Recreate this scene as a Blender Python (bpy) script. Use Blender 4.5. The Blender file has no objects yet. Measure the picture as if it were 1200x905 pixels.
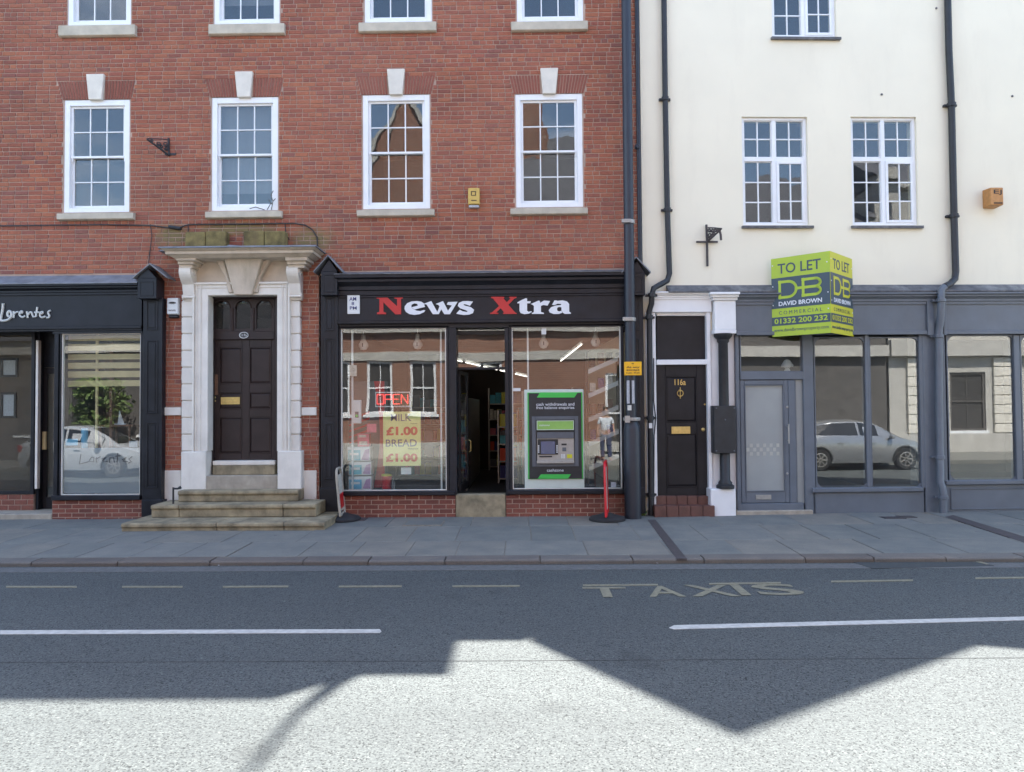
import bpy, bmesh, math, random
from math import sin, cos, tan, radians, pi, atan2, sqrt
from mathutils import Vector, Matrix

RND = random.Random(11)
S = bpy.context.scene
COL = S.collection

# ------------------------------------------------------------------ camera
FPX, PCX, PCY = 900.0, 600.0, 452.5          # focal length and centre, photo pixels
CAM = Vector((0.0, -12.86, 1.79))
YAW, PITCH, ROLL = radians(0.8), atan2(25.5, 900.0), 0.0077
FW = Vector((-sin(YAW) * cos(PITCH), cos(YAW) * cos(PITCH), sin(PITCH)))
R0 = Vector((cos(YAW), sin(YAW), 0.0))
U0 = R0.cross(FW)
RT = R0 * cos(ROLL) - U0 * sin(ROLL)
UP = U0 * cos(ROLL) + R0 * sin(ROLL)
cam_data = bpy.data.cameras.new('camera')
cam_data.lens = 27.0
cam_data.sensor_width = 36.0
cam_data.clip_start, cam_data.clip_end = 0.05, 2000.0
cam = bpy.data.objects.new('camera', cam_data)
COL.objects.link(cam)
cam.matrix_world = Matrix(((RT.x, UP.x, -FW.x, CAM.x), (RT.y, UP.y, -FW.y, CAM.y),
                           (RT.z, UP.z, -FW.z, CAM.z), (0, 0, 0, 1)))
S.camera = cam

# ------------------------------------------------------------------ sky, sun, exposure
SUN_VEC = Vector((0.177, 0.578, 1.0)).normalized()       # towards the sun, behind the terrace
SUN_EL = math.asin(SUN_VEC.z)
SUN_AZ = atan2(SUN_VEC.x, SUN_VEC.y)
world = bpy.data.worlds.new('World')
S.world = world
world.use_nodes = True
wn, wl = world.node_tree.nodes, world.node_tree.links
wn.clear()
w_out = wn.new('ShaderNodeOutputWorld')
w_bg = wn.new('ShaderNodeBackground')
w_sky = wn.new('ShaderNodeTexSky')
w_sky.sky_type = 'NISHITA'
w_sky.sun_disc = False
w_sky.sun_elevation = SUN_EL
w_sky.sun_rotation = SUN_AZ
w_sky.altitude = 60
w_sky.air_density = 1.0
w_sky.dust_density = 0.8
w_tc = wn.new('ShaderNodeTexCoord')
w_map = wn.new('ShaderNodeMapping')
w_map.inputs['Scale'].default_value = (1.0, 1.0, 2.4)
w_no = wn.new('ShaderNodeTexNoise')
w_no.inputs['Scale'].default_value = 2.3
w_no.inputs['Detail'].default_value = 7
w_no.inputs['Roughness'].default_value = 0.6
w_ra = wn.new('ShaderNodeValToRGB')
w_ra.color_ramp.elements[0].position = 0.53
w_ra.color_ramp.elements[0].color = (0, 0, 0, 1)
w_ra.color_ramp.elements[1].position = 0.74
w_ra.color_ramp.elements[1].color = (0.85, 0.85, 0.85, 1)
w_mix = wn.new('ShaderNodeMixRGB')
w_mix.inputs['Color2'].default_value = (7.0, 7.2, 7.6, 1)
wl.new(w_tc.outputs['Generated'], w_map.inputs['Vector'])
wl.new(w_map.outputs['Vector'], w_no.inputs['Vector'])
wl.new(w_no.outputs['Fac'], w_ra.inputs['Fac'])
wl.new(w_ra.outputs['Color'], w_mix.inputs['Fac'])
wl.new(w_sky.outputs['Color'], w_mix.inputs['Color1'])
wl.new(w_mix.outputs['Color'], w_bg.inputs['Color'])
wl.new(w_bg.outputs['Background'], w_out.inputs['Surface'])
w_bg.inputs['Strength'].default_value = 0.12

sun_data = bpy.data.lights.new('sun', 'SUN')
sun_data.energy = 4.8
sun_data.angle = radians(0.5)
sun_data.color = (1.0, 0.96, 0.90)
sun = bpy.data.objects.new('sun', sun_data)
COL.objects.link(sun)
sun.location = (3, 10, 30)
sun.rotation_euler = (-SUN_VEC).to_track_quat('-Z', 'Y').to_euler()

S.view_settings.view_transform = 'Standard'
S.view_settings.look = 'None'
S.view_settings.exposure = 2.38
S.view_settings.gamma = 1.0
S.render.engine = 'CYCLES'
S.cycles.use_denoising = True
S.cycles.max_bounces = 10
S.cycles.diffuse_bounces = 4
S.cycles.glossy_bounces = 5
S.cycles.transmission_bounces = 4
S.cycles.transparent_max_bounces = 24
S.cycles.sample_clamp_indirect = 8.0
S.cycles.caustics_reflective = False
S.cycles.caustics_refractive = False

# ------------------------------------------------------------------ frames: local x along a facade, local y into it
class Frame:
    def __init__(s, ox=0.0, oy=0.0, ang=0.0):
        s.o, s.c, s.s = Vector((ox, oy, 0)), cos(ang), sin(ang)
    def w(s, p):
        x, y, z = p
        return (s.o.x + x * s.c - y * s.s, s.o.y + x * s.s + y * s.c, z)
    def inv(s, v, vec=False):
        d = Vector(v) if vec else Vector(v) - s.o
        return Vector((d.x * s.c + d.y * s.s, -d.x * s.s + d.y * s.c, d.z))
F0 = Frame()

def ray(px, py):
    return FW + RT * ((px - PCX) / FPX) - UP * ((py - PCY) / FPX)
def L(px, py, Y=0.0, fr=F0):
    'local x, z where the sight line through a photo pixel meets the facade plane y = Y'
    c, d = fr.inv(CAM), fr.inv(ray(px, py), True)
    t = (Y - c.y) / d.y
    return c.x + d.x * t, c.z + d.z * t
def LX(px, py, Y=0.0, fr=F0): return L(px, py, Y, fr)[0]
def LZ(px, py, Y=0.0, fr=F0): return L(px, py, Y, fr)[1]
def G(px, py, z=0.0):
    d = ray(px, py)
    t = (z - CAM.z) / d.z
    return CAM.x + d.x * t, CAM.y + d.y * t
F1 = Frame(LX(753, 300), 0.0, radians(2.6))          # the cream block is set at a slight angle
XB = F1.o.x

# ------------------------------------------------------------------ mesh builder
class MB:
    def __init__(s, fr=None):
        s.v, s.f, s.fr, s.rnd = [], [], fr or F0, None
    def add(s, pts, faces):
        b = len(s.v)
        s.v += [s.fr.w(p) for p in pts]
        s.f += [tuple(b + i for i in f) for f in faces]
    def quad(s, *p):
        s.add(p, [tuple(range(len(p)))])
    def box(s, x0, x1, y0, y1, z0, z1):
        x0, x1 = sorted((x0, x1)); y0, y1 = sorted((y0, y1)); z0, z1 = sorted((z0, z1))
        s.add([(x0, y0, z0), (x1, y0, z0), (x1, y1, z0), (x0, y1, z0), (x0, y0, z1), (x1, y0, z1), (x1, y1, z1), (x0, y1, z1)],
              [(0, 1, 5, 4), (1, 2, 6, 5), (2, 3, 7, 6), (3, 0, 4, 7), (4, 5, 6, 7), (3, 2, 1, 0)])
        return s
    def pbox(s, px0, px1, py0, py1, y0, y1):
        'box whose front face (plane y0) covers photo pixels px0-px1, py0-py1'
        mx, my = (px0 + px1) / 2, (py0 + py1) / 2
        return s.box(LX(px0, my, y0, s.fr), LX(px1, my, y0, s.fr), y0, y1, LZ(mx, py1, y0, s.fr), LZ(mx, py0, y0, s.fr))
    def prism(s, pts, y0, y1):
        n = len(pts)
        s.add([(x, y0, z) for x, z in pts] + [(x, y1, z) for x, z in pts],
              [tuple(range(n)), tuple(range(2 * n - 1, n - 1, -1))] + [(i, i + n, (i + 1) % n + n, (i + 1) % n) for i in range(n)])
        return s
    def prismx(s, pts, x0, x1):
        n = len(pts)
        s.add([(x0, y, z) for y, z in pts] + [(x1, y, z) for y, z in pts],
              [tuple(range(n)), tuple(range(2 * n - 1, n - 1, -1))] + [(i, i + n, (i + 1) % n + n, (i + 1) % n) for i in range(n)])
        return s
    def prismz(s, pts, z0, z1):
        n = len(pts)
        s.add([(x, y, z0) for x, y in pts] + [(x, y, z1) for x, y in pts],
              [tuple(range(n)), tuple(range(2 * n - 1, n - 1, -1))] + [(i, i + n, (i + 1) % n + n, (i + 1) % n) for i in range(n)])
        return s
    def ring(s, x0, x1, z0, z1, wl, wr, wt, wb, y0, y1):
        'rectangular frame made of four butted bars'
        s.box(x0, x0 + wl, y0, y1, z0, z1); s.box(x1 - wr, x1, y0, y1, z0, z1)
        s.box(x0 + wl, x1 - wr, y0, y1, z1 - wt, z1); s.box(x0 + wl, x1 - wr, y0, y1, z0, z0 + wb)
        return s
    def tube(s, path, r, n=8, cap=True):
        P = [Vector(p) for p in path]
        rr = r if isinstance(r, (list, tuple)) else [r] * len(P)
        rings, ref = [], None
        for i, p in enumerate(P):
            t = (P[min(i + 1, len(P) - 1)] - P[max(i - 1, 0)]).normalized()
            if ref is None or abs(t.dot(ref)) > 0.95:
                ref = Vector((0, 1, 0)) if abs(t.y) < 0.9 else Vector((1, 0, 0))
            a = t.cross(ref).normalized(); b = t.cross(a).normalized()
            rings.append([p + a * (rr[i] * cos(2 * pi * k / n)) + b * (rr[i] * sin(2 * pi * k / n)) for k in range(n)])
        pts = [tuple(q) for rg in rings for q in rg]
        fs = [(i * n + k, i * n + (k + 1) % n, (i + 1) * n + (k + 1) % n, (i + 1) * n + k) for i in range(len(P) - 1) for k in range(n)]
        if cap:
            fs += [tuple(range(n))[::-1], tuple((len(P) - 1) * n + k for k in range(n))]
        s.add(pts, fs)
        return s
    def lathe(s, x, y, prof, n=20):
        'prof: list of (radius, z)'
        pts = [(x + r * cos(2 * pi * k / n), y + r * sin(2 * pi * k / n), z) for r, z in prof for k in range(n)]
        m = len(prof)
        fs = [(i * n + k, i * n + (k + 1) % n, (i + 1) * n + (k + 1) % n, (i + 1) * n + k) for i in range(m - 1) for k in range(n)]
        fs += [tuple(range(n))[::-1], tuple((m - 1) * n + k for k in range(n))]
        s.add(pts, fs)
        return s
    def lathey(s, x, z, prof, n=20):
        'axis along y; prof: list of (radius, y)'
        pts = [(x + r * cos(2 * pi * k / n), y, z + r * sin(2 * pi * k / n)) for r, y in prof for k in range(n)]
        m = len(prof)
        fs = [(i * n + k, i * n + (k + 1) % n, (i + 1) * n + (k + 1) % n, (i + 1) * n + k) for i in range(m - 1) for k in range(n)]
        fs += [tuple(range(n))[::-1], tuple((m - 1) * n + k for k in range(n))]
        s.add(pts, fs)
        return s
    def build(s, name, mat, parent=None, bevel=0.0, smooth=False, recalc=True):
        if parent is not None:
            o0 = WLOC[parent.name]
        else:
            xs = [p[0] for p in s.v]; ys = [p[1] for p in s.v]; zs = [p[2] for p in s.v]
            o0 = Vector(((min(xs) + max(xs)) / 2, (min(ys) + max(ys)) / 2, min(zs)))
        me = bpy.data.meshes.new(name)
        me.from_pydata([(p[0] - o0.x, p[1] - o0.y, p[2] - o0.z) for p in s.v], [], s.f)
        if recalc or bevel:
            bm = bmesh.new(); bm.from_mesh(me)
            if recalc:
                bmesh.ops.recalc_face_normals(bm, faces=bm.faces)
            if bevel:
                es = [e for e in bm.edges if len(e.link_faces) == 2 and e.calc_face_angle(0) > 0.5]
                bmesh.ops.bevel(bm, geom=es, offset=bevel, segments=1, affect='EDGES', clamp_overlap=True)
            bm.to_mesh(me); bm.free()
        if s.rnd is not None:
            at = me.attributes.new('rnd', 'FLOAT', 'FACE')
            at.data.foreach_set('value', s.rnd)
        if smooth:
            me.polygons.foreach_set('use_smooth', [True] * len(me.polygons))
            me.set_sharp_from_angle(angle=radians(38))
        me.materials.append(mat)
        return link(name, me, parent, o0)

WLOC = {}
def link(name, me, parent, o0):
    o = bpy.data.objects.new(name, me)
    COL.objects.link(o)
    if parent is not None:
        o.parent = parent
    else:
        o.location = o0
    WLOC[o.name] = Vector(o0)
    return o
def tag(o, label=None, cat=None, group=None, kind=None):
    if label: o['label'] = label
    if cat: o['category'] = cat
    if group: o['group'] = group
    if kind: o['kind'] = kind
    return o
def thing(name, label, cat, loc, group=None, fr=F0):
    o = bpy.data.objects.new(name, None)
    o.empty_display_size = 0.1
    COL.objects.link(o)
    o.location = fr.w(loc)
    WLOC[o.name] = Vector(fr.w(loc))
    return tag(o, label, cat, group)

# ------------------------------------------------------------------ lettering
_tx = {}
def text_mesh(body, bold=0.0, font_res=3):
    k = (body, bold)
    if k not in _tx:
        cu = bpy.data.curves.new('lettering', 'FONT')
        cu.body = body; cu.resolution_u = font_res; cu.offset = bold; cu.fill_mode = 'FRONT'
        ob = bpy.data.objects.new('lettering', cu)
        me = bpy.data.meshes.new_from_object(ob)
        vs = [(v.co.x, v.co.y) for v in me.vertices]
        fs = [tuple(p.vertices) for p in me.polygons]
        bpy.data.objects.remove(ob)
        _tx[k] = (vs, fs)
    return _tx[k]
def add_text(mb, body, x0, x1, z0, z1, y, bold=0.0, depth=0.003):
    'letters standing on the facade plane, filling x0-x1, z0-z1'
    vs, fs = text_mesh(body, bold)
    ax, bx = min(v[0] for v in vs), max(v[0] for v in vs)
    ay, by = min(v[1] for v in vs), max(v[1] for v in vs)
    sx, sz = (x1 - x0) / (bx - ax), (z1 - z0) / (by - ay)
    n = len(vs)
    P = [(x0 + (v[0] - ax) * sx, z0 + (v[1] - ay) * sz) for v in vs]
    ed = {}
    for f in fs:
        for i in range(len(f)):
            e = (f[i], f[(i + 1) % len(f)])
            k = tuple(sorted(e))
            ed[k] = None if k in ed else e
    side = [(e[1], e[0], e[0] + n, e[1] + n) for e in ed.values() if e]
    mb.add([(p[0], y - depth, p[1]) for p in P] + [(p[0], y, p[1]) for p in P], list(fs) + side)
def ptext(mb, body, px0, px1, py0, py1, y, bold=0.0, depth=0.003):
    mx, my = (px0 + px1) / 2, (py0 + py1) / 2
    add_text(mb, body, LX(px0, my, y, mb.fr), LX(px1, my, y, mb.fr), LZ(mx, py1, y, mb.fr), LZ(mx, py0, y, mb.fr), y, bold, depth)

# ------------------------------------------------------------------ materials
def new_mat(name):
    m = bpy.data.materials.new(name)
    m.use_nodes = True
    nt = m.node_tree
    return m, nt.nodes, nt.links, nt.nodes['Principled BSDF']
def nmath(N, Lk, op, a, b=None):
    n = N.new('ShaderNodeMath'); n.operation = op
    for i, v in enumerate((a, b)):
        if v is None: continue
        if isinstance(v, (int, float)): n.inputs[i].default_value = v
        else: Lk.new(v, n.inputs[i])
    return n.outputs[0]
def noise(N, Lk, pos, scale, detail=4, rough=0.55, stretch=None):
    n = N.new('ShaderNodeTexNoise')
    n.inputs['Scale'].default_value = scale; n.inputs['Detail'].default_value = detail; n.inputs['Roughness'].default_value = rough
    if stretch:
        mp = N.new('ShaderNodeMapping'); mp.inputs['Scale'].default_value = stretch
        Lk.new(pos, mp.inputs['Vector']); pos = mp.outputs['Vector']
    Lk.new(pos, n.inputs['Vector'])
    return n.outputs['Fac']
def ramp(N, Lk, fac, stops):
    r = N.new('ShaderNodeValToRGB')
    cr = r.color_ramp
    while len(cr.elements) < len(stops): cr.elements.new(0.5)
    for e, (p, c) in zip(cr.elements, stops):
        e.position = p; e.color = (c[0], c[1], c[2], 1)
    Lk.new(fac, r.inputs['Fac'])
    return r.outputs['Color']
def mixc(N, Lk, fac, a, b, mode='MIX'):
    n = N.new('ShaderNodeMixRGB'); n.blend_type = mode
    for i, v in zip(('Fac', 'Color1', 'Color2'), (fac, a, b)):
        if isinstance(v, (int, float)): n.inputs[i].default_value = v
        elif isinstance(v, tuple): n.inputs[i].default_value = (v[0], v[1], v[2], 1)
        else: Lk.new(v, n.inputs[i])
    return n.outputs['Color']
def bump(N, Lk, b, h, strength, dist=0.01):
    n = N.new('ShaderNodeBump'); n.inputs['Strength'].default_value = strength; n.inputs['Distance'].default_value = dist
    Lk.new(h, n.inputs['Height']); Lk.new(n.outputs['Normal'], b.inputs['Normal'])
def geo(N): return N.new('ShaderNodeNewGeometry').outputs['Position']

def surf(name, col, rough=0.6, var=0.12, scale=5.0, bmp=0.15, bscale=60.0, metal=0.0, dirt=0.0, dirtcol=(0.06, 0.055, 0.045), spec=0.5, coat=0.0):
    m, N, Lk, b = new_mat(name)
    p = geo(N)
    n1 = noise(N, Lk, p, scale, 6)
    lo = tuple(c * (1 - var) for c in col); hi = tuple(min(1, c * (1 + var)) for c in col)
    c = ramp(N, Lk, n1, [(0.3, lo), (0.7, hi)])
    if dirt:
        n2 = noise(N, Lk, p, 2.3, 8, 0.7, (1.0, 1.0, 0.22))
        d = ramp(N, Lk, n2, [(0.52, (0, 0, 0)), (0.8, (dirt,) * 3)])
        c = mixc(N, Lk, d, c, dirtcol)
    Lk.new(c, b.inputs['Base Color'])
    n3 = noise(N, Lk, p, bscale, 4)
    if bmp: bump(N, Lk, b, n3, bmp, 0.004)
    rr = N.new('ShaderNodeMapRange')
    rr.inputs['To Min'].default_value = max(0.02, rough - 0.1); rr.inputs['To Max'].default_value = min(1, rough + 0.12)
    Lk.new(n1, rr.inputs['Value']); Lk.new(rr.outputs['Result'], b.inputs['Roughness'])
    b.inputs['Metallic'].default_value = metal
    b.inputs['Specular IOR Level'].default_value = spec
    if coat: b.inputs['Coat Weight'].default_value = coat
    return m
def brick_mat(name, stops, moss=None):
    m, N, Lk, b = new_mat(name)
    p = geo(N)
    at = N.new('ShaderNodeAttribute'); at.attribute_name = 'rnd'
    oi = N.new('ShaderNodeObjectInfo')
    r = nmath(N, Lk, 'FRACT', nmath(N, Lk, 'ADD', at.outputs['Fac'], oi.outputs['Random']))
    c = ramp(N, Lk, r, stops)
    n1 = noise(N, Lk, p, 0.55, 5, 0.6)
    c = mixc(N, Lk, ramp(N, Lk, n1, [(0.35, (0, 0, 0)), (0.75, (0.55, 0.55, 0.55))]), c, (0.29, 0.12, 0.085))
    n2 = noise(N, Lk, p, 38, 6, 0.65)
    c = mixc(N, Lk, 0.55, c, ramp(N, Lk, n2, [(0.3, (0.55, 0.55, 0.55)), (0.7, (1.3, 1.25, 1.2))]), 'MULTIPLY')
    n6 = noise(N, Lk, p, 0.42, 7, 0.62, (1, 1, 1.4))
    c = mixc(N, Lk, 0.9, c, ramp(N, Lk, n6, [(0.32, (0.72, 0.73, 0.76)), (0.5, (1, 1, 1)), (0.7, (1.14, 1.16, 1.14))]), 'MULTIPLY')
    n4 = noise(N, Lk, p, 1.1, 9, 0.75, (0.8, 1, 1.1))                 # lime bloom and soot
    c = mixc(N, Lk, ramp(N, Lk, n4, [(0.58, (0, 0, 0)), (0.8, (0.45, 0.45, 0.45))]), c, (0.38, 0.25, 0.20))
    n5 = noise(N, Lk, p, 1.1, 8, 0.75, (1.3, 1, 0.5))
    c = mixc(N, Lk, ramp(N, Lk, n5, [(0.6, (0, 0, 0)), (0.8, (0.5, 0.5, 0.5))]), c, (0.09, 0.06, 0.05))
    if moss:                                                        # algae on the wall beside the doorcase roof
        acc = None
        for mx, mz, rx, rz in moss:
            sp = N.new('ShaderNodeSeparateXYZ'); Lk.new(p, sp.inputs[0])
            dx = nmath(N, Lk, 'DIVIDE', nmath(N, Lk, 'SUBTRACT', sp.outputs['X'], mx), rx); dz = nmath(N, Lk, 'DIVIDE', nmath(N, Lk, 'SUBTRACT', sp.outputs['Z'], mz), rz)
            d = nmath(N, Lk, 'SUBTRACT', 1.0, nmath(N, Lk, 'SQRT', nmath(N, Lk, 'ADD', nmath(N, Lk, 'MULTIPLY', dx, dx), nmath(N, Lk, 'MULTIPLY', dz, dz))))
            acc = d if acc is None else nmath(N, Lk, 'MAXIMUM', acc, d)
        f = nmath(N, Lk, 'ADD', acc, nmath(N, Lk, 'MULTIPLY', nmath(N, Lk, 'SUBTRACT', noise(N, Lk, p, 7, 6, 0.7), 0.5), 1.4))
        c = mixc(N, Lk, ramp(N, Lk, f, [(0.1, (0, 0, 0)), (0.6, (0.75, 0.75, 0.75))]), c, (0.15, 0.15, 0.06))
    Lk.new(c, b.inputs['Base Color'])
    b.inputs['Roughness'].default_value = 0.88
    bump(N, Lk, b, n2, 0.5, 0.005)
    return m
def glass_mat(name, ior=1.5, tint=(0.93, 0.95, 0.94), wave=0.02, wscale=1.6, dust=0.02):
    m, N, Lk, b = new_mat(name)
    N.remove(b)
    out = N['Material Output']
    p = geo(N)
    tr = N.new('ShaderNodeBsdfTransparent'); tr.inputs['Color'].default_value = (*tint, 1)
    gl = N.new('ShaderNodeBsdfGlossy'); gl.inputs['Roughness'].default_value = 0.0
    gl.inputs['Color'].default_value = (1, 1, 1, 1)
    fr = N.new('ShaderNodeFresnel'); 
    bf = N.new('ShaderNodeNewGeometry').outputs['Backfacing']
    Lk.new(nmath(N, Lk, 'POWER', ior, nmath(N, Lk, 'SUBTRACT', 1.0, nmath(N, Lk, 'MULTIPLY', bf, 2.0))), fr.inputs['IOR'])   # both faces of a pane reflect alike
    bu = N.new('ShaderNodeBump'); bu.inputs['Strength'].default_value = wave; bu.inputs['Distance'].default_value = 0.1
    Lk.new(noise(N, Lk, p, wscale, 2, 0.4), bu.inputs['Height'])
    Lk.new(bu.outputs['Normal'], gl.inputs['Normal'])
    mx = N.new('ShaderNodeMixShader')
    Lk.new(fr.outputs['Fac'], mx.inputs['Fac']); Lk.new(tr.outputs[0], mx.inputs[1]); Lk.new(gl.outputs[0], mx.inputs[2])
    df = N.new('ShaderNodeBsdfDiffuse'); df.inputs['Color'].default_value = (0.5, 0.5, 0.48, 1)
    mx2 = N.new('ShaderNodeMixShader')
    Lk.new(ramp(N, Lk, noise(N, Lk, p, 3, 6, 0.7), [(0.35, (dust * 0.4,) * 3), (0.75, (dust,) * 3)]), mx2.inputs['Fac'])
    Lk.new(mx.outputs[0], mx2.inputs[1]); Lk.new(df.outputs[0], mx2.inputs[2])
    Lk.new(mx2.outputs[0], out.inputs['Surface'])
    return m
def emit(name, col, strength):
    m, N, Lk, b = new_mat(name)
    b.inputs['Base Color'].default_value = (*col, 1)
    b.inputs['Emission Color'].default_value = (*col, 1)
    b.inputs['Emission Strength'].default_value = strength
    return m

M = {}
M['brick'] = brick_mat('red_brick', [(0.0, (0.23, 0.076, 0.052)), (0.2, (0.29, 0.09, 0.054)), (0.45, (0.33, 0.105, 0.058)), (0.7, (0.37, 0.13, 0.066)), (0.88, (0.31, 0.096, 0.062)), (1.0, (0.21, 0.082, 0.066))],
                        [(LX(203, 277), LZ(203, 277), 0.42, 0.28), (LX(365, 282), LZ(365, 282), 0.5, 0.32), (LX(280, 268), LZ(280, 268), 0.9, 0.15)])
M['riser_brick'] = brick_mat('riser_brick', [(0.0, (0.12, 0.045, 0.035)), (0.3, (0.2, 0.06, 0.042)), (0.6, (0.24, 0.075, 0.05)), (1.0, (0.15, 0.05, 0.04))])
M['arch_brick'] = brick_mat('rubbed_brick', [(0.0, (0.23, 0.075, 0.05)), (0.5, (0.28, 0.09, 0.06)), (1.0, (0.2, 0.065, 0.045))])
M['mortar'] = surf('mortar', (0.41, 0.295, 0.235), 0.95, 0.2, 3, 0.4, 120, dirt=0.5, dirtcol=(0.2, 0.14, 0.12))
M['moss_block'] = surf('mossy_block', (0.175, 0.14, 0.055), 0.95, 0.55, 7, 0.5, 80, dirt=0.7, dirtcol=(0.16, 0.10, 0.07))
M['white'] = surf('white_gloss_paint', (0.80, 0.81, 0.82), 0.35, 0.04, 3, 0.05, 60, dirt=0.05)
M['old_white'] = surf('weathered_white_paint', (0.72, 0.69, 0.63), 0.55, 0.08, 4, 0.25, 40, dirt=0.32, dirtcol=(0.36, 0.32, 0.26))
M['stone'] = surf('painted_stone', (0.56, 0.49, 0.40), 0.8, 0.13, 5, 0.3, 50, dirt=0.65, dirtcol=(0.22, 0.185, 0.115))
M['sill'] = surf('sill_stone', (0.50, 0.45, 0.36), 0.85, 0.15, 6, 0.4, 70, dirt=0.4, dirtcol=(0.2, 0.17, 0.11))
M['keystone'] = surf('keystone_paint', (0.68, 0.64, 0.56), 0.7, 0.08, 8, 0.25, 60, dirt=0.25, dirtcol=(0.4, 0.35, 0.28))
M['step'] = surf('worn_step_stone', (0.27, 0.225, 0.145), 0.9, 0.45, 5, 0.6, 55, dirt=0.85, dirtcol=(0.075, 0.062, 0.04))
M['render'] = surf('cream_render', (0.83, 0.77, 0.615), 0.85, 0.035, 0.8, 0.15, 70, dirt=0.22, dirtcol=(0.60, 0.54, 0.43))
M['black'] = surf('black_gloss_paint', (0.013, 0.0145, 0.02), 0.38, 0.35, 4, 0.12, 40, dirt=0.3, dirtcol=(0.030, 0.031, 0.036), spec=0.28)
M['door_black'] = surf('black_door_paint', (0.017, 0.0155, 0.018), 0.48, 0.3, 4, 0.1, 60, dirt=0.25, dirtcol=(0.04, 0.036, 0.036), spec=0.3)
M['door_brown'] = surf('brown_black_door_paint', (0.030, 0.0195, 0.0185), 0.45, 0.3, 4, 0.1, 60, dirt=0.25, dirtcol=(0.05, 0.04, 0.036), spec=0.35)
M['iron'] = surf('black_iron', (0.018, 0.02, 0.024), 0.5, 0.3, 9, 0.2, 80)
M['pole'] = surf('blue_grey_pole_paint', (0.017, 0.022, 0.034), 0.42, 0.2, 3, 0.15, 60, dirt=0.4, dirtcol=(0.055, 0.056, 0.06))
M['grey'] = surf('blue_grey_paint', (0.118, 0.138, 0.168), 0.42, 0.1, 3, 0.06, 50, dirt=0.2, dirtcol=(0.2, 0.2, 0.21))
M['lead'] = surf('lead_sheet', (0.17, 0.18, 0.20), 0.6, 0.3, 6, 0.4, 30, dirt=0.5, dirtcol=(0.32, 0.31, 0.28))
M['slate_ledge'] = surf('weathered_lead_ledge', (0.11, 0.11, 0.115), 0.75, 0.4, 9, 0.5, 40, dirt=0.75, dirtcol=(0.4, 0.39, 0.36))
M['slate'] = surf('roof_slate', (0.09, 0.09, 0.1), 0.7, 0.3, 4, 0.4, 20)
M['brass'] = surf('brass', (0.55, 0.42, 0.17), 0.35, 0.15, 20, 0.1, 80, metal=0.9)
M['wood'] = surf('worn_wood', (0.16, 0.08, 0.045), 0.6, 0.3, 12, 0.2, 60)
M['tile_red'] = surf('red_quarry_tile', (0.125, 0.055, 0.042), 0.6, 0.25, 7, 0.25, 60, dirt=0.3, dirtcol=(0.08, 0.06, 0.05))
M['concrete'] = surf('pale_concrete', (0.36, 0.32, 0.26), 0.9, 0.2, 6, 0.4, 70, dirt=0.5, dirtcol=(0.17, 0.15, 0.12))
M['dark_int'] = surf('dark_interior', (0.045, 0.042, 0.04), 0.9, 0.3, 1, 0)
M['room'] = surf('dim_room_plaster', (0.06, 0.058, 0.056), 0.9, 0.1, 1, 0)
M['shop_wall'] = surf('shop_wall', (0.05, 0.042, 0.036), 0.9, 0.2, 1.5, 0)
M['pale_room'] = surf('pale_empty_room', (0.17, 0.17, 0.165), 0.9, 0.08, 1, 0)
M['brown_room'] = surf('brown_room', (0.10, 0.075, 0.055), 0.9, 0.2, 1, 0)
M['blind'] = surf('grey_blind_fabric', (0.13, 0.133, 0.14), 0.9, 0.05, 2, 0.1, 200)
M['pale_wood'] = surf('pale_painted_board', (0.60, 0.48, 0.25), 0.7, 0.1, 5, 0.1, 60)
M['frost'] = surf('frosted_film', (0.30, 0.32, 0.34), 0.5, 0.04, 3, 0)
M['red_sign'] = surf('red_sign_letters', (0.50, 0.022, 0.025), 0.35, 0.04, 5, 0)
M['white_sign'] = surf('white_sign_letters', (0.74, 0.76, 0.80), 0.4, 0.04, 5, 0)
M['silver_sign'] = surf('silver_letters', (0.55, 0.57, 0.55), 0.4, 0.1, 8, 0, metal=0.2)
M['plastic_white'] = surf('white_plastic', (0.68, 0.70, 0.70), 0.4, 0.05, 5, 0, dirt=0.12)
M['plastic_black'] = surf('black_plastic', (0.02, 0.02, 0.022), 0.55, 0.25, 8, 0.1, 50)
M['ink'] = surf('black_ink', (0.015, 0.015, 0.018), 0.6, 0.1, 5, 0)
M['navy'] = surf('navy_ink', (0.03, 0.035, 0.17), 0.6, 0.1, 5, 0)
M['yellow_box'] = surf('faded_yellow_plastic', (0.58, 0.40, 0.10), 0.5, 0.08, 9, 0.05, 50, dirt=0.15)
M['orange_box'] = surf('faded_orange_plastic', (0.46, 0.22, 0.07), 0.55, 0.2, 14, 0.1, 50, dirt=0.5, dirtcol=(0.24, 0.08, 0.04))
M['sign_yellow'] = surf('parking_yellow', (0.80, 0.42, 0.01), 0.4, 0.05, 5, 0)
M['sticker'] = surf('pale_sticker', (0.40, 0.42, 0.45), 0.5, 0.15, 30, 0)
M['lime'] = surf('lime_green_board', (0.40, 0.53, 0.022), 0.4, 0.05, 4, 0.05, 30)
M['lime2'] = surf('yellower_lime_board', (0.55, 0.53, 0.02), 0.4, 0.05, 4, 0.05, 30)
M['slate_blue'] = surf('slate_blue_print', (0.035, 0.06, 0.085), 0.4, 0.06, 4, 0)
M['poster'] = surf('yellow_poster_paper', (0.76, 0.73, 0.27), 0.7, 0.06, 6, 0.1, 30)
M['poster_grey'] = surf('poster_grey_ink', (0.10, 0.11, 0.16), 0.6, 0.1, 5, 0)
M['poster_red'] = surf('poster_red_ink', (0.58, 0.06, 0.02), 0.6, 0.1, 5, 0)
M['neon'] = emit('neon_red', (1.0, 0.09, 0.08), 0.22)
M['tubelight'] = emit('fluorescent_tube', (1.0, 0.95, 0.85), 0.7)
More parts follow.
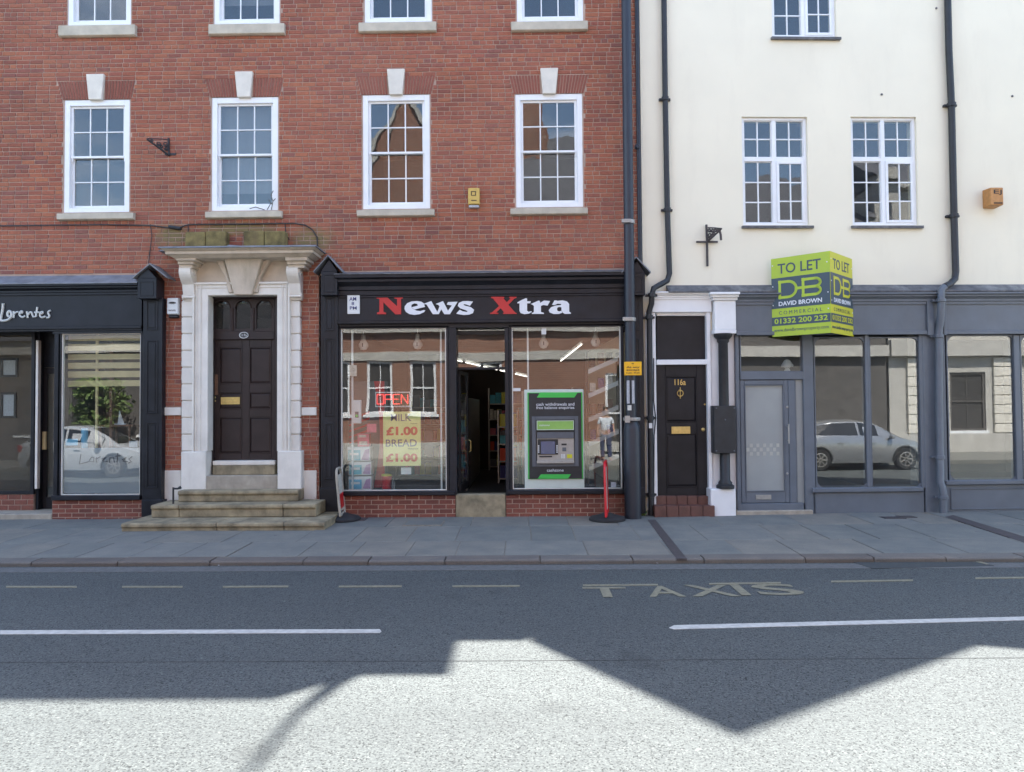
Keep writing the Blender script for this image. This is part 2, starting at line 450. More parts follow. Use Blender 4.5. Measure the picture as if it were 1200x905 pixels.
M['bulb_glass'] = surf('pearl_bulb_glass', (0.55, 0.54, 0.51), 0.2, 0.05, 9, 0)
M['atm_grey'] = surf('cash_machine_grey', (0.09, 0.10, 0.12), 0.45, 0.08, 8, 0)
M['atm_silver'] = surf('brushed_silver', (0.34, 0.33, 0.31), 0.4, 0.1, 20, 0, metal=0.3)
M['green'] = surf('bright_green_panel', (0.04, 0.46, 0.07), 0.4, 0.05, 5, 0)
M['apple_green'] = surf('apple_green_lit_panel', (0.25, 0.46, 0.10), 0.4, 0.1, 5, 0)
M['pale_green'] = surf('pale_surround', (0.55, 0.61, 0.55), 0.5, 0.05, 5, 0)
M['screen'] = surf('dim_blue_screen', (0.06, 0.08, 0.16), 0.15, 0.1, 5, 0)
M['teal'] = surf('teal_print', (0.05, 0.35, 0.45), 0.5, 0.25, 12, 0)
M['lilac'] = surf('lilac_print', (0.42, 0.26, 0.42), 0.5, 0.25, 12, 0)
M['pink'] = surf('pink_print', (0.62, 0.14, 0.20), 0.5, 0.2, 12, 0)
M['red'] = surf('red_paint', (0.55, 0.012, 0.02), 0.35, 0.06, 6, 0.03, 40)
M['paper'] = surf('printed_paper', (0.55, 0.52, 0.45), 0.6, 0.3, 26, 0)
M['rubber'] = surf('black_rubber', (0.022, 0.022, 0.024), 0.8, 0.3, 9, 0.3, 60)
M['blue'] = surf('light_blue_card', (0.12, 0.42, 0.62), 0.5, 0.08, 9, 0)
M['leaf'] = surf('weed_green', (0.09, 0.14, 0.03), 0.7, 0.4, 20, 0)
M['twig'] = surf('dry_twig', (0.07, 0.05, 0.035), 0.9, 0.2, 20, 0)
M['cast'] = surf('cast_iron_channel', (0.065, 0.055, 0.055), 0.7, 0.3, 12, 0.4, 60)
M['glass'] = glass_mat('old_window_glass', 1.62, wave=0.02, wscale=2.2)
M['shop_glass'] = glass_mat('shop_plate_glass', 1.72, wave=0.022, wscale=0.9, dust=0.02)
M['check'] = surf('pale_check_film', (0.40, 0.40, 0.37), 0.5, 0.1, 9, 0)
M['dim_glass'] = glass_mat('side_glass', 1.3, wave=0.01)
M['clear_glass'] = glass_mat('modern_plate_glass', 1.85, wave=0.008, wscale=0.7, dust=0.03)
M['obscure'] = surf('frosted_door_glass', (0.30, 0.32, 0.32), 0.22, 0.06, 2, 0.02, 8, spec=0.7)
# ------------------------------------------------------------------ ground
def pave_z(y): return 0.0174 * y if y < 0 else 0.0
KERB_Y, ROAD_Z = -3.45, -0.118
OPP_KERB = -10.95

def asphalt_mat():
    m, N, Lk, b = new_mat('worn_asphalt')
    p = geo(N)
    vo = N.new('ShaderNodeTexVoronoi'); vo.inputs['Scale'].default_value = 115; Lk.new(p, vo.inputs['Vector'])
    vb = N.new('ShaderNodeTexVoronoi'); vb.inputs['Scale'].default_value = 38; Lk.new(p, vb.inputs['Vector'])
    g = nmath(N, Lk, 'FRACT', nmath(N, Lk, 'MULTIPLY', vo.outputs['Color'], 1.0))
    c = ramp(N, Lk, g, [(0.0, (0.012, 0.012, 0.013)), (0.2, (0.035, 0.036, 0.038)), (0.30, (0.112, 0.114, 0.118)), (0.65, (0.140, 0.142, 0.145)), (0.88, (0.19, 0.19, 0.19)), (1.0, (0.33, 0.33, 0.32))])
    g2 = nmath(N, Lk, 'FRACT', nmath(N, Lk, 'MULTIPLY', vb.outputs['Color'], 1.0))
    c = mixc(N, Lk, 0.28, c, ramp(N, Lk, g2, [(0.0, (0.6, 0.6, 0.6)), (0.25, (1, 1, 1)), (0.85, (1, 1, 1)), (1.0, (1.35, 1.35, 1.3))]), 'MULTIPLY')
    n1 = noise(N, Lk, p, 0.45, 7, 0.6, (0.35, 1, 1))
    c = mixc(N, Lk, 0.6, c, ramp(N, Lk, n1, [(0.3, (0.82, 0.82, 0.83)), (0.7, (1.14, 1.14, 1.13))]), 'MULTIPLY')
    n2 = noise(N, Lk, p, 60, 2, 0.5)
    spk = noise(N, Lk, p, 9, 2, 0.5)
    c = mixc(N, Lk, ramp(N, Lk, spk, [(0.755, (0, 0, 0)), (0.775, (0.5, 0.5, 0.5))]), c, (0.36, 0.36, 0.34))
    tyre = noise(N, Lk, p, 0.9, 5, 0.6, (0.06, 1.0, 1.0))           # worn wheel tracks along the street
    c = mixc(N, Lk, ramp(N, Lk, tyre, [(0.35, (0.22, 0.22, 0.22)), (0.6, (0, 0, 0))]), c, (0.085, 0.087, 0.09))
    oil = noise(N, Lk, p, 1.7, 4, 0.5)
    c = mixc(N, Lk, ramp(N, Lk, oil, [(0.66, (0, 0, 0)), (0.75, (0.4, 0.4, 0.4))]), c, (0.05, 0.05, 0.052))
    c = mixc(N, Lk, 1.0, c, (0.57, 0.63, 0.605), 'MULTIPLY')
    Lk.new(c, b.inputs['Base Color'])
    b.inputs['Roughness'].default_value = 0.85
    b.inputs['Specular IOR Level'].default_value = 0.35
    bump(N, Lk, b, vb.outputs['Distance'], 0.5, 0.012)
    return m
M['asphalt'] = asphalt_mat()
M['patch'] = surf('dark_tarmac_patch', (0.042, 0.049, 0.050), 0.9, 0.25, 30, 0.5, 90)
M['seam'] = surf('tar_seam', (0.05, 0.054, 0.054), 0.9, 0.5, 6, 0.2, 90)
M['gutter'] = surf('dusty_gutter_tarmac', (0.105, 0.108, 0.105), 0.9, 0.25, 20, 0.4, 90)
M['line_white'] = surf('road_line_white', (0.43, 0.43, 0.40), 0.8, 0.2, 20, 0.2, 90, dirt=0.4, dirtcol=(0.2, 0.2, 0.2))
M['line_faded'] = surf('faded_yellow_road_paint', (0.195, 0.183, 0.125), 0.85, 0.25, 24, 0.3, 90, dirt=0.6, dirtcol=(0.095, 0.097, 0.093))
def slab_mat(name, stops):
    m, N, Lk, b = new_mat(name)
    p = geo(N)
    oi = N.new('ShaderNodeObjectInfo')
    c = ramp(N, Lk, oi.outputs['Random'], stops)
    n1 = noise(N, Lk, p, 2.2, 7, 0.65)
    c = mixc(N, Lk, 0.8, c, ramp(N, Lk, n1, [(0.3, (0.72, 0.75, 0.78)), (0.7, (1.2, 1.15, 1.08))]), 'MULTIPLY')
    n2 = noise(N, Lk, p, 45, 5, 0.7)
    c = mixc(N, Lk, 0.5, c, ramp(N, Lk, n2, [(0.3, (0.75, 0.75, 0.75)), (0.7, (1.2, 1.2, 1.2))]), 'MULTIPLY')
    n3 = noise(N, Lk, p, 14, 2, 0.5)
    c = mixc(N, Lk, ramp(N, Lk, n3, [(0.72, (0, 0, 0)), (0.74, (0.5, 0.5, 0.5))]), c, (0.07, 0.07, 0.07))   # trodden gum
    Lk.new(c, b.inputs['Base Color']); b.inputs['Roughness'].default_value = 0.75
    bump(N, Lk, b, n2, 0.3, 0.004)
    return m
M['slab'] = slab_mat('york_stone_flag', [(0, (0.15, 0.158, 0.148)), (0.3, (0.185, 0.187, 0.172)), (0.55, (0.163, 0.17, 0.158)), (0.8, (0.21, 0.196, 0.167)), (1, (0.155, 0.163, 0.153))])
M['kerb'] = slab_mat('kerb_stone', [(0, (0.11, 0.095, 0.083)), (0.5, (0.14, 0.125, 0.112)), (1, (0.135, 0.127, 0.115))])
M['joint'] = surf('sandy_joint', (0.20, 0.175, 0.14), 0.95, 0.3, 20, 0.3, 90)

ground = MB(); ground.box(-400, 400, -400, 400, -1.2, -0.30)
tag(ground.build('ground', M['patch']), kind='structure')
road = MB(); road.box(-120, 120, OPP_KERB, KERB_Y + 0.1, -0.296, ROAD_Z)
road_o = tag(road.build('road', M['asphalt']), kind='structure')
def road_poly(name, pix, mat, lift=0.004):
    mb = MB()
    q = [G(px, py, ROAD_Z) for px, py in pix]
    mb.prismz(q, ROAD_Z + 0.0005, ROAD_Z + lift)
    return mb.build(name, mat, road_o)
# gutter strip and patches
g0 = MB(); g0.box(-30, 30, KERB_Y - 0.34, KERB_Y - 0.06, ROAD_Z + 0.0005, ROAD_Z + 0.004); g0.build('gutter_strip', M['gutter'], road_o)
road_poly('tarmac_patch', [(986, 654.5), (1022, 667), (1165, 663.5), (1120, 652)], M['patch'], 0.007)
for a in ([(0, 739.2), (445, 737.9), (447, 740.3), (445, 742.2), (0, 743.8)], [(784, 736.2), (790, 733.2), (1230, 722.4), (1230, 726.6), (790, 738)]):
    road_poly('road_line', a, M['line_white'])
for x0, x1, y0, y1 in ((7, 90, 688, 688), (143, 214, 688, 688), (261, 338, 688, 687.5), (397, 471, 687.7, 687.4), (530, 609, 687.4, 687),
                       (683, 771, 686.3, 685.6), (831, 915, 684.5, 683.3), (974, 1070, 681.8, 680.4), (1143, 1215, 678, 677)):
    road_poly('road_line', [(x0, y0 - 0.9), (x1, y1 - 0.9), (x1, y1 + 0.9), (x0, y0 + 0.9)], M['line_faded'])
road_poly('road_line', [(1118, 652.4), (1122, 652), (1160, 662), (1156, 662.4)], M['line_faded'], 0.010)
tx = MB()
def road_glyph(ch, pxl, pxr, pt, pb):
    vs, fs = text_mesh(ch, 0.015)
    ax, bx = min(v[0] for v in vs), max(v[0] for v in vs); ay, by = min(v[1] for v in vs), max(v[1] for v in vs)
    pm = (pt + pb) / 2
    x0, x1 = G(pxl, pm, ROAD_Z)[0], G(pxr, pm, ROAD_Z)[0]
    xm = (pxl + pxr) / 2
    yt, yb = G(xm, pt, ROAD_Z)[1], G(xm, pb, ROAD_Z)[1]
    tx.add([(x0 + (v[0] - ax) / (bx - ax) * (x1 - x0), yb + (v[1] - ay) / (by - ay) * (yt - yb), ROAD_Z + 0.006) for v in vs], fs)
for a in (('T', 684, 736, 688.6, 700.5), ('A', 757, 799, 687.3, 700), ('X', 805, 861, 686, 699.5), ('I', 862, 873, 685.5, 698.3), ('S', 884, 938, 685, 698)):
    road_glyph(*a)
tx.build('taxi_lettering', M['line_faded'], road_o)
seam = MB(); seam.prismz([(-12, G(0, 777, ROAD_Z)[1]), (0, G(560, 775, ROAD_Z)[1]), (12, G(1100, 768, ROAD_Z)[1]), (12, G(1100, 768, ROAD_Z)[1] + 0.007), (0, G(560, 775, ROAD_Z)[1] + 0.007), (-12, G(0, 777, ROAD_Z)[1] + 0.007)], ROAD_Z + 0.0005, ROAD_Z + 0.003)
seam.build('tar_seam', M['seam'], road_o)
# gully grate in the patch
gu = MB(); gx, gy = G(1080, 656, ROAD_Z)
for k in range(9): gu.box(gx - 0.36 + k * 0.09, gx - 0.31 + k * 0.09, gy - 0.13, gy + 0.13, ROAD_Z + 0.007, ROAD_Z + 0.016)
gu.box(gx - 0.42, gx - 0.37, gy - 0.16, gy + 0.16, ROAD_Z + 0.007, ROAD_Z + 0.007); gu.box(gx + 0.47, gx + 0.52, gy - 0.16, gy + 0.16, ROAD_Z + 0.007, ROAD_Z + 0.007)
gu.build('gully_grate', M['cast'], road_o)

pav = MB(); pav.prismx([(KERB_Y + 0.25, -0.29), (KERB_Y + 0.25, pave_z(KERB_Y + 0.25) - 0.009), (0, -0.009), (1.2, -0.009), (1.2, -0.29)], -40, 40)
pav_o = tag(pav.build('pavement', M['joint']), kind='structure')
rows = [(-1.06, 0.42), (-2.24, -1.06), (-3.19, -2.24)]
for ri, (ya, yb) in enumerate(rows):
    x = -11.5 - RND.random()
    while x < 11.5:
        w = RND.choice((0.62, 0.76, 0.9, 1.05, 0.68))
        if x + w > -10.2 and x < 11.2:
            mb = MB(); g = 0.005; dz = RND.uniform(-0.003, 0.003); tl = RND.uniform(-0.003, 0.003)
            xa, xb, y0, y1 = x + g, x + w - g, ya + g, yb - g
            P = [(xa, y0), (xb, y0), (xb, y1), (xa, y1)]
            c = 0.007
            Q = [(xa + c, y0 + c), (xb - c, y0 + c), (xb - c, y1 - c), (xa + c, y1 - c)]
            za = [pave_z(p[1]) - 0.04 for p in P]
            zb = [pave_z(p[1]) - 0.005 + dz + (tl if i in (1, 2) else -tl) for i, p in enumerate(P)]
            mb.add([(p[0], p[1], z) for p, z in zip(P, za)] + [(p[0], p[1], z) for p, z in zip(P, zb)] + [(q[0], q[1], z + 0.004) for q, z in zip(Q, zb)],
                   [(0, 1, 5, 4), (1, 2, 6, 5), (2, 3, 7, 6), (3, 0, 4, 7), (4, 5, 9, 8), (5, 6, 10, 9), (6, 7, 11, 10), (7, 4, 8, 11), (8, 9, 10, 11)])
            mb.build('paving_slab', M['slab'], pav_o)
        x += w
for a in ([(759, 609.5), (768, 609.5), (805, 655.2), (793, 655.2)], [(1108, 606), (1117, 604), (1212, 633), (1212, 640)]):
    mb = MB(); q = []
    for px, py in a:
        z = -0.03
        for _ in range(4): z = pave_z(G(px, py, z)[1])
        q.append((*G(px, py, z), z))
    mb.add([(x, y, z - 0.02) for x, y, z in q] + [(x, y, z + 0.006) for x, y, z in q], [(0, 1, 5, 4), (1, 2, 6, 5), (2, 3, 7, 6), (3, 0, 4, 7), (4, 5, 6, 7)])
    mb.build('drain_channel', M['cast'], pav_o)
for px, py, w, d in ((497, 613, 0.62, 0.5), (415, 609, 0.4, 0.3), (1046, 607, 0.34, 0.22), (1062, 606, 0.26, 0.2)):
    cx, cy = G(px, py, -0.012); z = pave_z(cy) + 0.004
    uc = MB(); uc.ring(cx - w / 2, cx + w / 2, 0, 0.001, 0, 0, 0, 0, 0, 0) if False else None
    uc.box(cx - w / 2, cx + w / 2, cy - d / 2, cy + d / 2, z - 0.02, z)
    u = uc.build('utility_cover', M['cast'] if w < 0.6 else M['joint'], pav_o, bevel=0.003)
    ui = MB(); ui.box(cx - w / 2 + 0.03, cx + w / 2 - 0.03, cy - d / 2 + 0.03, cy + d / 2 - 0.03, z + 0.0005, z + 0.004); ui.build('cover_plate', M['cast'] if w < 0.6 else M['slab'], u)
x = -11.0
kb = MB(); kb.box(-40, 40, KERB_Y + 0.02, KERB_Y + 0.249, -0.29, -0.085)
kerb_o = tag(kb.build('kerb', M['joint']), kind='structure')
while x < 11:
    w = RND.uniform(0.75, 1.25)
    mb = MB(); o = RND.uniform(-0.008, 0.008)
    zt = -0.056 + RND.uniform(-0.004, 0.004)
    mb.prismx([(KERB_Y + o, -0.28), (KERB_Y + o, zt - 0.02), (KERB_Y + o + 0.02, zt), (KERB_Y + 0.245, zt + 0.003), (KERB_Y + 0.245, -0.28)], x + 0.006, x + w - 0.006)
    mb.build('kerb_stone', M['kerb'], kerb_o, bevel=0.006)
    x += w
# the far pavement, on which the photographer stands
op = MB(); op.box(-60, 60, -14.9, OPP_KERB, -0.29, 0.0)
tag(op.build('pavement', M['slab']), kind='structure')

# ------------------------------------------------------------------ helpers for facades
def wall_sheet(mb, x0, x1, z0, z1, holes, y0, y1):
    'wall with rectangular openings: front, back, reveals and rim'
    xs = sorted({x0, x1, *[min(max(v, x0), x1) for h in holes for v in h[:2]]})
    zs = sorted({z0, z1, *[min(max(v, z0), z1) for h in holes for v in h[2:4]]})
    def solid(i, j):
        if i < 0 or j < 0 or i >= len(xs) - 1 or j >= len(zs) - 1: return False
        cx, cz = (xs[i] + xs[i + 1]) / 2, (zs[j] + zs[j + 1]) / 2
        return not any(h[0] < cx < h[1] and h[2] < cz < h[3] for h in holes)
    for i in range(len(xs) - 1):
        for j in range(len(zs) - 1):
            if not solid(i, j): continue
            a, b, c, d = xs[i], xs[i + 1], zs[j], zs[j + 1]
            mb.quad((a, y0, c), (b, y0, c), (b, y0, d), (a, y0, d))
            mb.quad((b, y1, c), (a, y1, c), (a, y1, d), (b, y1, d))
            if not solid(i - 1, j): mb.quad((a, y1, c), (a, y0, c), (a, y0, d), (a, y1, d))
            if not solid(i + 1, j): mb.quad((b, y0, c), (b, y1, c), (b, y1, d), (b, y0, d))
            if not solid(i, j - 1): mb.quad((a, y1, c), (b, y1, c), (b, y0, c), (a, y0, c))
            if not solid(i, j + 1): mb.quad((a, y0, d), (b, y0, d), (b, y1, d), (a, y1, d))
def room(parent, name, x0, x1, y0, y1, z0, z1, mat, fr=F0, floor=None, ceil=None):
    'inside faces of a room open towards the street'
    mb = MB(fr)
    t = 0.06
    mb.box(x0 - t, x0, y0, y1, z0, z1); mb.box(x1, x1 + t, y0, y1, z0, z1); mb.box(x0 - t, x1 + t, y1, y1 + t, z0 - t, z1 + t)
    mb.build(name, mat, parent)
    f = MB(fr); f.box(x0 - t, x1 + t, y0, y1, z0 - t, z0); f.build('floor', floor or M['dark_int'], parent)
    c = MB(fr); c.box(x0 - t, x1 + t, y0, y1, z1, z1 + t); c.build('ceiling', ceil or mat, parent)
def pane_obj(parent, x0, x1, y, z0, z1, mat, fr=F0, name='pane', tilt=0.0):
    mb = MB(fr)
    t = 0.003
    a, b = RND.uniform(-tilt, tilt), RND.uniform(-tilt, tilt)
    cx, cz = (x0 + x1) / 2, (z0 + z1) / 2
    P = [(x0, z0), (x1, z0), (x1, z1), (x0, z1)]
    Yo = [y + a * (px - cx) + b * (pz - cz) for px, pz in P]
    mb.add([(p[0], yy - t, p[1]) for p, yy in zip(P, Yo)] + [(p[0], yy + t, p[1]) for p, yy in zip(P, Yo)],
           [(0, 1, 2, 3), (7, 6, 5, 4), (0, 4, 5, 1), (1, 5, 6, 2), (2, 6, 7, 3), (3, 7, 4, 0)])
    return mb.build(name, mat, parent)

# ------------------------------------------------------------------ the brick building
bb = thing('brick_building', 'red brick Georgian building with white sash windows above the two black shopfronts', 'building', (-4.0, 0.0, 0.0))
SW = [(74, 153, 117, 249), (247, 327, 114, 247), (424, 505, 111, 245), (603, 684, 110, 243)]
TW = [(79, 155, -98, 30), (250, 329, -100, 28.5), (426, 507, -102, 26.5), (604, 684, -104, 25.5)]
def wrect(px0, px1, py0, py1, Y=0.0, fr=F0):
    mx, my = (px0 + px1) / 2, (py0 + py1) / 2
    return LX(px0, my, Y, fr), LX(px1, my, Y, fr), LZ(mx, py1, Y, fr), LZ(mx, py0, Y, fr)
wins = [wrect(*w) for w in SW] + [wrect(*w) for w in TW]
XL = -12.5
z_fas_l, z_fas_n = LZ(100, 326), LZ(560, 321)
shop_l = (XL - 1, LX(189, 450), -1, z_fas_l)
doorcase_hole = (LX(214, 450), LX(351, 450), -1, LZ(280, 292))
shop_n = (LX(374, 450), LX(755, 450) + 0.02, -1, z_fas_n)
holes = wins + [shop_l, doorcase_hole, shop_n]
Z_TOP = 10.3
wm = MB()
wall_sheet(wm, XL, XB - 0.03, -0.1, Z_TOP, [(h[0] + (0.02 if i < 8 else 0), h[1] - (0.02 if i < 8 else 0), h[2], h[3]) for i, h in enumerate(holes)], 0.0, 0.30)
wall = wm.build('wall', M['mortar'], bb)
# upper wall, parapet steps (these throw the shadow on the road)
pr = MB(); pr.prism([(XL, Z_TOP + 0.001), (XB - 0.03, Z_TOP + 0.001), (XB - 0.03, 11.15), (1.44, 11.15), (1.70, 12.55), (1.0, 12.55), (0.72, 13.35), (XL, 13.4)], -0.004, 0.32)
pr.build('parapet', M['brick'], bb)
rf = MB(); rf.box(XL, XB - 0.03, 0.321, 8.6, 10.9, 11.1); rf.build('roof', M['slate'], bb)
bk = MB(); bk.box(XL, XB - 0.03, 8.3, 8.6, -0.1, 10.899); bk.box(XL, XL + 0.25, 0.301, 8.299, -0.1, 10.899); bk.box(XB - 0.30, XB - 0.04, 0.301, 8.299, 3.9, 10.899); bk.build('rear_wall', M['brick'], bb)
for z0, z1 in ((4.35, 7.35), (7.65, 10.5)):
    for x0, x1 in ((-11.9, -6.3), (-6.1, -3.3), (-3.1, -0.4), (-0.2, XB - 0.4)):
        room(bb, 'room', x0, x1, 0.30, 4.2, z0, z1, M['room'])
# window sills, arches, keystones
arches = []
for i, w in enumerate(wins):
    sp = [(66, 156, 249, 257.5), (240, 330, 247, 255.5), (418, 509, 245, 253.5), (598, 689, 243, 251.5),
          (68, 158, 31, 42), (244, 333, 29, 40), (420, 511, 27, 37), (599, 689, 25.5, 35.5)][i]
    mb = MB(); x0, x1, z0, z1 = wrect(*sp, -0.09)
    z1 = w[2]
    mb.prismx([(0.12, z0 + 0.01), (-0.05, z0), (-0.09, z0 + 0.015), (-0.09, z1 - 0.035), (0.12, z1)], x0, x1)
    mb.build('sill', M['sill'], bb, bevel=0.006)
for i in range(4):
    a, b, c, d = SW[i]
    xm = (a + b) / 2; k = 1.0
    zt, zb = LZ(xm, c - 21.5), wins[i][3]
    xa0, xa1 = LX(a - 6.5, c - 21), LX(b + 5.5, c - 21)
    xb0, xb1 = wins[i][0] - 0.01, wins[i][1] + 0.01
    arches.append((zb, zt, xb0, xb1, xa0, xa1))
    # keystone
    bk_ = MB(); bk_.prism([(xb0, zb), (xb1, zb), (xa1, zt), (xa0, zt)], -0.002, 0.02)
    ar = bk_.build('arch', M['mortar'], bb)
    ks = [LX(xm - 10.5, c - 28), LX(xm + 10.5, c - 28), LX(xm + 7.5, c), LX(xm - 7.5, c)]
    zk0, zk1 = LZ(xm, c + 1.5), LZ(xm, c - 28.5)
    mb = MB(); mb.prism([(ks[0], zk1), (ks[1], zk1), (ks[2], zk0), (ks[3], zk0)], -0.065, 0.03)
    mb.build('keystone', M['keystone'], ar, bevel=0.008)
    n = 26
    for j in range(n):
        u0, u1 = (j + 0.12) / n, (j + 0.88) / n
        um = (u0 + u1) / 2
        if abs(um - 0.5) < 0.115: continue
        mb = MB(); pts = [(xb0 + (xb1 - xb0) * u0, zb + 0.002), (xb0 + (xb1 - xb0) * u1, zb + 0.002), (xa0 + (xa1 - xa0) * u1, zt), (xa0 + (xa1 - xa0) * u0, zt)]
        mb.prism(pts, -0.010 - RND.uniform(0, 0.003), -0.001)
        mb.build('brick', M['arch_brick'], ar)
# sash windows
M['reveal'] = M['white']
def sash_window(parent, r, blind=None, fr=F0):
    x0, x1, z0, z1 = r
    mb = MB(fr)
    Y = 0.006
    mb.ring(x0 + 0.002, x1 - 0.002, z0 + 0.001, z1 - 0.001, 0.105, 0.105, 0.10, 0.075, Y, 0.16)
    xi0, xi1, zi0, zi1 = x0 + 0.107, x1 - 0.107, z0 + 0.076, z1 - 0.101
    w = mb.build('window', M['white'], parent, bevel=0.004)
    zm = zi0 + (zi1 - zi0) * 0.505
    for k, (za, zb, ys, rt, rb) in enumerate(((zm - 0.018, zi1, 0.045, 0.035, 0.036), (zi0, zm + 0.018, 0.088, 0.036, 0.06))):
        s = MB(fr)
        s.ring(xi0, xi1, za, zb, 0.042, 0.042, rt, rb, ys, ys + 0.038)
        ga, gb, gc, gd = xi0 + 0.042, xi1 - 0.042, za + rb, zb - rt
        bw = 0.020
        xs = [ga, ga + (gb - ga) / 3, ga + 2 * (gb - ga) / 3, gb]
        zs = [gc, (gc + gd) / 2, gd]
        for xb in xs[1:3]:
            s.box(xb - bw / 2, xb + bw / 2, ys + 0.004, ys + 0.032, gc, zs[1] - bw / 2); s.box(xb - bw / 2, xb + bw / 2, ys + 0.004, ys + 0.032, zs[1] + bw / 2, gd)
        s.box(ga, gb, ys + 0.003, ys + 0.033, zs[1] - bw / 2, zs[1] + bw / 2)
        if k == 0:
            for xh in (xi0 + 0.004, xi1 - 0.034):
                s.prismx([(ys + 0.004, za), (ys + 0.034, za), (ys + 0.03, za - 0.05), (ys + 0.012, za - 0.065)], xh, xh + 0.03)
        s.build('sash', M['white'], w, bevel=0.003)
        for a in range(3):
            for b in range(2):
                pane_obj(w, xs[a] + (bw / 2 if a else 0), xs[a + 1] - (bw / 2 if a < 2 else 0), ys + 0.018, zs[b] + (bw / 2 if b else 0), zs[b + 1] - (bw / 2 if b < 1 else 0), M['glass'], fr, tilt=0.006)
    if blind:
        c = MB(fr); 
        n = 14
        pts = [(xi0 + (xi1 - xi0) * t / n, 0.19 + 0.004 * (t % 2)) for t in range(n + 1)]
        zl = zi0 + (zi1 - zi0) * (1 - blind)
        c.add([(x, y, zl) for x, y in pts] + [(x, y, zi1) for x, y in pts] + [(x, y + .004, zl) for x, y in pts] + [(x, y + .004, zi1) for x, y in pts],
              [(i, i + 1, i + n + 2, i + n + 1) for i in range(n)] + [(i + 2 * n + 3, i + 2 * n + 2, i + 3 * n + 3, i + 3 * n + 4) for i in range(n)])
        c.build('blind', M['blind'], w)
    return w
for i, w in enumerate(wins):
    sash_window(bb, w, blind={1: 0.85, 5: 0.8}.get(i))
# bricks: courses of stretchers with a header course now and then
def interval_holes(z0, z1):
    zc = (z0 + z1) / 2; out = []
    for i, h in enumerate(holes):
        if h[2] - 0.004 < z1 and h[3] + 0.004 > z0:
            out.append((h[0], h[1]))
    for zb, zt, b0, b1, a0, a1 in arches:
        if zb - 0.01 < zc < zt + 0.004:
            t = (zc - zb) / (zt - zb)
            out.append((b0 + (a0 - b0) * t - 0.004, b1 + (a1 - b1) * t + 0.004))
    return sorted(out)
COURSE, BL, JT = 0.0752, 0.2185, 0.010
cells = []
zc = -0.02; ci = 0
while zc < Z_TOP - 0.06:
    za, zb = zc + JT / 2, zc + COURSE - JT / 2
    hs = interval_holes(za, zb)
    header = ci % 4 == 2
    x = -9.75 + (0.0 if ci % 2 else 0.112) + RND.uniform(-0.015, 0.015)
    while x < XB - 0.04:
        ln = (0.1045 if header else BL) + RND.uniform(-0.004, 0.004)
        if not header and RND.random() < 0.05: ln = 0.105
        a, b = x, min(x + ln, XB - 0.035)
        segs = [(a, b)]
        for h0, h1 in hs:
            ns = []
            for s0, s1 in segs:
                if h1 <= s0 or h0 >= s1: ns.append((s0, s1)); continue
                if h0 - s0 > 0.025: ns.append((s0, h0 - 0.003))
                if s1 - h1 > 0.025: ns.append((h1 + 0.003, s1))
            segs = ns
        for s0, s1 in segs: cells.append((s0, s1, za, zb))
        x += ln + JT
    zc += COURSE; ci += 1
def brick_geo(mb, x0, x1, z0, z1, y, yb=0.004):
    c = 0.004
    mb.add([(x0, yb, z0), (x1, yb, z0), (x1, yb, z1), (x0, yb, z1),
            (x0 + c, y, z0 + c), (x1 - c, y, z0 + c), (x1 - c, y, z1 - c), (x0 + c, y, z1 - c)],
           [(4, 5, 6, 7), (0, 1, 5, 4), (1, 2, 6, 5), (2, 3, 7, 6), (3, 0, 4, 7)])
def dist(c): return ((c[0] + c[1]) / 2 - CAM.x) ** 2 + ((c[2] + c[3]) / 2 - CAM.z) ** 2
full = sorted([c for c in cells if c[1] - c[0] > 0.2 and c[2] > 3.95], key=dist)[:300]
fs_ = set(full)
stuff = MB(); stuff.rnd = []
for c in cells:
    if c in fs_: continue
    brick_geo(stuff, *c, -0.0075 - RND.uniform(0, 0.004))
    stuff.rnd += [RND.random()] * 5
tag(stuff.build('brickwork', M['brick'], wall, recalc=False), kind='stuff')
shared = []
for k in range(5):
    mb = MB(); brick_geo(mb, -0.109, 0.109, -0.0326, 0.0326, -0.0075 - 0.001 * k)
    me = bpy.data.meshes.new('brick'); me.from_pydata(mb.v, [], mb.f); me.materials.append(M['brick']); shared.append(me)
base = WLOC[wall.name]
for c in full:
    o = bpy.data.objects.new('brick', RND.choice(shared)); COL.objects.link(o); o.parent = wall
    o.location = ((c[0] + c[1]) / 2 - base.x, -base.y, (c[2] + c[3]) / 2 - base.z)
    o.scale = ((c[1] - c[0]) / 0.218, 1, 1)
# aerial mast on the parapet
am = MB(); am.tube([(0.97, 0.1, 12.4), (1.0, 0.1, 13.0), (1.06, 0.1, 14.0), (1.27, 0.1, 15.3)], [0.15, 0.075, 0.036, 0.028], 8)
tag(am.build('aerial_mast', M['iron']), 'thin leaning mast standing on the parapet of the brick building', 'mast')

# ------------------------------------------------------------------ the cream building
cb = thing('cream_building', 'cream rendered building with small paned white casement windows above the grey shopfront', 'building', (3.2, 0, 0), None, F1)
XR = 10.5
CW = [(870, 947, 137, 264, 'a'), (998, 1075, 137, 264, 'a'), (904, 979, -80, 43.5, 'a')]
cw = [wrect(*c[:4], 0.0, F1) for c in CW]
zledge = LZ(1000, 336, 0, F1)
wm = MB(F1)
dw_hole = (LX(766, 470, 0, F1), LX(833, 470, 0, F1), -1, LZ(800, 345, 0, F1))
gs_hole = (LX(862, 470, 0, F1), XR - 0.5, -1, LZ(1000, 350, 0, F1))
wall_sheet(wm, 0.0, XR, -0.1, Z_TOP, cw + [dw_hole, gs_hole], 0.0, 0.30)
cwall = wm.build('wall', M['render'], cb)
pr = MB(F1); pr.prism([(0.0, Z_TOP + 0.001), (XR, Z_TOP + 0.001), (XR, 11.9), (7.9, 14.2), (3.66, 11.75), (1.78, 14.5), (0.02, 11.2)], 0.0, 0.3)
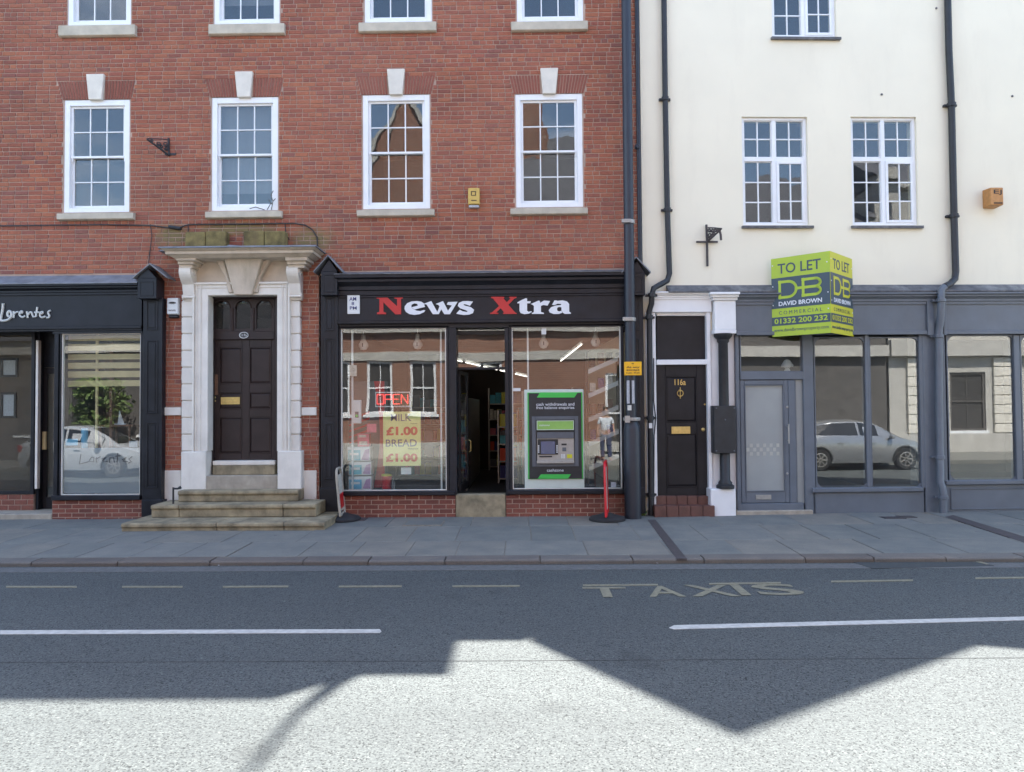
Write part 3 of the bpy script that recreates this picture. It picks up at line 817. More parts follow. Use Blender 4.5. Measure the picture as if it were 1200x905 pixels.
pr.build('gable', M['render'], cb)
rf = MB(F1); rf.box(0.0, XR, 0.301, 8.6, 10.9, 11.1); rf.build('roof', M['slate'], cb)
bk = MB(F1); bk.box(0.0, XR, 8.3, 8.6, -0.1, 10.899); bk.box(0.01, 0.25, 0.301, 8.299, -0.1, 10.899); bk.box(XR - 0.25, XR - 0.01, 0.301, 8.299, -0.1, 10.899); bk.build('rear_wall', M['render'], cb)
for z0, z1 in ((4.3, 7.3), (7.6, 10.5)):
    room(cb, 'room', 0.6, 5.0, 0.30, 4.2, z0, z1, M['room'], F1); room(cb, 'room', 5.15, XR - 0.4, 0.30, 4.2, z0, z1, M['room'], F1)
def casement(parent, r, fr):
    x0, x1, z0, z1 = r
    H, W_ = z1 - z0, x1 - x0
    Y0, Y1 = 0.045, 0.12
    mb = MB(fr)
    o = 0.052
    mb.ring(x0 + 0.001, x1 - 0.001, z0 + 0.001, z1 - 0.001, o, o, o * 0.9, o, Y0, Y1)
    xm, zt = (x0 + x1) / 2, z1 - H * 0.385
    mb.box(xm - 0.035, xm + 0.035, Y0 + 0.002, Y1 - 0.002, z0 + o, z1 - o * 0.9)
    mb.box(x0 + o, xm - 0.035, Y0 + 0.004, Y1 - 0.004, zt - 0.035, zt + 0.035); mb.box(xm + 0.035, x1 - o, Y0 + 0.004, Y1 - 0.004, zt - 0.035, zt + 0.035)
    w = mb.build('window', M['white'], parent, bevel=0.004)
    lights = [(x0 + o, xm - 0.035, zt + 0.035, z1 - o * 0.9, 2, 2, 0.012), (xm + 0.035, x1 - o, zt + 0.035, z1 - o * 0.9, 2, 2, 0.012),
              (x0 + o, xm - 0.035, z0 + o, zt - 0.035, 2, 3, 0.012), (xm + 0.035, x1 - o, z0 + o, zt - 0.035, 2, 3, 0.045)]
    for a, b, c, d, nx, nz, rim in lights:
        s = MB(fr)
        ys = Y0 - 0.012 if rim > 0.02 else Y0 + 0.02
        s.ring(a + 0.001, b - 0.001, c + 0.001, d - 0.001, rim, rim, rim, rim, ys, ys + 0.045)
        a, b, c, d = a + rim, b - rim, c + rim, d - rim
        bw = 0.022
        xs = [a + (b - a) * k / nx for k in range(nx + 1)]; zs = [c + (d - c) * k / nz for k in range(nz + 1)]
        for k in range(1, nx): s.box(xs[k] - bw / 2, xs[k] + bw / 2, ys + 0.006, ys + 0.036, c, d)
        for k in range(1, nz):
            for q in range(nx): s.box(xs[q] + (bw / 2 if q else 0), xs[q + 1] - (bw / 2 if q < nx - 1 else 0), ys + 0.008, ys + 0.034, zs[k] - bw / 2, zs[k] + bw / 2)
        s.build('sash', M['white'], w, bevel=0.003)
        for p in range(nx):
            for q in range(nz):
                pane_obj(w, xs[p] + (bw / 2 if p else 0), xs[p + 1] - (bw / 2 if p < nx - 1 else 0), ys + 0.02, zs[q] + (bw / 2 if q else 0), zs[q + 1] - (bw / 2 if q < nz - 1 else 0), M['glass'], fr, tilt=0.010)
    s = MB(fr); s.prismx([(0.10, z0 - 0.05), (-0.06, z0 - 0.065), (-0.06, z0 - 0.02), (0.10, z0)], x0 - 0.03, x1 + 0.06)
    s.build('sill', M['slate_ledge'], parent, bevel=0.004)
for r in cw: casement(cb, r, F1)
# lead ledge over the shopfront
lg = MB(F1)
za, zb = LZ(900, 343, -0.16, F1), LZ(900, 334, -0.0, F1)
lg.prismx([(0.0, za), (-0.20, za), (-0.20, za + 0.03), (0.0, zb)], LX(782, 336, -0.1, F1), XR)
lg.build('ledge', M['slate_ledge'], cb, bevel=0.006)
for px, py in ((1097, 10), (1033, 111), (1186, 113)):
    hl = MB(F1); x, z = L(px, py, 0, F1); hl.lathey(x, z, [(0.018, 0.0), (0.02, -0.012), (0.008, -0.018)], 8); hl.build('wall_plug', M['slate_ledge'], cb)
# ------------------------------------------------------------------ shopfront helpers
def panel_strips(mb, x0, x1, z0, z1, y, w=0.014, d=0.010):
    mb.ring(x0, x1, z0, z1, w, w, w, w, y - d, y)
def riser(parent, x0, x1, z0, z1, y, fr=F0, depth=0.2):
    mb = MB(fr); mb.box(x0, x1, y + 0.006, y + depth, z0, z1)
    r = mb.build('stall_riser', M['mortar'], parent)
    n = max(1, round((z1 - z0) / 0.078)); ch = (z1 - z0) / n
    for i in range(n):
        x = x0 - (0.115 if i % 2 else 0.0)
        while x < x1 - 0.02:
            a, b = max(x, x0), min(x + 0.215, x1)
            if b - a > 0.03:
                mb = MB(fr); brick_geo(mb, a + 0.002, b - 0.002, z0 + i * ch + 0.005, z0 + (i + 1) * ch - 0.005, y - RND.uniform(0, 0.004), y + 0.008)
                mb.build('brick', M['riser_brick'], r, recalc=False)
            x += 0.225
    return r
def pilaster(parent, px0, px1, ptop, pbot, y, panels, fr=F0, plinth=None):
    mb = MB(fr); mb.pbox(px0, px1, ptop, pbot, y, 0.0)
    p = mb.build('pilaster', M['black'], parent, bevel=0.006)
    for a, b in panels:
        mx = (px0 + px1) / 2
        x0, x1 = LX(px0 + 4.5, (a + b) / 2, y, fr), LX(px1 - 4.5, (a + b) / 2, y, fr)
        s = MB(fr); panel_strips(s, x0, x1, LZ(mx, b, y, fr), LZ(mx, a, y, fr), y, 0.022, 0.014)
        s.box(x0 + 0.045, x1 - 0.045, y - 0.010, y, LZ(mx, b, y, fr) + 0.045, LZ(mx, a, y, fr) - 0.045)
        s.build('panel_moulding', M['black'], p, bevel=0.004)
    if plinth:
        s = MB(fr); s.pbox(px0 - 1.5, px1 + 1.5, plinth, pbot + 2, y - 0.025, 0.0); s.build('plinth', M['black'], p, bevel=0.006)
    return p
def corbel(parent, px0, px1, ptop, pbot, y, capx0, capx1, peak, eave, capy):
    mb = MB(); mb.pbox(px0, px1, ptop, pbot, y, 0.0)
    c = mb.build('corbel', M['black'], parent, bevel=0.006)
    mx = (px0 + px1) / 2
    # raised panel, foot and steep little gable
    s = MB(); panel_strips(s, LX(px0 + 3, ptop, y), LX(px1 - 3, ptop, y), LZ(mx, pbot - 3, y), LZ(mx, ptop + 4, y), y, 0.014, 0.008)
    s.prism([(LX(px0, ptop, y), LZ(mx, ptop, y) + 0.001), (LX(px1, ptop, y), LZ(mx, ptop, y) + 0.001), (LX(mx, peak, y), LZ(mx, peak + 3, y))], y + 0.004, -0.001)
    s.build('gablet', M['black'], c, bevel=0.003)
    xl, xr, xp = LX(capx0, eave, y), LX(capx1, eave, y), LX((capx0 + capx1) / 2, peak, y)
    ze, zp = LZ(mx, eave, y), LZ(mx, peak, y)
    t = 0.03
    for a in ((xl, xp), (xp, xr)):
        z_a, z_b = (ze, zp) if a[0] == xl else (zp, ze)
        q = MB(); q.prism([(a[0], z_a), (a[1], z_b), (a[1], z_b + t), (a[0], z_a + t)], y - 0.05, -0.002)
        q.build('lead_cap', M['lead'], c, bevel=0.004)
    return c
def cornice(parent, x0, x1, zt, zb, yb, proj, mat, fr=F0, name='cornice', n=4):
    'stepped and splayed moulding, top projecting most'
    H = zt - zb
    pr = [(yb, zb), (yb - proj * 0.18, zb), (yb - proj * 0.18, zb + H * 0.22), (yb - proj * 0.32, zb + H * 0.26), (yb - proj * 0.32, zb + H * 0.45),
          (yb - proj * 0.6, zb + H * 0.62), (yb - proj * 0.72, zb + H * 0.66), (yb - proj * 0.72, zb + H * 0.78), (yb - proj, zb + H * 0.86), (yb - proj, zt), (yb, zt + 0.02)]
    mb = MB(fr); mb.prismx(pr, x0, x1)
    return mb.build(name, mat, parent)
def px_poly(mb, pts, u0, v0, sc, y, depth):
    mb.prism([L(u0 + u / sc, v0 + v / sc, y) for u, v in pts], y - depth, y)
def lamp_bulb(px, ptop, pbot, y, label, tag_top=False):
    x, zb = L(px, pbot, y); zt = LZ(px, ptop, y)
    t = thing('light_bulb', label, 'light bulb', (x, y, zb), 'bulbs hanging in the newsagent windows')
    b = MB(); r = 0.085
    b.lathe(x, y, [(0.004, zb), (r * 0.6, zb + 0.015), (r, zb + 0.075), (r * 0.96, zb + 0.11), (r * 0.55, zb + 0.17), (r * 0.4, zb + 0.2)], 16)
    b.build('glass_bulb', M['bulb_glass'], t, smooth=True)
    c = MB(); c.lathe(x, y, [(r * 0.42, zb + 0.2), (r * 0.42, zb + 0.26), (0.012, zb + 0.28)], 12); c.build('cap', M['atm_silver'], t, smooth=True)
    f = MB(); f.tube([(x, y, zb + 0.28), (x, y, zt + 0.05)], 0.006, 6); f.build('flex', M['plastic_white'], t)
    k = MB(); k.box(x - 0.008, x + 0.008, y - r - 0.004, y - r + 0.02, zb + 0.06, zb + 0.12); k.build('filament', M['ink'], t)

# ------------------------------------------------------------------ News Xtra shopfront
ns = thing('newsagent_shopfront', 'black timber newsagent shopfront with red and white News Xtra lettering and two display windows', 'shopfront', (LX(560, 600), -0.1, 0))
YF = -0.13
pilaster(ns, 376, 396, 346, 598, -0.15, [(348, 388), (397, 488), (496, 562)], plinth=572)
pilaster(ns, 736, 755, 346, 600, -0.15, [(348, 388), (397, 488), (496, 562)], plinth=572)
corbel(ns, 376, 395, 318, 346, -0.30, 368, 402, 301, 320, -0.34)
corbel(ns, 737, 756, 320, 346, -0.30, 728, 762, 303, 321, -0.34)
xa, xb = LX(396, 360, YF), LX(736, 360, YF)
cornice(ns, xa, xb, LZ(560, 321, -0.3), LZ(560, 345, YF), YF, 0.20, M['black'])
mb = MB(); mb.prismx([(0, LZ(560, 321, -0.3) + 0.024), (-0.345, LZ(560, 321, -0.3) + 0.002), (-0.345, LZ(560, 321, -0.3) + 0.016), (0, LZ(560, 321, -0.3) + 0.10)], xa - 0.02, xb + 0.02)
mb.build('lead_flashing', M['slate_ledge'], ns, bevel=0.004)
mb = MB(); mb.box(xa, xb, YF, 0.0, LZ(560, 379, YF), LZ(560, 345, YF) - 0.001); fas = mb.build('fascia', M['black'], ns)
mb = MB(); mb.box(xa, xb, YF - 0.035, YF - 0.001, LZ(560, 378.5, YF), LZ(560, 375, YF)); mb.box(xa, xb, YF - 0.02, YF - 0.001, LZ(560, 348.0, YF), LZ(560, 345.3, YF)); mb.build('fascia_moulding', M['black'], ns, bevel=0.006)
mb = MB(); mb.box(xa, xb, -0.10, 0.02, LZ(560, 384, -0.1), LZ(560, 379.2, -0.1)); mb.build('head_rail', M['black'], ns, bevel=0.004)
# lettering, traced as letter shapes
NEWS = {'N': [(52, 80), (165, 76), (285, 185), (285, 102), (255, 97), (255, 80), (350, 80), (350, 97), (330, 102), (330, 276), (265, 276), (130, 140), (130, 248), (160, 258), (160, 275), (58, 275), (58, 258), (85, 248), (85, 102), (52, 97)]}
mb = MB(); px_poly(mb, NEWS['N'], 436, 340, 9.677, YF - 0.001, 0.012); mb.build('letter', M['red_sign'], fas)
XG = [(150, 78), (300, 78), (300, 90), (290, 95), (328, 140), (372, 96), (355, 91), (355, 78), (438, 78), (438, 90), (415, 97), (345, 168), (425, 258), (440, 262), (440, 272), (285, 272), (285, 260), (300, 256), (258, 205), (208, 255), (232, 260), (232, 272), (138, 272), (138, 262), (160, 255), (242, 182), (172, 97), (150, 92)]
mb = MB(); px_poly(mb, XG, 560, 340, 9.677, YF - 0.001, 0.012); mb.build('letter', M['red_sign'], fas)
WHITE = [(436, [[(598, 190), (592, 155), (560, 134), (510, 126), (450, 130), (400, 150), (372, 185), (368, 215), (385, 250), (425, 274), (480, 283), (540, 275), (590, 252), (605, 232), (585, 228), (550, 240), (510, 236), (478, 222), (446, 200), (448, 168), (480, 152), (512, 158), (522, 180)],
                [(446, 198), (520, 178), (600, 184), (600, 192), (482, 222)]]),
         (436, [[(585, 158), (672, 126), (755, 275), (690, 275), (618, 165)], [(730, 274), (757, 274), (800, 190), (778, 158)], [(722, 160), (805, 126), (882, 275), (820, 275), (752, 168)],
                [(850, 275), (884, 275), (970, 134), (862, 138), (848, 165), (906, 176), (862, 235)]]),
         (436, [[(1145, 132), (1110, 180), (1070, 165), (1045, 160), (1035, 168), (1060, 180), (1120, 195), (1157, 225), (1145, 262), (1100, 280), (1040, 284), (985, 276), (955, 268), (995, 225), (1030, 243), (1075, 250), (1085, 240), (1060, 228), (1000, 208), (972, 180), (985, 147), (1030, 127), (1090, 126)]]),
         (560, [[(448, 152), (448, 140), (500, 112), (545, 94), (558, 98), (558, 128), (600, 128), (595, 150), (558, 152), (558, 235), (575, 248), (605, 240), (612, 250), (580, 268), (530, 276), (485, 262), (472, 235), (472, 152)]]),
         (560, [[(600, 160), (690, 120), (705, 128), (705, 148), (750, 120), (820, 126), (790, 178), (740, 170), (715, 182), (715, 250), (748, 260), (748, 272), (612, 272), (612, 262), (635, 250), (635, 182), (620, 167)]]),
         (560, [[(840, 168), (870, 118), (895, 120), (900, 124), (960, 118), (1010, 130), (1035, 160), (1035, 245), (1055, 260), (1055, 270), (985, 272), (962, 256), (948, 232), (948, 200), (935, 192), (908, 195), (896, 215), (904, 238), (925, 244), (946, 236), (958, 258), (920, 272), (860, 273), (815, 256), (803, 230), (830, 196), (880, 178), (940, 172), (945, 158), (905, 155), (868, 172)]])]
for u0, polys in WHITE:
    mb = MB()
    for k, p in enumerate(polys): px_poly(mb, p, u0, 340, 9.677, YF - 0.001, 0.012 + 0.0006 * k)
    mb.build('letter', M['white_sign'], fas)
# little AM PM plate
pl = MB(); pl.pbox(407, 421.5, 345.5, 368, YF - 0.03, YF - 0.001); plate = pl.build('hours_plate', M['plastic_white'], ns, bevel=0.004)
t = MB(); ptext(t, 'AM', 409.5, 417.5, 348.3, 352.6, YF - 0.031, 0.008); ptext(t, '8', 412, 415, 354, 357.6, YF - 0.031, 0.01); ptext(t, 'PM', 410, 418, 359.2, 363, YF - 0.031, 0.008); t.build('lettering', M['navy'], plate)
# windows
YG = -0.045
def shop_window(parent, px0, px1, py0, py1, verts, name='display_window', matg='shop_glass', fr=F0, framemat='black'):
    x0, x1, z0, z1 = wrect(px0, px1, py0, py1, YG, fr)
    mb = MB(fr); mb.ring(x0 - 0.045, x1 + 0.045, z0 - 0.03, z1 + 0.03, 0.045, 0.045, 0.03, 0.03, -0.10, 0.04)
    w = mb.build(name, M[framemat], parent, bevel=0.005)
    s = MB(fr); s.ring(x0 + 0.001, x1 - 0.001, z0 + 0.001, z1 - 0.001, 0.018, 0.018, 0.018, 0.014, -0.075, -0.012)
    s.build('bead', M['old_white'] if framemat == 'black' else M[framemat], w, bevel=0.003)
    pane_obj(w, x0 + 0.006, x1 - 0.006, YG, z0 + 0.006, z1 - 0.006, M[matg], fr)
    return w, (x0, x1, z0, z1)
w1, r1 = shop_window(ns, 400, 523.5, 384.5, 575, [])
w2, r2 = shop_window(ns, 600, 728, 382.5, 573, [])
for px, wpar in ((413, w1), (517, w1), (619, w2)):
    x = LX(px, 470, 0.06); s = MB(); s.box(x - 0.014, x + 0.014, 0.05, 0.085, r1[2] - 0.02, r1[3] + 0.02); s.build('shelf_upright', M['plastic_white'], wpar)
mb = MB(); mb.box(LX(396, 578, -0.16), LX(533, 578, -0.16), -0.17, 0.05, LZ(460, 581, -0.17), LZ(460, 576, -0.17)); mb.build('window_sill', M['black'], ns, bevel=0.008)
mb = MB(); mb.box(LX(594, 577, -0.16), LX(736, 577, -0.16), -0.17, 0.05, LZ(660, 579.5, -0.17), LZ(660, 574.5, -0.17)); mb.build('window_sill', M['black'], ns, bevel=0.008)
riser(ns, LX(396, 590, -0.11), LX(534, 590, -0.11), -0.03, LZ(460, 581, -0.17) - 0.002, -0.11)
riser(ns, LX(593, 590, -0.11), LX(736, 590, -0.11), -0.03, LZ(660, 579.5, -0.17) - 0.002, -0.11)
# door posts, transom, glazed door and step
yd = 0.10
for a, b in ((526.5, 535), (592, 596.5)):
    mb = MB(); mb.pbox(a, b, 384, 581, -0.12, 0.14); mb.build('door_post', M['black'], ns, bevel=0.006)
dx0, dx1 = LX(535.5, 470, yd), LX(592, 470, yd)
zs_step, zt_tr = LZ(563, 579.5, -0.1), LZ(563, 390, yd)
mb = MB(); mb.box(dx0, dx1, 0.05, 0.14, LZ(563, 392.5, yd), LZ(563, 388, yd)); mb.build('transom', M['black'], ns, bevel=0.004)
pane_obj(ns, dx0, dx1, 0.09, LZ(563, 388, yd) + 0.002, LZ(563, 383, yd) + 0.05, M['shop_glass'], name='transom_light')
pane_obj(ns, dx0, dx1, 0.09, LZ(563, 431, yd), LZ(563, 392.5, yd) - 0.002, M['shop_glass'], name='over_light')
DF = Frame(dx0 + 0.03, 0.16, radians(84)); DW, DT = dx1 - dx0, LZ(563, 432, yd)      # the leaf stands open inside
mb = MB(); mb.box(dx0, dx1, 0.06, 0.13, DT - 0.02, DT + 0.02); mb.build('transom', M['black'], ns, bevel=0.004)
dm = MB(DF); dm.ring(0.0, DW, zs_step + 0.01, DT - 0.03, 0.06, 0.06, 0.06, 0.12, -0.02, 0.02)
door = dm.build('door', M['door_black'], ns, bevel=0.005)
pane_obj(door, 0.06, DW - 0.06, 0.0, zs_step + 0.13, DT - 0.09, M['shop_glass'], DF)
h = MB(DF); h.tube([(DW - 0.03, -0.02, 1.0), (DW - 0.03, -0.06, 1.02), (DW - 0.03, -0.06, 1.2), (DW - 0.03, -0.02, 1.22)], 0.011, 8); h.build('handle', M['brass'], door)
mb = MB(); mb.box(LX(534.5, 590, -0.1), LX(592.5, 590, -0.1), -0.13, 0.14, -0.05, zs_step); mb.build('doorstep', M['step'], ns, bevel=0.01)
# the shop interior
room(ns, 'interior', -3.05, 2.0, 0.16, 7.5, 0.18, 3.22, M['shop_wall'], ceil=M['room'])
mb = MB(); mb.box(r1[0] - 0.05, r1[1] + 0.05, 0.05, 0.75, r1[2] - 0.03, r1[2] - 0.002); mb.build('display_board', M['room'], ns)
mb = MB(); mb.box(r2[0] - 0.02, r2[1] + 0.05, 0.05, 0.75, r2[2] - 0.03, r2[2] - 0.002); mb.build('display_board', M['room'], ns)
ORD = ('first', 'second', 'third', 'fourth', 'fifth')
def light_row(pts, label):
    for k in range(len(pts) - 1):
        a, b = Vector(pts[k]), Vector(pts[k + 1])
        d = (b - a) * 0.8
        t = thing('tube_light', ORD[k] + label, 'strip light', tuple(a), 'strip lights in the newsagent')
        e = MB(); e.tube([a, a + d], 0.013, 8); e.build('tube', M['tubelight'], t)
        hsg = MB(); hsg.tube([a + Vector((0, 0, 0.055)), a + d + Vector((0, 0, 0.055))], 0.026, 4); hsg.build('housing', M['plastic_white'], t)
light_row([(1.14 - 0.03 * k, 1.9 + 1.1 * k, 3.0) for k in range(6)], ' strip light from the window in the row running back under the newsagent ceiling')
light_row([(-1.62 + 0.36 * k, 3.4 + 0.75 * k, 2.86 - 0.055 * k) for k in range(6)], ' strip light from the left in the cross row deep in the newsagent')
def shelf_unit(x0, x1, y0, y1, z0, z1, n, label, seed):
    rn = random.Random(seed)
    t = thing('shelf_unit', label, 'shelves', ((x0 + x1) / 2, (y0 + y1) / 2, z0))
    f = MB(); f.box(x0, x0 + 0.03, y0, y1, z0, z1); f.box(x1 - 0.03, x1, y0, y1, z0, z1)
    for k in range(n): 
        z = z0 + 0.08 + (z1 - z0 - 0.1) * k / n; f.box(x0 + 0.03, x1 - 0.03, y0, y1, z, z + 0.025)
    f.build('frame', M['atm_silver'], t)
    mats = ['paper', 'pink', 'teal', 'poster_red', 'navy', 'lime2', 'atm_grey']
    mbs = {k: MB() for k in mats}
    for k in range(n):
        z = z0 + 0.106 + (z1 - z0 - 0.1) * k / n
        h = (z1 - z0) / n * 0.7
        if x1 - x0 > y1 - y0:
            x = x0 + 0.05
            while x < x1 - 0.2:
                w = rn.uniform(0.06, 0.16); mbs[rn.choice(mats)].box(x, x + w, y0 + rn.uniform(0, 0.06), y1 - 0.05, z, z + h * rn.uniform(0.55, 1)); x += w + 0.012
        else:
            y = y0 + 0.05
            while y < y1 - 0.2:
                w = rn.uniform(0.06, 0.16); mbs[rn.choice(mats)].box(x0 + 0.05, x1 - rn.uniform(0, 0.06), y, y + w, z, z + h * rn.uniform(0.55, 1)); y += w + 0.012
    for k, q in mbs.items():
        if q.v: tag(q.build('goods', M[k], t), kind='stuff')
shelf_unit(-1.5, -1.1, 2.2, 6.6, 0.18, 2.0, 5, 'long gondola of stacked goods left of the newsagent doorway', 1)
shelf_unit(-0.9, 1.3, 7.0, 7.4, 0.18, 2.3, 5, 'tall shelves of packets on the back wall of the newsagent', 2)
shelf_unit(-0.55, -0.1, 3.6, 6.0, 0.18, 1.75, 4, 'low shelves of papers straight behind the newsagent door', 3)
shelf_unit(-0.02, 0.30, 1.4, 4.8, 0.18, 2.1, 6, 'tall rack of magazines just inside the newsagent door on the right', 5)
shelf_unit(-2.9, -1.7, 4.6, 5.0, 0.18, 2.2, 5, 'wide shelves of cartons across the back of the left newsagent window', 6)

# things in the windows
lamp_bulb(426, 386, 411, 0.30, 'pearl bulb hanging at the top left of the window with the MILK poster')
lamp_bulb(489.5, 386, 410, 0.30, 'pearl bulb hanging above the right side of the MILK poster')
lamp_bulb(637, 384, 409, 0.30, 'pearl bulb with a price ticket hanging above the cash machine')
lamp_bulb(698, 384, 407, 0.30, 'pearl bulb hanging at the right of the cash machine window')
yp = 0.0
t = MB(); t.pbox(449, 493, 482.5, 546, yp, yp + 0.004)
po = t.build('poster', M['poster']); tag(po, 'yellow poster reading MILK and BREAD one pound each in the left window', 'poster')
def label_on(parent, items, mat, y, fr=F0, bold=0.02, depth=0.0015, name='lettering'):
    for it in items:
        q = MB(fr); ptext(q, it[0], *it[1:5], y, it[5] if len(it) > 5 else bold, depth); q.build(name, mat, parent)
label_on(po, [('MILK', 458, 482, 485.5, 493.5, 0.008), ('BREAD', 452, 488.5, 515, 523.5, 0.014)], M['poster_grey'], yp)
label_on(po, [('£1.00', 452.5, 489.5, 500, 510.5, 0.045), ('£1.00', 452, 489.5, 531.5, 541.5, 0.045)], M['poster_red'], yp)
label_on(po, [('2 pints', 481, 489, 495.6, 497.4, 0.01), ('Warburtons', 478, 490, 525, 526.8, 0.01)], M['ink'], yp)
# OPEN neon
ox0, ox1, oz0, oz1 = wrect(441, 479, 462.5, 473.5, 0.06)
op_ = thing('open_sign', 'red neon OPEN sign above the yellow poster', 'neon sign', ((ox0 + ox1) / 2, 0.06, oz0))
GL = {'O': [[(0, 0), (0, 1), (1, 1), (1, 0), (0, 0)]], 'P': [[(0, 0), (0, 1), (1, 1), (1, .5), (0, .5)]], 'E': [[(1, 1), (0, 1), (0, 0), (1, 0)], [(0, .5), (.8, .5)]], 'N': [[(0, 0), (0, 1), (1, 0), (1, 1)]]}
for k, ch in enumerate('OPEN'):
    q = MB(); w = (ox1 - ox0) / 4
    for st in GL[ch]:
        for a, b in zip(st, st[1:]):
            for off in (0.0,):
                q.tube([(ox0 + w * (k + 0.08 + 0.8 * a[0]), 0.06, oz0 + (oz1 - oz0) * a[1]), (ox0 + w * (k + 0.08 + 0.8 * b[0]), 0.06, oz0 + (oz1 - oz0) * b[1])], 0.0085, 6)
    q.build('neon_letter', M['neon'], op_)
q = MB(); q.box(ox0 - 0.02, ox1 + 0.02, 0.075, 0.085, oz0 - 0.05, oz0 - 0.035); q.box(ox0 - 0.02, ox1 + 0.02, 0.075, 0.085, oz1 + 0.03, oz1 + 0.045)
q.box(ox0 - 0.02, ox0 - 0.008, 0.075, 0.085, oz0 - 0.035, oz1 + 0.03); q.box(ox1 + 0.008, ox1 + 0.02, 0.075, 0.085, oz0 - 0.035, oz1 + 0.03); q.build('carrier', M['plastic_white'], op_)
# tissue boxes and other stock on the display board
for k, (a, b, c, d, mcol, lab) in enumerate(((407, 433.5, 524, 540.5, 'teal', 'white and teal tissue box, topmost of the stack in the left window'), (408.5, 435, 541.5, 557, 'teal', 'white and teal tissue box in the middle of the stack in the left window'), (408.5, 435, 558.5, 574, 'blue', 'white and blue tissue box at the bottom of the stack in the left window'))):
    x0, x1, z0, z1 = wrect(a, b, c, d, 0.10)
    t = thing('tissue_box', lab, 'tissue box', ((x0 + x1) / 2, 0.2, z0), 'tissue boxes stacked in the window')
    q = MB(); q.box(x0, x1, 0.10, 0.32, z0, z1); q.build('carton', M['plastic_white'], t, bevel=0.004)
    q = MB(); q.box(x0 + 0.01, x0 + (x1 - x0) * 0.58, 0.097, 0.0995, z0 + 0.012, z1 - 0.05); q.build('printed_band', M[mcol], t)
    q = MB(); q.prism([(x0 + (x1 - x0) * 0.62, z0 + 0.02), (x1 - 0.015, z0 + 0.015), (x1 - 0.01, z1 - 0.03), (x0 + (x1 - x0) * 0.78, z1 - 0.05)], 0.097, 0.0995); q.build('printed_flower', M['lilac'], t)
    q = MB(); q.box(x0 + 0.04, x0 + (x1 - x0) * 0.5, 0.094, 0.0965, (z0 + z1) / 2 - 0.02, (z0 + z1) / 2 + 0.02); q.build('printed_stripe', M['plastic_white'], t)
x0, x1, z0, z1 = wrect(419, 432.5, 508.5, 523.5, 0.12)
t = thing('pink_carton', 'small pink carton standing on the topmost tissue box', 'carton', ((x0 + x1) / 2, 0.2, z0))
q = MB(); q.box(x0, x1, 0.12, 0.28, z0 - 0.002, z1); q.build('carton', M['pink'], t, bevel=0.003)
q = MB(); q.box(x0 + 0.03, x1 - 0.03, 0.117, 0.1195, z0 + 0.03, z0 + 0.09); q.box(x0 + 0.02, x1 - 0.05, 0.117, 0.1195, z1 - 0.06, z1 - 0.02); q.build('printed_label', M['paper'], t)
x0, x1, z0, z1 = wrect(412.5, 423, 469, 496.5, 0.05)
t = thing('dispenser', 'pale grey wall dispenser hung inside the left window above the cartons', 'dispenser', ((x0 + x1) / 2, 0.06, z0))
q = MB(); q.box(x0, x1, 0.05, 0.12, z0, z1); q.build('case', M['plastic_white'], t, bevel=0.01)
q = MB(); q.box(x0 + 0.05, x1 - 0.04, 0.045, 0.049, z0 + 0.10, z0 + 0.2); q.build('window', M['atm_grey'], t)
q = MB(); q.box(x0 + 0.06, x1 - 0.05, 0.040, 0.044, z0 + 0.11, z0 + 0.15); q.build('button', M['green'], t)
for a, b, c, d, mm, lab in ((408, 418, 428, 441, 'paper', 'small printed card taped high at the left of the left newsagent window'), (470, 482, 548, 556, 'plastic_white', 'white notice taped below the yellow poster'), (497, 508, 505, 533, 'door_black', 'dark board painted in for an A-board reflection right of the yellow poster'), (430, 441, 497, 507, 'pink', 'red offer card beside the pink carton')):  # the dark board stands in for an A-board's reflection in the glass
    q = MB(); q.pbox(a, b, c, d, 0.02, 0.024); tag(q.build('card', M[mm]), lab, 'card')
# red drinks cabinet behind
x0, x1, z0, z1 = wrect(406, 452, 447, 574, 0.5)
t = thing('drinks_cabinet', 'pale drinks cabinet with sweeping red stripes behind the tissue boxes', 'cabinet', ((x0 + x1) / 2, 0.6, 0.2))
q = MB(); q.box(x0, x1, 0.5, 0.74, r1[2], z1); q.build('case', M['blind'], t, bevel=0.01)
q = MB()
for k in range(9):
    u0, u1 = k / 9, (k + 1) / 9
    f = lambda u: x1 - 0.22 + 0.12 * sin(u * 3.0)
    za, zb = z0 + (z1 - z0) * u0, z0 + (z1 - z0) * u1
    q.prism([(f(u0), za), (x1 - 0.02, za), (x1 - 0.02, zb), (f(u1), zb)], 0.494, 0.499)
q.build('red_stripe', M['red'], t)
q = MB()
for k in range(5):
    zc = z0 + (z1 - z0) * (0.42 + 0.055 * k); q.prism([(x0 + 0.05, zc), (x1 - 0.28, zc + 0.12), (x1 - 0.28, zc + 0.16), (x0 + 0.05, zc + 0.03)], 0.495, 0.499)
q.build('red_scroll', M['red'], t)
x0, x1, z0, z1 = wrect(446, 458, 545, 574, 0.12)
t = thing('red_bucket', 'red tub below the yellow poster on the window board', 'tub', ((x0 + x1) / 2, 0.22, r1[2]))
q = MB(); q.lathe((x0 + x1) / 2, 0.22, [(0.075, r1[2]), (0.09, r1[2] + 0.2), (0.094, r1[2] + 0.205), (0.094, r1[2] + 0.22), (0.08, r1[2] + 0.22)], 20); q.build('tub', M['red'], t, smooth=True)
q = MB(); q.lathe((x0 + x1) / 2, 0.22, [(0.088, r1[2] + 0.221), (0.088, r1[2] + 0.25), (0.03, r1[2] + 0.26)], 20); q.build('lid', M['lime2'], t, smooth=True)
xb_, zb_ = L(461, 574, 0.15)
t = MB(); t.lathe(xb_, 0.15, [(0.03, r1[2]), (0.032, r1[2] + 0.11), (0.012, r1[2] + 0.16), (0.012, r1[2] + 0.2)], 14)
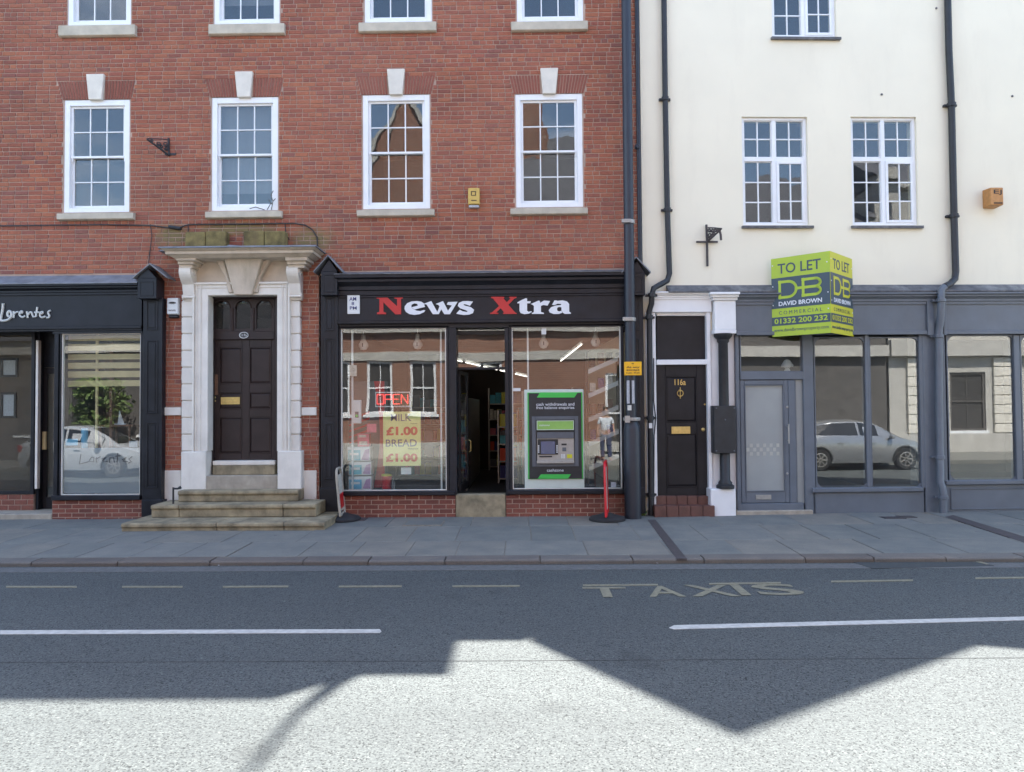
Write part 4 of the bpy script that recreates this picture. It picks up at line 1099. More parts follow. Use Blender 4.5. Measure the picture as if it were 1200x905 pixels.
tag(t.build('bottle', M['blind'], smooth=True), 'small pale bottle beside the red tub in the window', 'bottle')

# stepped display rack at the right of the cash machine window
x0, x1 = LX(688, 500, 0.5), LX(727, 500, 0.5)
t = thing('display_rack', 'pale stepped display rack between the cash machine and the right window frame', 'display rack', ((x0 + x1) / 2, 0.6, r2[2]))
q = MB(); q.box(x0, x0 + 0.03, 0.55, 0.8, r2[2], 2.75); q.box(x1 - 0.03, x1, 0.55, 0.8, r2[2], 2.75); q.build('side_post', M['door_black'], t)
for k in range(5):
    z = r2[2] + 0.25 + 0.42 * k
    q = MB(); q.prism([(x0 + 0.03, z), (x1 - 0.03, z + 0.22), (x1 - 0.03, z + 0.30), (x0 + 0.03, z + 0.08)], 0.5, 0.8); q.build('tilted_shelf', M['plastic_white'], t)
    for j in range(3):
        a = x0 + 0.06 + j * 0.15; zz_ = z + 0.09 + 0.22 * (a - x0) / (x1 - x0)
        q = MB(); q.box(a, a + 0.10, 0.55, 0.72, zz_ + 0.01, zz_ + 0.15 + 0.03 * ((j + k) % 3)); q.build('packet', M[('door_black', 'navy', 'wood', 'paper')[(j * 2 + k) % 4]], t)
# price strips and stickers on the glass
for a, b, c, d, mm, lab in ((634.5, 640, 383.5, 392, 'plastic_white', 'white price ticket at the top of the cash machine window'), (600.5, 610, 455, 458.5, 'plastic_white', 'white strip sticker at the left of the cash machine'), (716, 722, 565, 571, 'sticker', 'small pale sticker low at the right of the cash machine window')):
    q = MB(); q.pbox(a, b, c, d, -0.052, -0.0485); tag(q.build('sticker', M[mm]), lab, 'sticker')

# ------------------------------------------------------------------ cash machine
ya = -0.062
ax0, ax1, az0, az1 = wrect(614.5, 684.5, 456.5, 572.5, ya)
at = thing('cash_machine', 'black and green cash machine in a pale surround behind the right window', 'cash machine', ((ax0 + ax1) / 2, 0.3, az0))
q = MB(); q.box(ax0, ax1, ya, 0.70, az0, az1); q.build('surround', M['pale_green'], at, bevel=0.012)
q = MB(); q.pbox(618.5, 683, 460, 561.5, ya - 0.014, ya - 0.001); q.build('green_border', M['green'], at, bevel=0.004)
q = MB(); q.pbox(620, 681.5, 460.8, 561, ya - 0.024, ya - 0.0145); fc = q.build('front_panel', M['plastic_black'], at)
def trap(pts, y0, y1, mat, name, par):
    q = MB(); q.prism([L(px, py, y0) for px, py in pts], y0, y1); q.build(name, M[mat], par)
trap([(633, 460), (677, 460), (673, 466), (629, 466)], ya - 0.030, ya - 0.0245, 'green', 'green_flash', fc)
trap([(634, 556), (669, 556), (665.5, 561.2), (630, 561.2)], ya - 0.030, ya - 0.0245, 'green', 'green_flash', fc)
label_on(fc, [('cash withdrawals and', 628.5, 673, 472, 475.6, 0.0), ('free balance enquiries', 628.5, 673, 476.2, 480.4, 0.0), ('cashzone', 641, 660.5, 549.5, 552.8, 0.0)], M['white_sign'], ya - 0.0245)
q = MB(); x0, x1, z0, z1 = wrect(623.5, 678, 488, 547, ya - 0.034); q.ring(x0, x1, z0, z1, 0.065, 0.065, 0.06, 0.06, ya - 0.034, ya - 0.0245); fs2 = q.build('bezel', M['atm_grey'], at, bevel=0.006)
q = MB(); q.pbox(629, 672.5, 493, 504, ya - 0.06, ya - 0.0345); hd = q.build('header_panel', M['apple_green'], at, bevel=0.006)
q = MB(); x0, x1, z0, z1 = wrect(629, 672.5, 493, 504, ya - 0.062); q.ring(x0, x1, z0, z1, 0.009, 0.009, 0.009, 0.009, ya - 0.0625, ya - 0.0605); q.build('header_rim', M['pale_green'], hd)
label_on(hd, [('cashzone', 632, 644, 497.3, 499.4, 0.0)], M['white_sign'], ya - 0.0605)
q = MB(); q.pbox(629.5, 672.5, 506.5, 514, ya - 0.05, ya - 0.026); q.build('hood', M['atm_grey'], at, bevel=0.004)
q = MB(); q.pbox(629.5, 672.5, 507.5, 543, ya - 0.030, ya - 0.0262); q.build('face_plate', M['atm_silver'], at)
q = MB(); q.pbox(630.2, 654, 515, 533, ya - 0.040, ya - 0.0305); q.build('screen_surround', M['plastic_black'], at, bevel=0.003)
q = MB(); q.pbox(634, 650.5, 517.5, 532, ya - 0.044, ya - 0.0405); q.build('screen', M['screen'], at)
for px in (631.2, 652.8):
    for k in range(4):
        q = MB(); q.pbox(px - 0.7, px + 0.7, 522.0 + 2.4 * k, 523.5 + 2.4 * k, ya - 0.046, ya - 0.0405); q.build('side_key', M['plastic_white'], at)
q = MB(); q.pbox(632, 647, 534.4, 536, ya - 0.036, ya - 0.0305); q.build('note_slot', M['ink'], at)
q = MB(); q.pbox(658, 664, 520, 522, ya - 0.036, ya - 0.0305); q.build('card_slot', M['ink'], at)
q = MB(); q.pbox(659, 663.5, 524.5, 529, ya - 0.036, ya - 0.0305); q.build('receipt_slot', M['atm_grey'], at)
for i in range(4):
    for j in range(3):
        q = MB(); q.pbox(657.6 + 1.6 * j, 658.9 + 1.6 * j, 532.3 + 1.3 * i, 533.3 + 1.3 * i, ya - 0.038, ya - 0.0305); q.build('keypad_key', M['plastic_white'], at)
q = MB(); q.pbox(664.5, 670.5, 532.5, 537, ya - 0.036, ya - 0.0305); q.build('card_reader', M['lime2'], at)
q = MB(); q.pbox(629, 673, 540.3, 543.2, ya - 0.075, ya - 0.026); q.build('shelf', M['atm_silver'], at, bevel=0.004)

# ------------------------------------------------------------------ left shopfront (Lorentes)
ls = thing('restaurant_shopfront', 'black restaurant shopfront at the left edge with silver handwritten Lorentes lettering', 'shopfront', (LX(100, 605), -0.1, 0))
pilaster(ls, 167, 189.5, 349, 604, -0.15, [(352, 387), (399, 485), (495, 572)], plinth=586)
corbel(ls, 161, 183, 326, 350, -0.30, 157, 197, 311, 327, -0.34)
xa, xb = XL, LX(166, 360, YF)
cornice(ls, xa, xb, LZ(80, 333, -0.3), LZ(80, 346, YF), YF, 0.16, M['black'])
zt = LZ(80, 333, -0.3)
mb = MB(); mb.prismx([(0, zt + 0.022), (-0.31, zt + 0.002), (-0.31, zt + 0.02), (0, LZ(80, 323, 0))], xa, xb + 0.01); mb.build('lead_flashing', M['lead'], ls, bevel=0.004)
mb = MB(); mb.box(xa, xb, YF, 0.0, LZ(80, 388, YF), LZ(80, 346, YF) - 0.001); fl = mb.build('fascia', M['black'], ls)
mb = MB(); mb.box(xa, xb, YF - 0.03, YF - 0.001, LZ(80, 386, YF), LZ(80, 382.5, YF)); mb.build('fascia_moulding', M['black'], ls, bevel=0.006)
LOR = [[(65, 100), (62, 190), (45, 290), (22, 390), (12, 440), (60, 450), (140, 440), (205, 405), (238, 345), (232, 290), (200, 245), (165, 265), (150, 320), (170, 365), (205, 365)],
       [(275, 255), (285, 310), (275, 390)], [(285, 315), (320, 275), (375, 270)], [(395, 305), (450, 290), (455, 258), (420, 252), (390, 300), (400, 350), (450, 385), (510, 350)],
       [(540, 260), (557, 330), (560, 390)], [(560, 335), (600, 275), (638, 270), (650, 330), (680, 378), (720, 358)], [(752, 170), (737, 270), (725, 370)], [(690, 280), (795, 278)],
       [(810, 312), (860, 300), (866, 268), (832, 265), (800, 310), (810, 370), (860, 385), (920, 355)], [(1022, 240), (970, 262), (965, 300), (1000, 342), (985, 385), (930, 383)]]
for k, st in enumerate(LOR):
    mb = MB(); P = []
    for a, b in zip(st, st[1:]):
        for i in range(3): P.append((a[0] + (b[0] - a[0]) * i / 3, a[1] + (b[1] - a[1]) * i / 3))
    P.append(st[-1])
    for _ in range(2): P = [P[0]] + [((P[i - 1][0] + 2 * P[i][0] + P[i + 1][0]) / 4, (P[i - 1][1] + 2 * P[i][1] + P[i + 1][1]) / 4) for i in range(1, len(P) - 1)] + [P[-1]]
    W3 = []
    for u, v in P:
        x, z = L(u / 17.14, 350 + v / 17.14, YF - 0.012); W3.append((x, YF - 0.012, z))
    mb.tube(W3, 0.021 if k == 0 else 0.0165, 8); mb.build('letter', M['silver_sign'], fl)
mb = MB(); mb.box(LX(62, 388, -0.1), xb, -0.11, 0.02, LZ(115, 391, -0.1), LZ(115, 388, YF) - 0.001); mb.build('head_rail', M['black'], ls)
wl, rl = shop_window(ls, 73, 166, 391, 580, [])
mb = MB(); mb.box(LX(60, 583, -0.16), xb, -0.17, 0.05, LZ(115, 586.5, -0.17), LZ(115, 581, -0.17)); mb.build('window_sill', M['black'], ls, bevel=0.008)
riser(ls, LX(61, 598, -0.11), LX(167, 598, -0.11), -0.05, LZ(115, 586.5, -0.17) - 0.002, -0.11)
# frosted band, its writing, and stickers on the glass
q = MB(); q.box(rl[0] + 0.03, rl[1] - 0.03, -0.036, -0.033, LZ(120, 578, -0.03), LZ(120, 525, -0.03)); ff = q.build('frosted_band', M['frost'], wl)
q = MB()
for st in ([(95, 532), (93, 544), (104, 541)], [(107, 536), (104, 541), (110, 541), (110, 536), (107, 536)], [(113, 536), (113, 542)], [(113, 538), (118, 535)], [(119, 538), (124, 536), (120, 540), (126, 541)], [(128, 542), (129, 536), (133, 536), (134, 542)], [(138, 531), (137, 542)], [(135, 535), (141, 534)], [(143, 539), (148, 536), (144, 541), (150, 541)], [(155, 535), (151, 538), (154, 541), (150, 543)]):
    q = MB(); q.tube([(LX(a, b, -0.038), -0.038, LZ(a, b, -0.038)) for a, b in st], 0.009, 6); q.build('letter', M['atm_grey'], ff)
q = MB(); q.pbox(77, 91, 514.5, 522, -0.038, -0.034); tag(q.build('sticker', M['blue']), 'light blue card stuck low inside the left restaurant window', 'sticker')
q = MB(); q.pbox(151, 161, 517, 524, -0.038, -0.034); tag(q.build('sticker', M['sticker']), 'small pale grey sticker low at the right of the restaurant window', 'sticker')
# slatted cream boards behind the glass
sb = thing('slatted_screen', 'cream boards spaced as a screen across the top of the restaurant window', 'screen', (LX(122, 455), 0.1, rl[3] - 1))
for k, (a, b) in enumerate(((393, 399.5), (403, 411), (415, 421.5), (425, 432), (435, 442.5), (446, 453))):
    q = MB(); q.box(LX(79, a, 0.12), LX(175, a, 0.12), 0.12, 0.14, LZ(120, b, 0.12), LZ(120, a, 0.12)); q.build('board', M['pale_wood'], sb, bevel=0.003)
q = MB(); q.box(LX(112, 500, 0.16), LX(114.5, 500, 0.16), 0.145, 0.18, rl[2], rl[3]); q.build('upright', M['pale_wood'], sb)
q = MB(); q.box(LX(128, 500, 0.25), LX(131, 500, 0.25), 0.25, 0.32, rl[2], rl[3]); tag(q.build('post', M['wood']), 'brown timber post behind the slatted boards of the restaurant', 'post')
q = MB(); x, z = L(99, 524, 0.15); q.lathe(x, 0.15, [(0.05, rl[2]), (0.055, z + 0.3), (0.05, z + 0.32)], 12); tag(q.build('menu_stand', M['blue'], smooth=True), 'slim blue stand at the left of the restaurant window', 'stand')
# recessed entrance at the left edge
xr0, xr1 = XL, LX(62, 590, -0.1)
zst = LZ(30, 599, -0.08)
q = MB(); q.box(xr0, xr1 - 0.002, -0.13, 1.3, -0.06, 0.085); q.build('entrance_step', M['concrete'], ls, bevel=0.01)
q = MB(); q.box(xr1 - 0.001, xr1 + 0.10, -0.10, 1.3, 0.086, LZ(62, 388, -0.1)); q.build('entrance_jamb', M['black'], ls, bevel=0.004)
xs0 = LX(46, 500, 0.5)
ring = MB(); ring.ring(xs0 + 0.03, xr1 - 0.004, 0.09, 2.55, 0.10, 0.09, 0.10, 0.20, 0.5, 0.55)
dl = ring.build('door', M['door_black'], ls, bevel=0.004)
pane_obj(dl, xs0 + 0.13, xr1 - 0.095, 0.525, 0.29, 2.45, M['shop_glass'])
h = MB(); h.tube([(xr1 - 0.05, 0.49, 1.0), (xr1 - 0.05, 0.45, 1.02), (xr1 - 0.05, 0.45, 1.4), (xr1 - 0.05, 0.49, 1.42)], 0.014, 8); h.build('handle', M['brass'], dl)
q = MB(); q.box(xs0 + 0.03, xr1 - 0.004, 0.5, 0.55, 2.56, 3.2); q.build('transom_panel', M['black'], ls)
q = MB(); q.pbox(41.3, 44.2, 399, 573, 0.30, 0.38); q.build('door_edge', M['old_white'], ls, bevel=0.003)
q = MB(); q.pbox(49.5, 53.5, 506, 527, 0.46, 0.499); q.build('finger_plate', M['pale_wood'], dl)
yw = 0.35
q = MB(); xg1 = LX(41, 500, yw); q.ring(xr0, xg1, 0.36, 3.18, 0.06, 0.06, 0.06, 0.06, yw - 0.03, yw + 0.03); sw_ = q.build('side_window', M['black'], ls, bevel=0.004)
pane_obj(sw_, xr0 + 0.06, xg1 - 0.06, yw, 0.42, 3.12, M['dim_glass'])
riser(ls, max(xr0, -9.8), xg1, 0.086, 0.358, yw - 0.02)
q = MB(); q.box(xg1 - 0.001, xg1 + 0.05, yw + 0.031, 0.56, 0.09, 3.18); q.build('entrance_jamb', M['black'], ls)
room(ls, 'interior', XL, LX(188, 450) - 0.02, 1.4, 5.5, 0.1, 3.2, M['brown_room'])
q = MB(); q.box(xr1 + 0.11, LX(188, 450) - 0.03, 1.3, 1.36, 0.1, 3.2); q.build('partition', M['brown_room'], ls)
q = MB(); q.box(XL, xb, -0.09, 1.4, LZ(80, 384, 0) + 0.06, LZ(80, 384, 0) + 0.1); q.build('soffit', M['dark_int'], ls)
for k, (a, b, c, d) in enumerate(((2, 22, 420, 442), (2, 20, 460, 490))):
    x0, x1, z0, z1 = wrect(a, b, c, d, 1.39)
    t = thing('picture_frame', ('upper' if k == 0 else 'lower') + ' dark framed picture on the brown wall at the left edge', 'picture', ((x0 + x1) / 2, 1.37, z0), 'pictures in the restaurant')
    q = MB(); q.ring(x0, x1, z0, z1, 0.04, 0.04, 0.04, 0.04, 1.35, 1.385); q.build('frame', M['door_black'], t, bevel=0.003)
    q = MB(); q.box(x0 + 0.04, x1 - 0.04, 1.37, 1.384, z0 + 0.04, z1 - 0.04); q.build('print', M['sticker'], t)
q = MB(); q.box(XL, xs0, 1.386, 1.398, 0.1, 3.2); q.build('partition', M['brown_room'], ls)
# pale window board and a small sailing boat ornament
xo, zo = L(137, 500, 0.3)
t = thing('table', 'small dark table with a white sail ornament behind the restaurant glass', 'table', (xo, 0.4, 0.1))
q = MB(); q.box(xo - 0.3, xo + 0.3, 0.2, 0.8, zo, zo + 0.03); q.build('top', M['wood'], t)
for sx in (-0.27, 0.24):
    for sy in (0.22, 0.75):
        q = MB(); q.box(xo + sx, xo + sx + 0.03, sy, sy + 0.03, 0.1, zo); q.build('leg', M['wood'], t)
q = MB(); q.prism([(xo - 0.01, zo + 0.05), (xo + 0.10, zo + 0.05), (xo + 0.02, zo + 0.28)], 0.34, 0.35); q.box(xo - 0.12, xo + 0.14, 0.32, 0.37, zo + 0.03, zo + 0.05)
tag(q.build('sail_ornament', M['plastic_white']), 'small white sail ornament on the restaurant table', 'ornament')
# ------------------------------------------------------------------ classical doorcase with door 117a
dc = thing('doorcase', 'white stone doorcase with carved consoles and a black panelled door above steps', 'doorcase', (LX(284, 560), -0.1, 0.4))
yA = -0.11
for s_, (q0, q1, a0, a1) in enumerate(((212.5, 228, 226, 243.5), (337, 352, 324.5, 340))):
    # moulded architrave jambs and rusticated blocks
    mb = MB(); mb.pbox(a0, a1, 331, 529, yA - 0.02, 0.10)
    x0, x1 = LX(a0, 430, yA - 0.02), LX(a1, 430, yA - 0.02)
    zb, zt = LZ(284, 529, yA), LZ(284, 331, yA)
    jm = mb.build('jamb', M['old_white'], dc, bevel=0.008)
    mm = MB()
    inner = x1 if s_ == 0 else x0
    outer = x0 if s_ == 0 else x1
    d = 1 if s_ == 0 else -1
    for o, w, h in ((0.0, 0.03, 0.035), (0.05, 0.018, 0.02), (0.12, 0.016, 0.018)):
        mm.box(outer + d * o, outer + d * (o + w), yA - 0.02 - h, yA - 0.0205, zb, zt)
    mm.build('moulding', M['old_white'], jm, bevel=0.005)
    bk = MB(); bk.pbox(q0 + 1.2, q1 - 1.2, 351, 529, -0.06, 0.05); bk.build('backing', M['old_white'], dc)
    n = 9
    for k in range(n):
        b = MB(); t0 = 352 + (529 - 352) * k / n; t1 = 352 + (529 - 352) * (k + 1) / n
        b.pbox(q0 + (0 if s_ else 0.0), q1 - 0.3, t0 + 0.5, t1 - 0.5, -0.09, 0.05)
        b.build('rusticated_block', M['old_white'], dc, bevel=0.012)
    # plinth
    p0, p1 = ((212, 241), (325, 353))[s_]
    pm = MB(); pm.box(LX(p0, 550, yA - 0.07), LX(p1, 550, yA - 0.07), yA - 0.07, 0.08, LZ(263, 578, -0.42) - 0.02, LZ(284, 529, yA - 0.07)); pm.build('plinth', M['old_white'], dc, bevel=0.012)
    # scroll console
    c0, c1 = ((212, 227), (337, 352))[s_]
    x0, x1 = LX(c0, 330, -0.2), LX(c1, 330, -0.2)
    zt_, zb_ = LZ(284, 314, -0.2), LZ(284, 352, -0.15)
    cm = MB(); prof = []
    Hc = zt_ - zb_
    for i in range(15):
        u = i / 14
        prof.append((-0.10 - 0.20 * (0.5 + 0.5 * cos(pi * u)) ** 1.3 - 0.035 * sin(2 * pi * u) * (1 if u < 0.5 else -1), zt_ - Hc * u))
    cm.prismx([(0, zt_)] + prof + [(0, zb_)], x0 + 0.01, x1 - 0.01)
    co = cm.build('console', M['old_white'], dc, bevel=0.004)
    for zc, yc, r in ((zt_ - 0.085, -0.21, 0.075), (zb_ + 0.06, -0.11, 0.055)):
        for xx in (x0 - 0.008, x1 - 0.017):
            P = []
            for i in range(20):
                a = i / 19 * 3.4 * pi; rr = r * (1 - i / 24)
                P.append((xx + 0.012, yc + rr * cos(a), zc + rr * sin(a)))
            sc = MB(); sc.tube(P, 0.011, 6); sc.build('scroll', M['old_white'], co, smooth=True)
        sc = MB(); sc.tube([(x0 + 0.002, yc - r * 0.75, zc), (x1 - 0.002, yc - r * 0.75, zc)], r * 0.38, 10); sc.build('roll', M['old_white'], co, smooth=True)
# head architrave and frieze
mb = MB(); mb.pbox(228, 340, 331.5, 346, yA - 0.018, 0.10); hd_ = mb.build('head', M['old_white'], dc, bevel=0.008)
mm = MB(); mm.pbox(227, 341, 330.5, 333, yA - 0.055, yA - 0.0185); mm.pbox(230, 338, 336, 337.3, yA - 0.035, yA - 0.0185); mm.build('moulding', M['old_white'], hd_, bevel=0.004)
mb = MB(); mb.pbox(226, 341, 301, 331, -0.05, 0.10); mb.build('frieze', M['stone'], dc)
ysoff = -0.5
# keystone with flared sides
kz0, kz1 = LZ(284, 346.5, -0.2), LZ(284, 302, -0.2)
def kp(px, py, y): return (LX(px, py, y), y, LZ(284, py, y))
mb = MB()
A = [kp(262, 302, -0.30), kp(307, 302, -0.30), kp(295, 345.5, -0.20), kp(274, 345.5, -0.20)]
B = [(A[0][0] - 0.0, 0, A[0][2]), (A[1][0], 0, A[1][2]), (A[2][0], 0, A[2][2]), (A[3][0], 0, A[3][2])]
mb.add(A + B, [(0, 1, 2, 3), (7, 6, 5, 4), (0, 4, 5, 1), (1, 5, 6, 2), (2, 6, 7, 3), (3, 7, 4, 0)])
ks_ = mb.build('keystone', M['stone'], dc, bevel=0.012)
for sg, pts in ((0, [(251, 302), (261, 302), (273, 343), (267, 343), (264, 325)]), (1, [(308, 302), (318, 302), (305, 325), (302, 343), (296, 343)])):
    q = MB(); q.prism([(LX(px, py, -0.17), LZ(px, py, -0.17)) for px, py in pts], -0.17, -0.051); q.build('keystone_wing', M['stone'], ks_, bevel=0.012)
# corner capitals over the consoles and the hood
for c0, c1 in ((206, 229), (334, 360)):
    q = MB()
    for k, (e, ya_) in enumerate(((3.5, -0.31), (2.0, -0.36), (0.0, -0.42))):
        t0, t1 = 314 - 4.3 * k - 4.3, 314 - 4.3 * k
        q.pbox(c0 + e, c1 - e, t0, t1, ya_, 0.0)
    q.build('capital', M['stone'], dc, bevel=0.01)
hz0, hz1 = LZ(284, 301.5, -0.46), LZ(284, 293.5, -0.5)
def hood(mb, zt, zb, y0, y1, ov0, ov1):
    'cornice block splayed on three sides'
    xl, xr = LX(203, 297, -0.45), LX(361, 297, -0.45)
    b = [(xl - ov0, 0.0, zb), (xr + ov0, 0.0, zb), (xr + ov0, y0, zb), (xl - ov0, y0, zb)]
    t = [(xl - ov1, 0.0, zt), (xr + ov1, 0.0, zt), (xr + ov1, y1, zt), (xl - ov1, y1, zt)]
    mb.add(b + t, [(0, 1, 2, 3), (4, 5, 6, 7), (0, 1, 5, 4), (1, 2, 6, 5), (2, 3, 7, 6), (3, 0, 4, 7)])
q = MB(); h0 = hz0; dh = (hz1 - hz0)
hood(q, h0 + dh * 0.45, h0, -0.42, -0.50, 0.0, 0.07); hood(q, h0 + dh * 0.95, h0 + dh * 0.452, -0.53, -0.53, 0.10, 0.10); hood(q, h0 + dh * 1.25, h0 + dh * 0.952, -0.54, -0.60, 0.11, 0.16)
q.build('hood', M['stone'], dc, bevel=0.006)
q = MB(); hood(q, h0 + dh * 1.25 + 0.03, h0 + dh * 1.252, -0.62, -0.60, 0.18, 0.17)
q.build('lead_roof', M['lead'], dc, bevel=0.004)
zr = h0 + dh * 1.25 + 0.031
for a, b in ((219, 267), (287, 336)):
    x0, x1 = LX(a, 280, -0.1), LX(b, 280, -0.1)
    n = 2
    for k in range(n):
        q = MB(); w = (x1 - x0) / n; q.box(x0 + w * k + 0.004, x0 + w * (k + 1) - 0.004, -0.18, -0.005, zr, LZ(284, 270.5, -0.18) + RND.uniform(-0.012, 0.004)); q.build('coping_block', M['moss_block'], dc, bevel=0.012)
q = MB(); q.prismx([(-0.01, zr), (-0.25, zr), (-0.01, zr + 0.09)], LX(190, 285, -0.1), LX(218, 285, -0.1)); q.prismx([(-0.01, zr), (-0.25, zr), (-0.01, zr + 0.09)], LX(337, 285, -0.1), LX(368, 285, -0.1)); q.build('lead_fillet', M['lead'], dc)
q = MB(); q.tube([(LX(268, 283, -0.3), -0.3, zr + 0.03), (LX(281, 286, -0.35), -0.35, zr + 0.025)], [0.05, 0.03], 8)
tag(q.build('debris', M['lead']), 'dark lump of debris lying on the doorcase roof between the mossy blocks', 'debris')
# string band, white base beside the plinths
for a, b in ((190.5, 212), (353, 371)):
    q = MB(); q.pbox(a, b, 477.5, 487, -0.045, 0.02); q.build('string_band', M['old_white'], bb, bevel=0.008)
    q = MB(); q.pbox(a, b, 551.5, 604, -0.03, 0.02); q.build('painted_base', M['old_white'], bb, bevel=0.008)
# door recess, frame, fanlight, door leaf
yD = 0.20
q = MB(); q.pbox(243, 326, 345, 349.5, 0.06, yD + 0.08); q.pbox(243, 249.5, 349.6, 547, 0.10, yD + 0.08); q.pbox(321.5, 326, 349.6, 547, 0.10, yD + 0.08); q.pbox(249.6, 321.4, 388.5, 398, yD - 0.04, yD + 0.08)
df_ = q.build('door_frame', M['door_brown'], dc, bevel=0.006)
# fanlight board with three arched lights
fx0, fx1, fz0, fz1 = wrect(249, 322, 349, 389, yD)
W_ = (fx1 - fx0) / 3
fb = MB()
for k in range(3):
    cx = fx0 + W_ * (k + 0.5); r = W_ * 0.36; zc = fz1 - 0.06 - r
    arc = [(cx + r * cos(pi * i / 12), zc + r * sin(pi * i / 12)) for i in range(13)]
    xa_, xb_ = fx0 + W_ * k, fx0 + W_ * (k + 1)
    hole = [(cx + r, fz0 + 0.05)] + arc + [(cx - r, fz0 + 0.05)]
    poly = [(xa_, fz0), (xb_, fz0), (xb_, fz1), (cx, fz1)]
    # right half, left half
    hr = [(cx, fz1), (xb_, fz1), (xb_, fz0), (cx, fz0), (cx, fz0 + 0.05), (cx + r, fz0 + 0.05)] + arc[:7]
    hl_ = [(cx, fz1), (xa_, fz1), (xa_, fz0), (cx, fz0), (cx, fz0 + 0.05), (cx - r, fz0 + 0.05)] + arc[::-1][:7]
    fb.prism(hr, yD - 0.03, yD + 0.02); fb.prism(hl_, yD - 0.03, yD + 0.02)
fo = fb.build('fanlight', M['door_brown'], dc)
for k in range(3):
    cx = fx0 + W_ * (k + 0.5); r = W_ * 0.36
    q = MB(); q.tube([(cx + (r + 0.012) * cos(pi * i / 12), yD - 0.035, fz1 - 0.06 - r + (r + 0.012) * sin(pi * i / 12)) for i in range(13)], 0.014, 6); q.build('arch_moulding', M['door_brown'], fo)
    pane_obj(fo, cx - r - 0.01, cx + r + 0.01, yD, fz0 + 0.04, fz1 - 0.05, M['dim_glass'])
for k in (1, 2):
    q = MB(); q.tube([(fx0 + W_ * k, yD - 0.04, fz0 + 0.02), (fx0 + W_ * k, yD - 0.04, fz1 - 0.18)], 0.017, 8); q.build('colonnette', M['door_brown'], fo)
# number oval
ox, oz = L(286, 393, yD - 0.045)
q = MB(); n = 24
q.prism([(ox + 0.085 * cos(2 * pi * i / n), oz + 0.06 * sin(2 * pi * i / n)) for i in range(n)], yD - 0.056, yD - 0.0405); nb = q.build('number_plate', M['ink'], dc, bevel=0.003)
q = MB(); q.tube([(ox + 0.075 * cos(2 * pi * i / n), yD - 0.057, oz + 0.05 * sin(2 * pi * i / n)) for i in range(n + 1)], 0.007, 6); q.build('rim', M['plastic_white'], nb)
q = MB(); add_text(q, '117a', ox - 0.05, ox + 0.05, oz - 0.022, oz + 0.022, yD - 0.0565, 0.01); q.build('lettering', M['plastic_white'], nb)
def panel_door(parent, px0, px1, py0, py1, y, cols, rows, fr=F0, mat='door_black', beads=True):
    'framed door: stiles and rails butted, sunk panels with raised fields'
    x0, x1, z0, z1 = wrect(px0, px1, py0, py1, y, fr)
    xs = [LX(p, (py0 + py1) / 2, y, fr) for p in cols]; zs = [LZ((px0 + px1) / 2, p, y, fr) for p in rows]
    root = MB(fr)
    X = [x0] + xs + [x1]; Z = [z1] + zs + [z0]
    for i in range(0, len(X), 2): root.box(X[i], X[i + 1], y, y + 0.05, z0, z1)
    for j in range(0, len(Z), 2):
        for i in range(1, len(X) - 1, 2): root.box(X[i], X[i + 1], y + 0.001, y + 0.049, Z[j + 1], Z[j])
    d = root.build('door', M[mat], parent, bevel=0.006)
    for i in range(1, len(X) - 1, 2):
        for j in range(1, len(Z) - 1, 2):
            p = MB(fr); a, b, c, e = X[i], X[i + 1], Z[j + 1], Z[j]
            p.box(a, b, y + 0.022, y + 0.04, c, e)
            m = 0.045
            p.add([(a + 0.01, y + 0.0215, c + 0.01), (b - 0.01, y + 0.0215, c + 0.01), (b - 0.01, y + 0.0215, e - 0.01), (a + 0.01, y + 0.0215, e - 0.01),
                   (a + m, y + 0.008, c + m), (b - m, y + 0.008, c + m), (b - m, y + 0.008, e - m), (a + m, y + 0.008, e - m)],
                  [(4, 5, 6, 7), (0, 1, 5, 4), (1, 2, 6, 5), (2, 3, 7, 6), (3, 0, 4, 7), (3, 2, 1, 0)])
            p.ring(a, b, c, e, 0.014, 0.014, 0.014, 0.014, y - 0.006, y + 0.0215)
            p.build('panel', M[mat], d)
    return d
d1 = panel_door(dc, 249.5, 322, 398.2, 540, yD, [257, 283.5, 292, 318], [407, 450, 460, 479.5, 489, 531.5], F0, 'door_brown')
q = MB(); q.pbox(258.5, 281, 465.5, 474, yD - 0.012, yD - 0.0065); q.pbox(260.5, 279, 468, 471.5, yD - 0.02, yD - 0.0125); q.build('letter_plate', M['brass'], d1, bevel=0.003)
q = MB(); q.pbox(249.8, 255, 439, 463, yD - 0.02, yD - 0.0005); q.build('push_plate', M['wood'], d1, bevel=0.004)
for py in (466, 470):
    x, z = L(252, py, yD); q = MB(); q.lathey(x, z, [(0.018, yD - 0.0005), (0.018, yD - 0.012), (0.008, yD - 0.018)], 12); q.build('lock', M['brass'], d1)
room(dc, 'hall', LX(244, 450), LX(325, 450), yD + 0.09, 2.2, 0.62, 3.6, M['dark_int'])

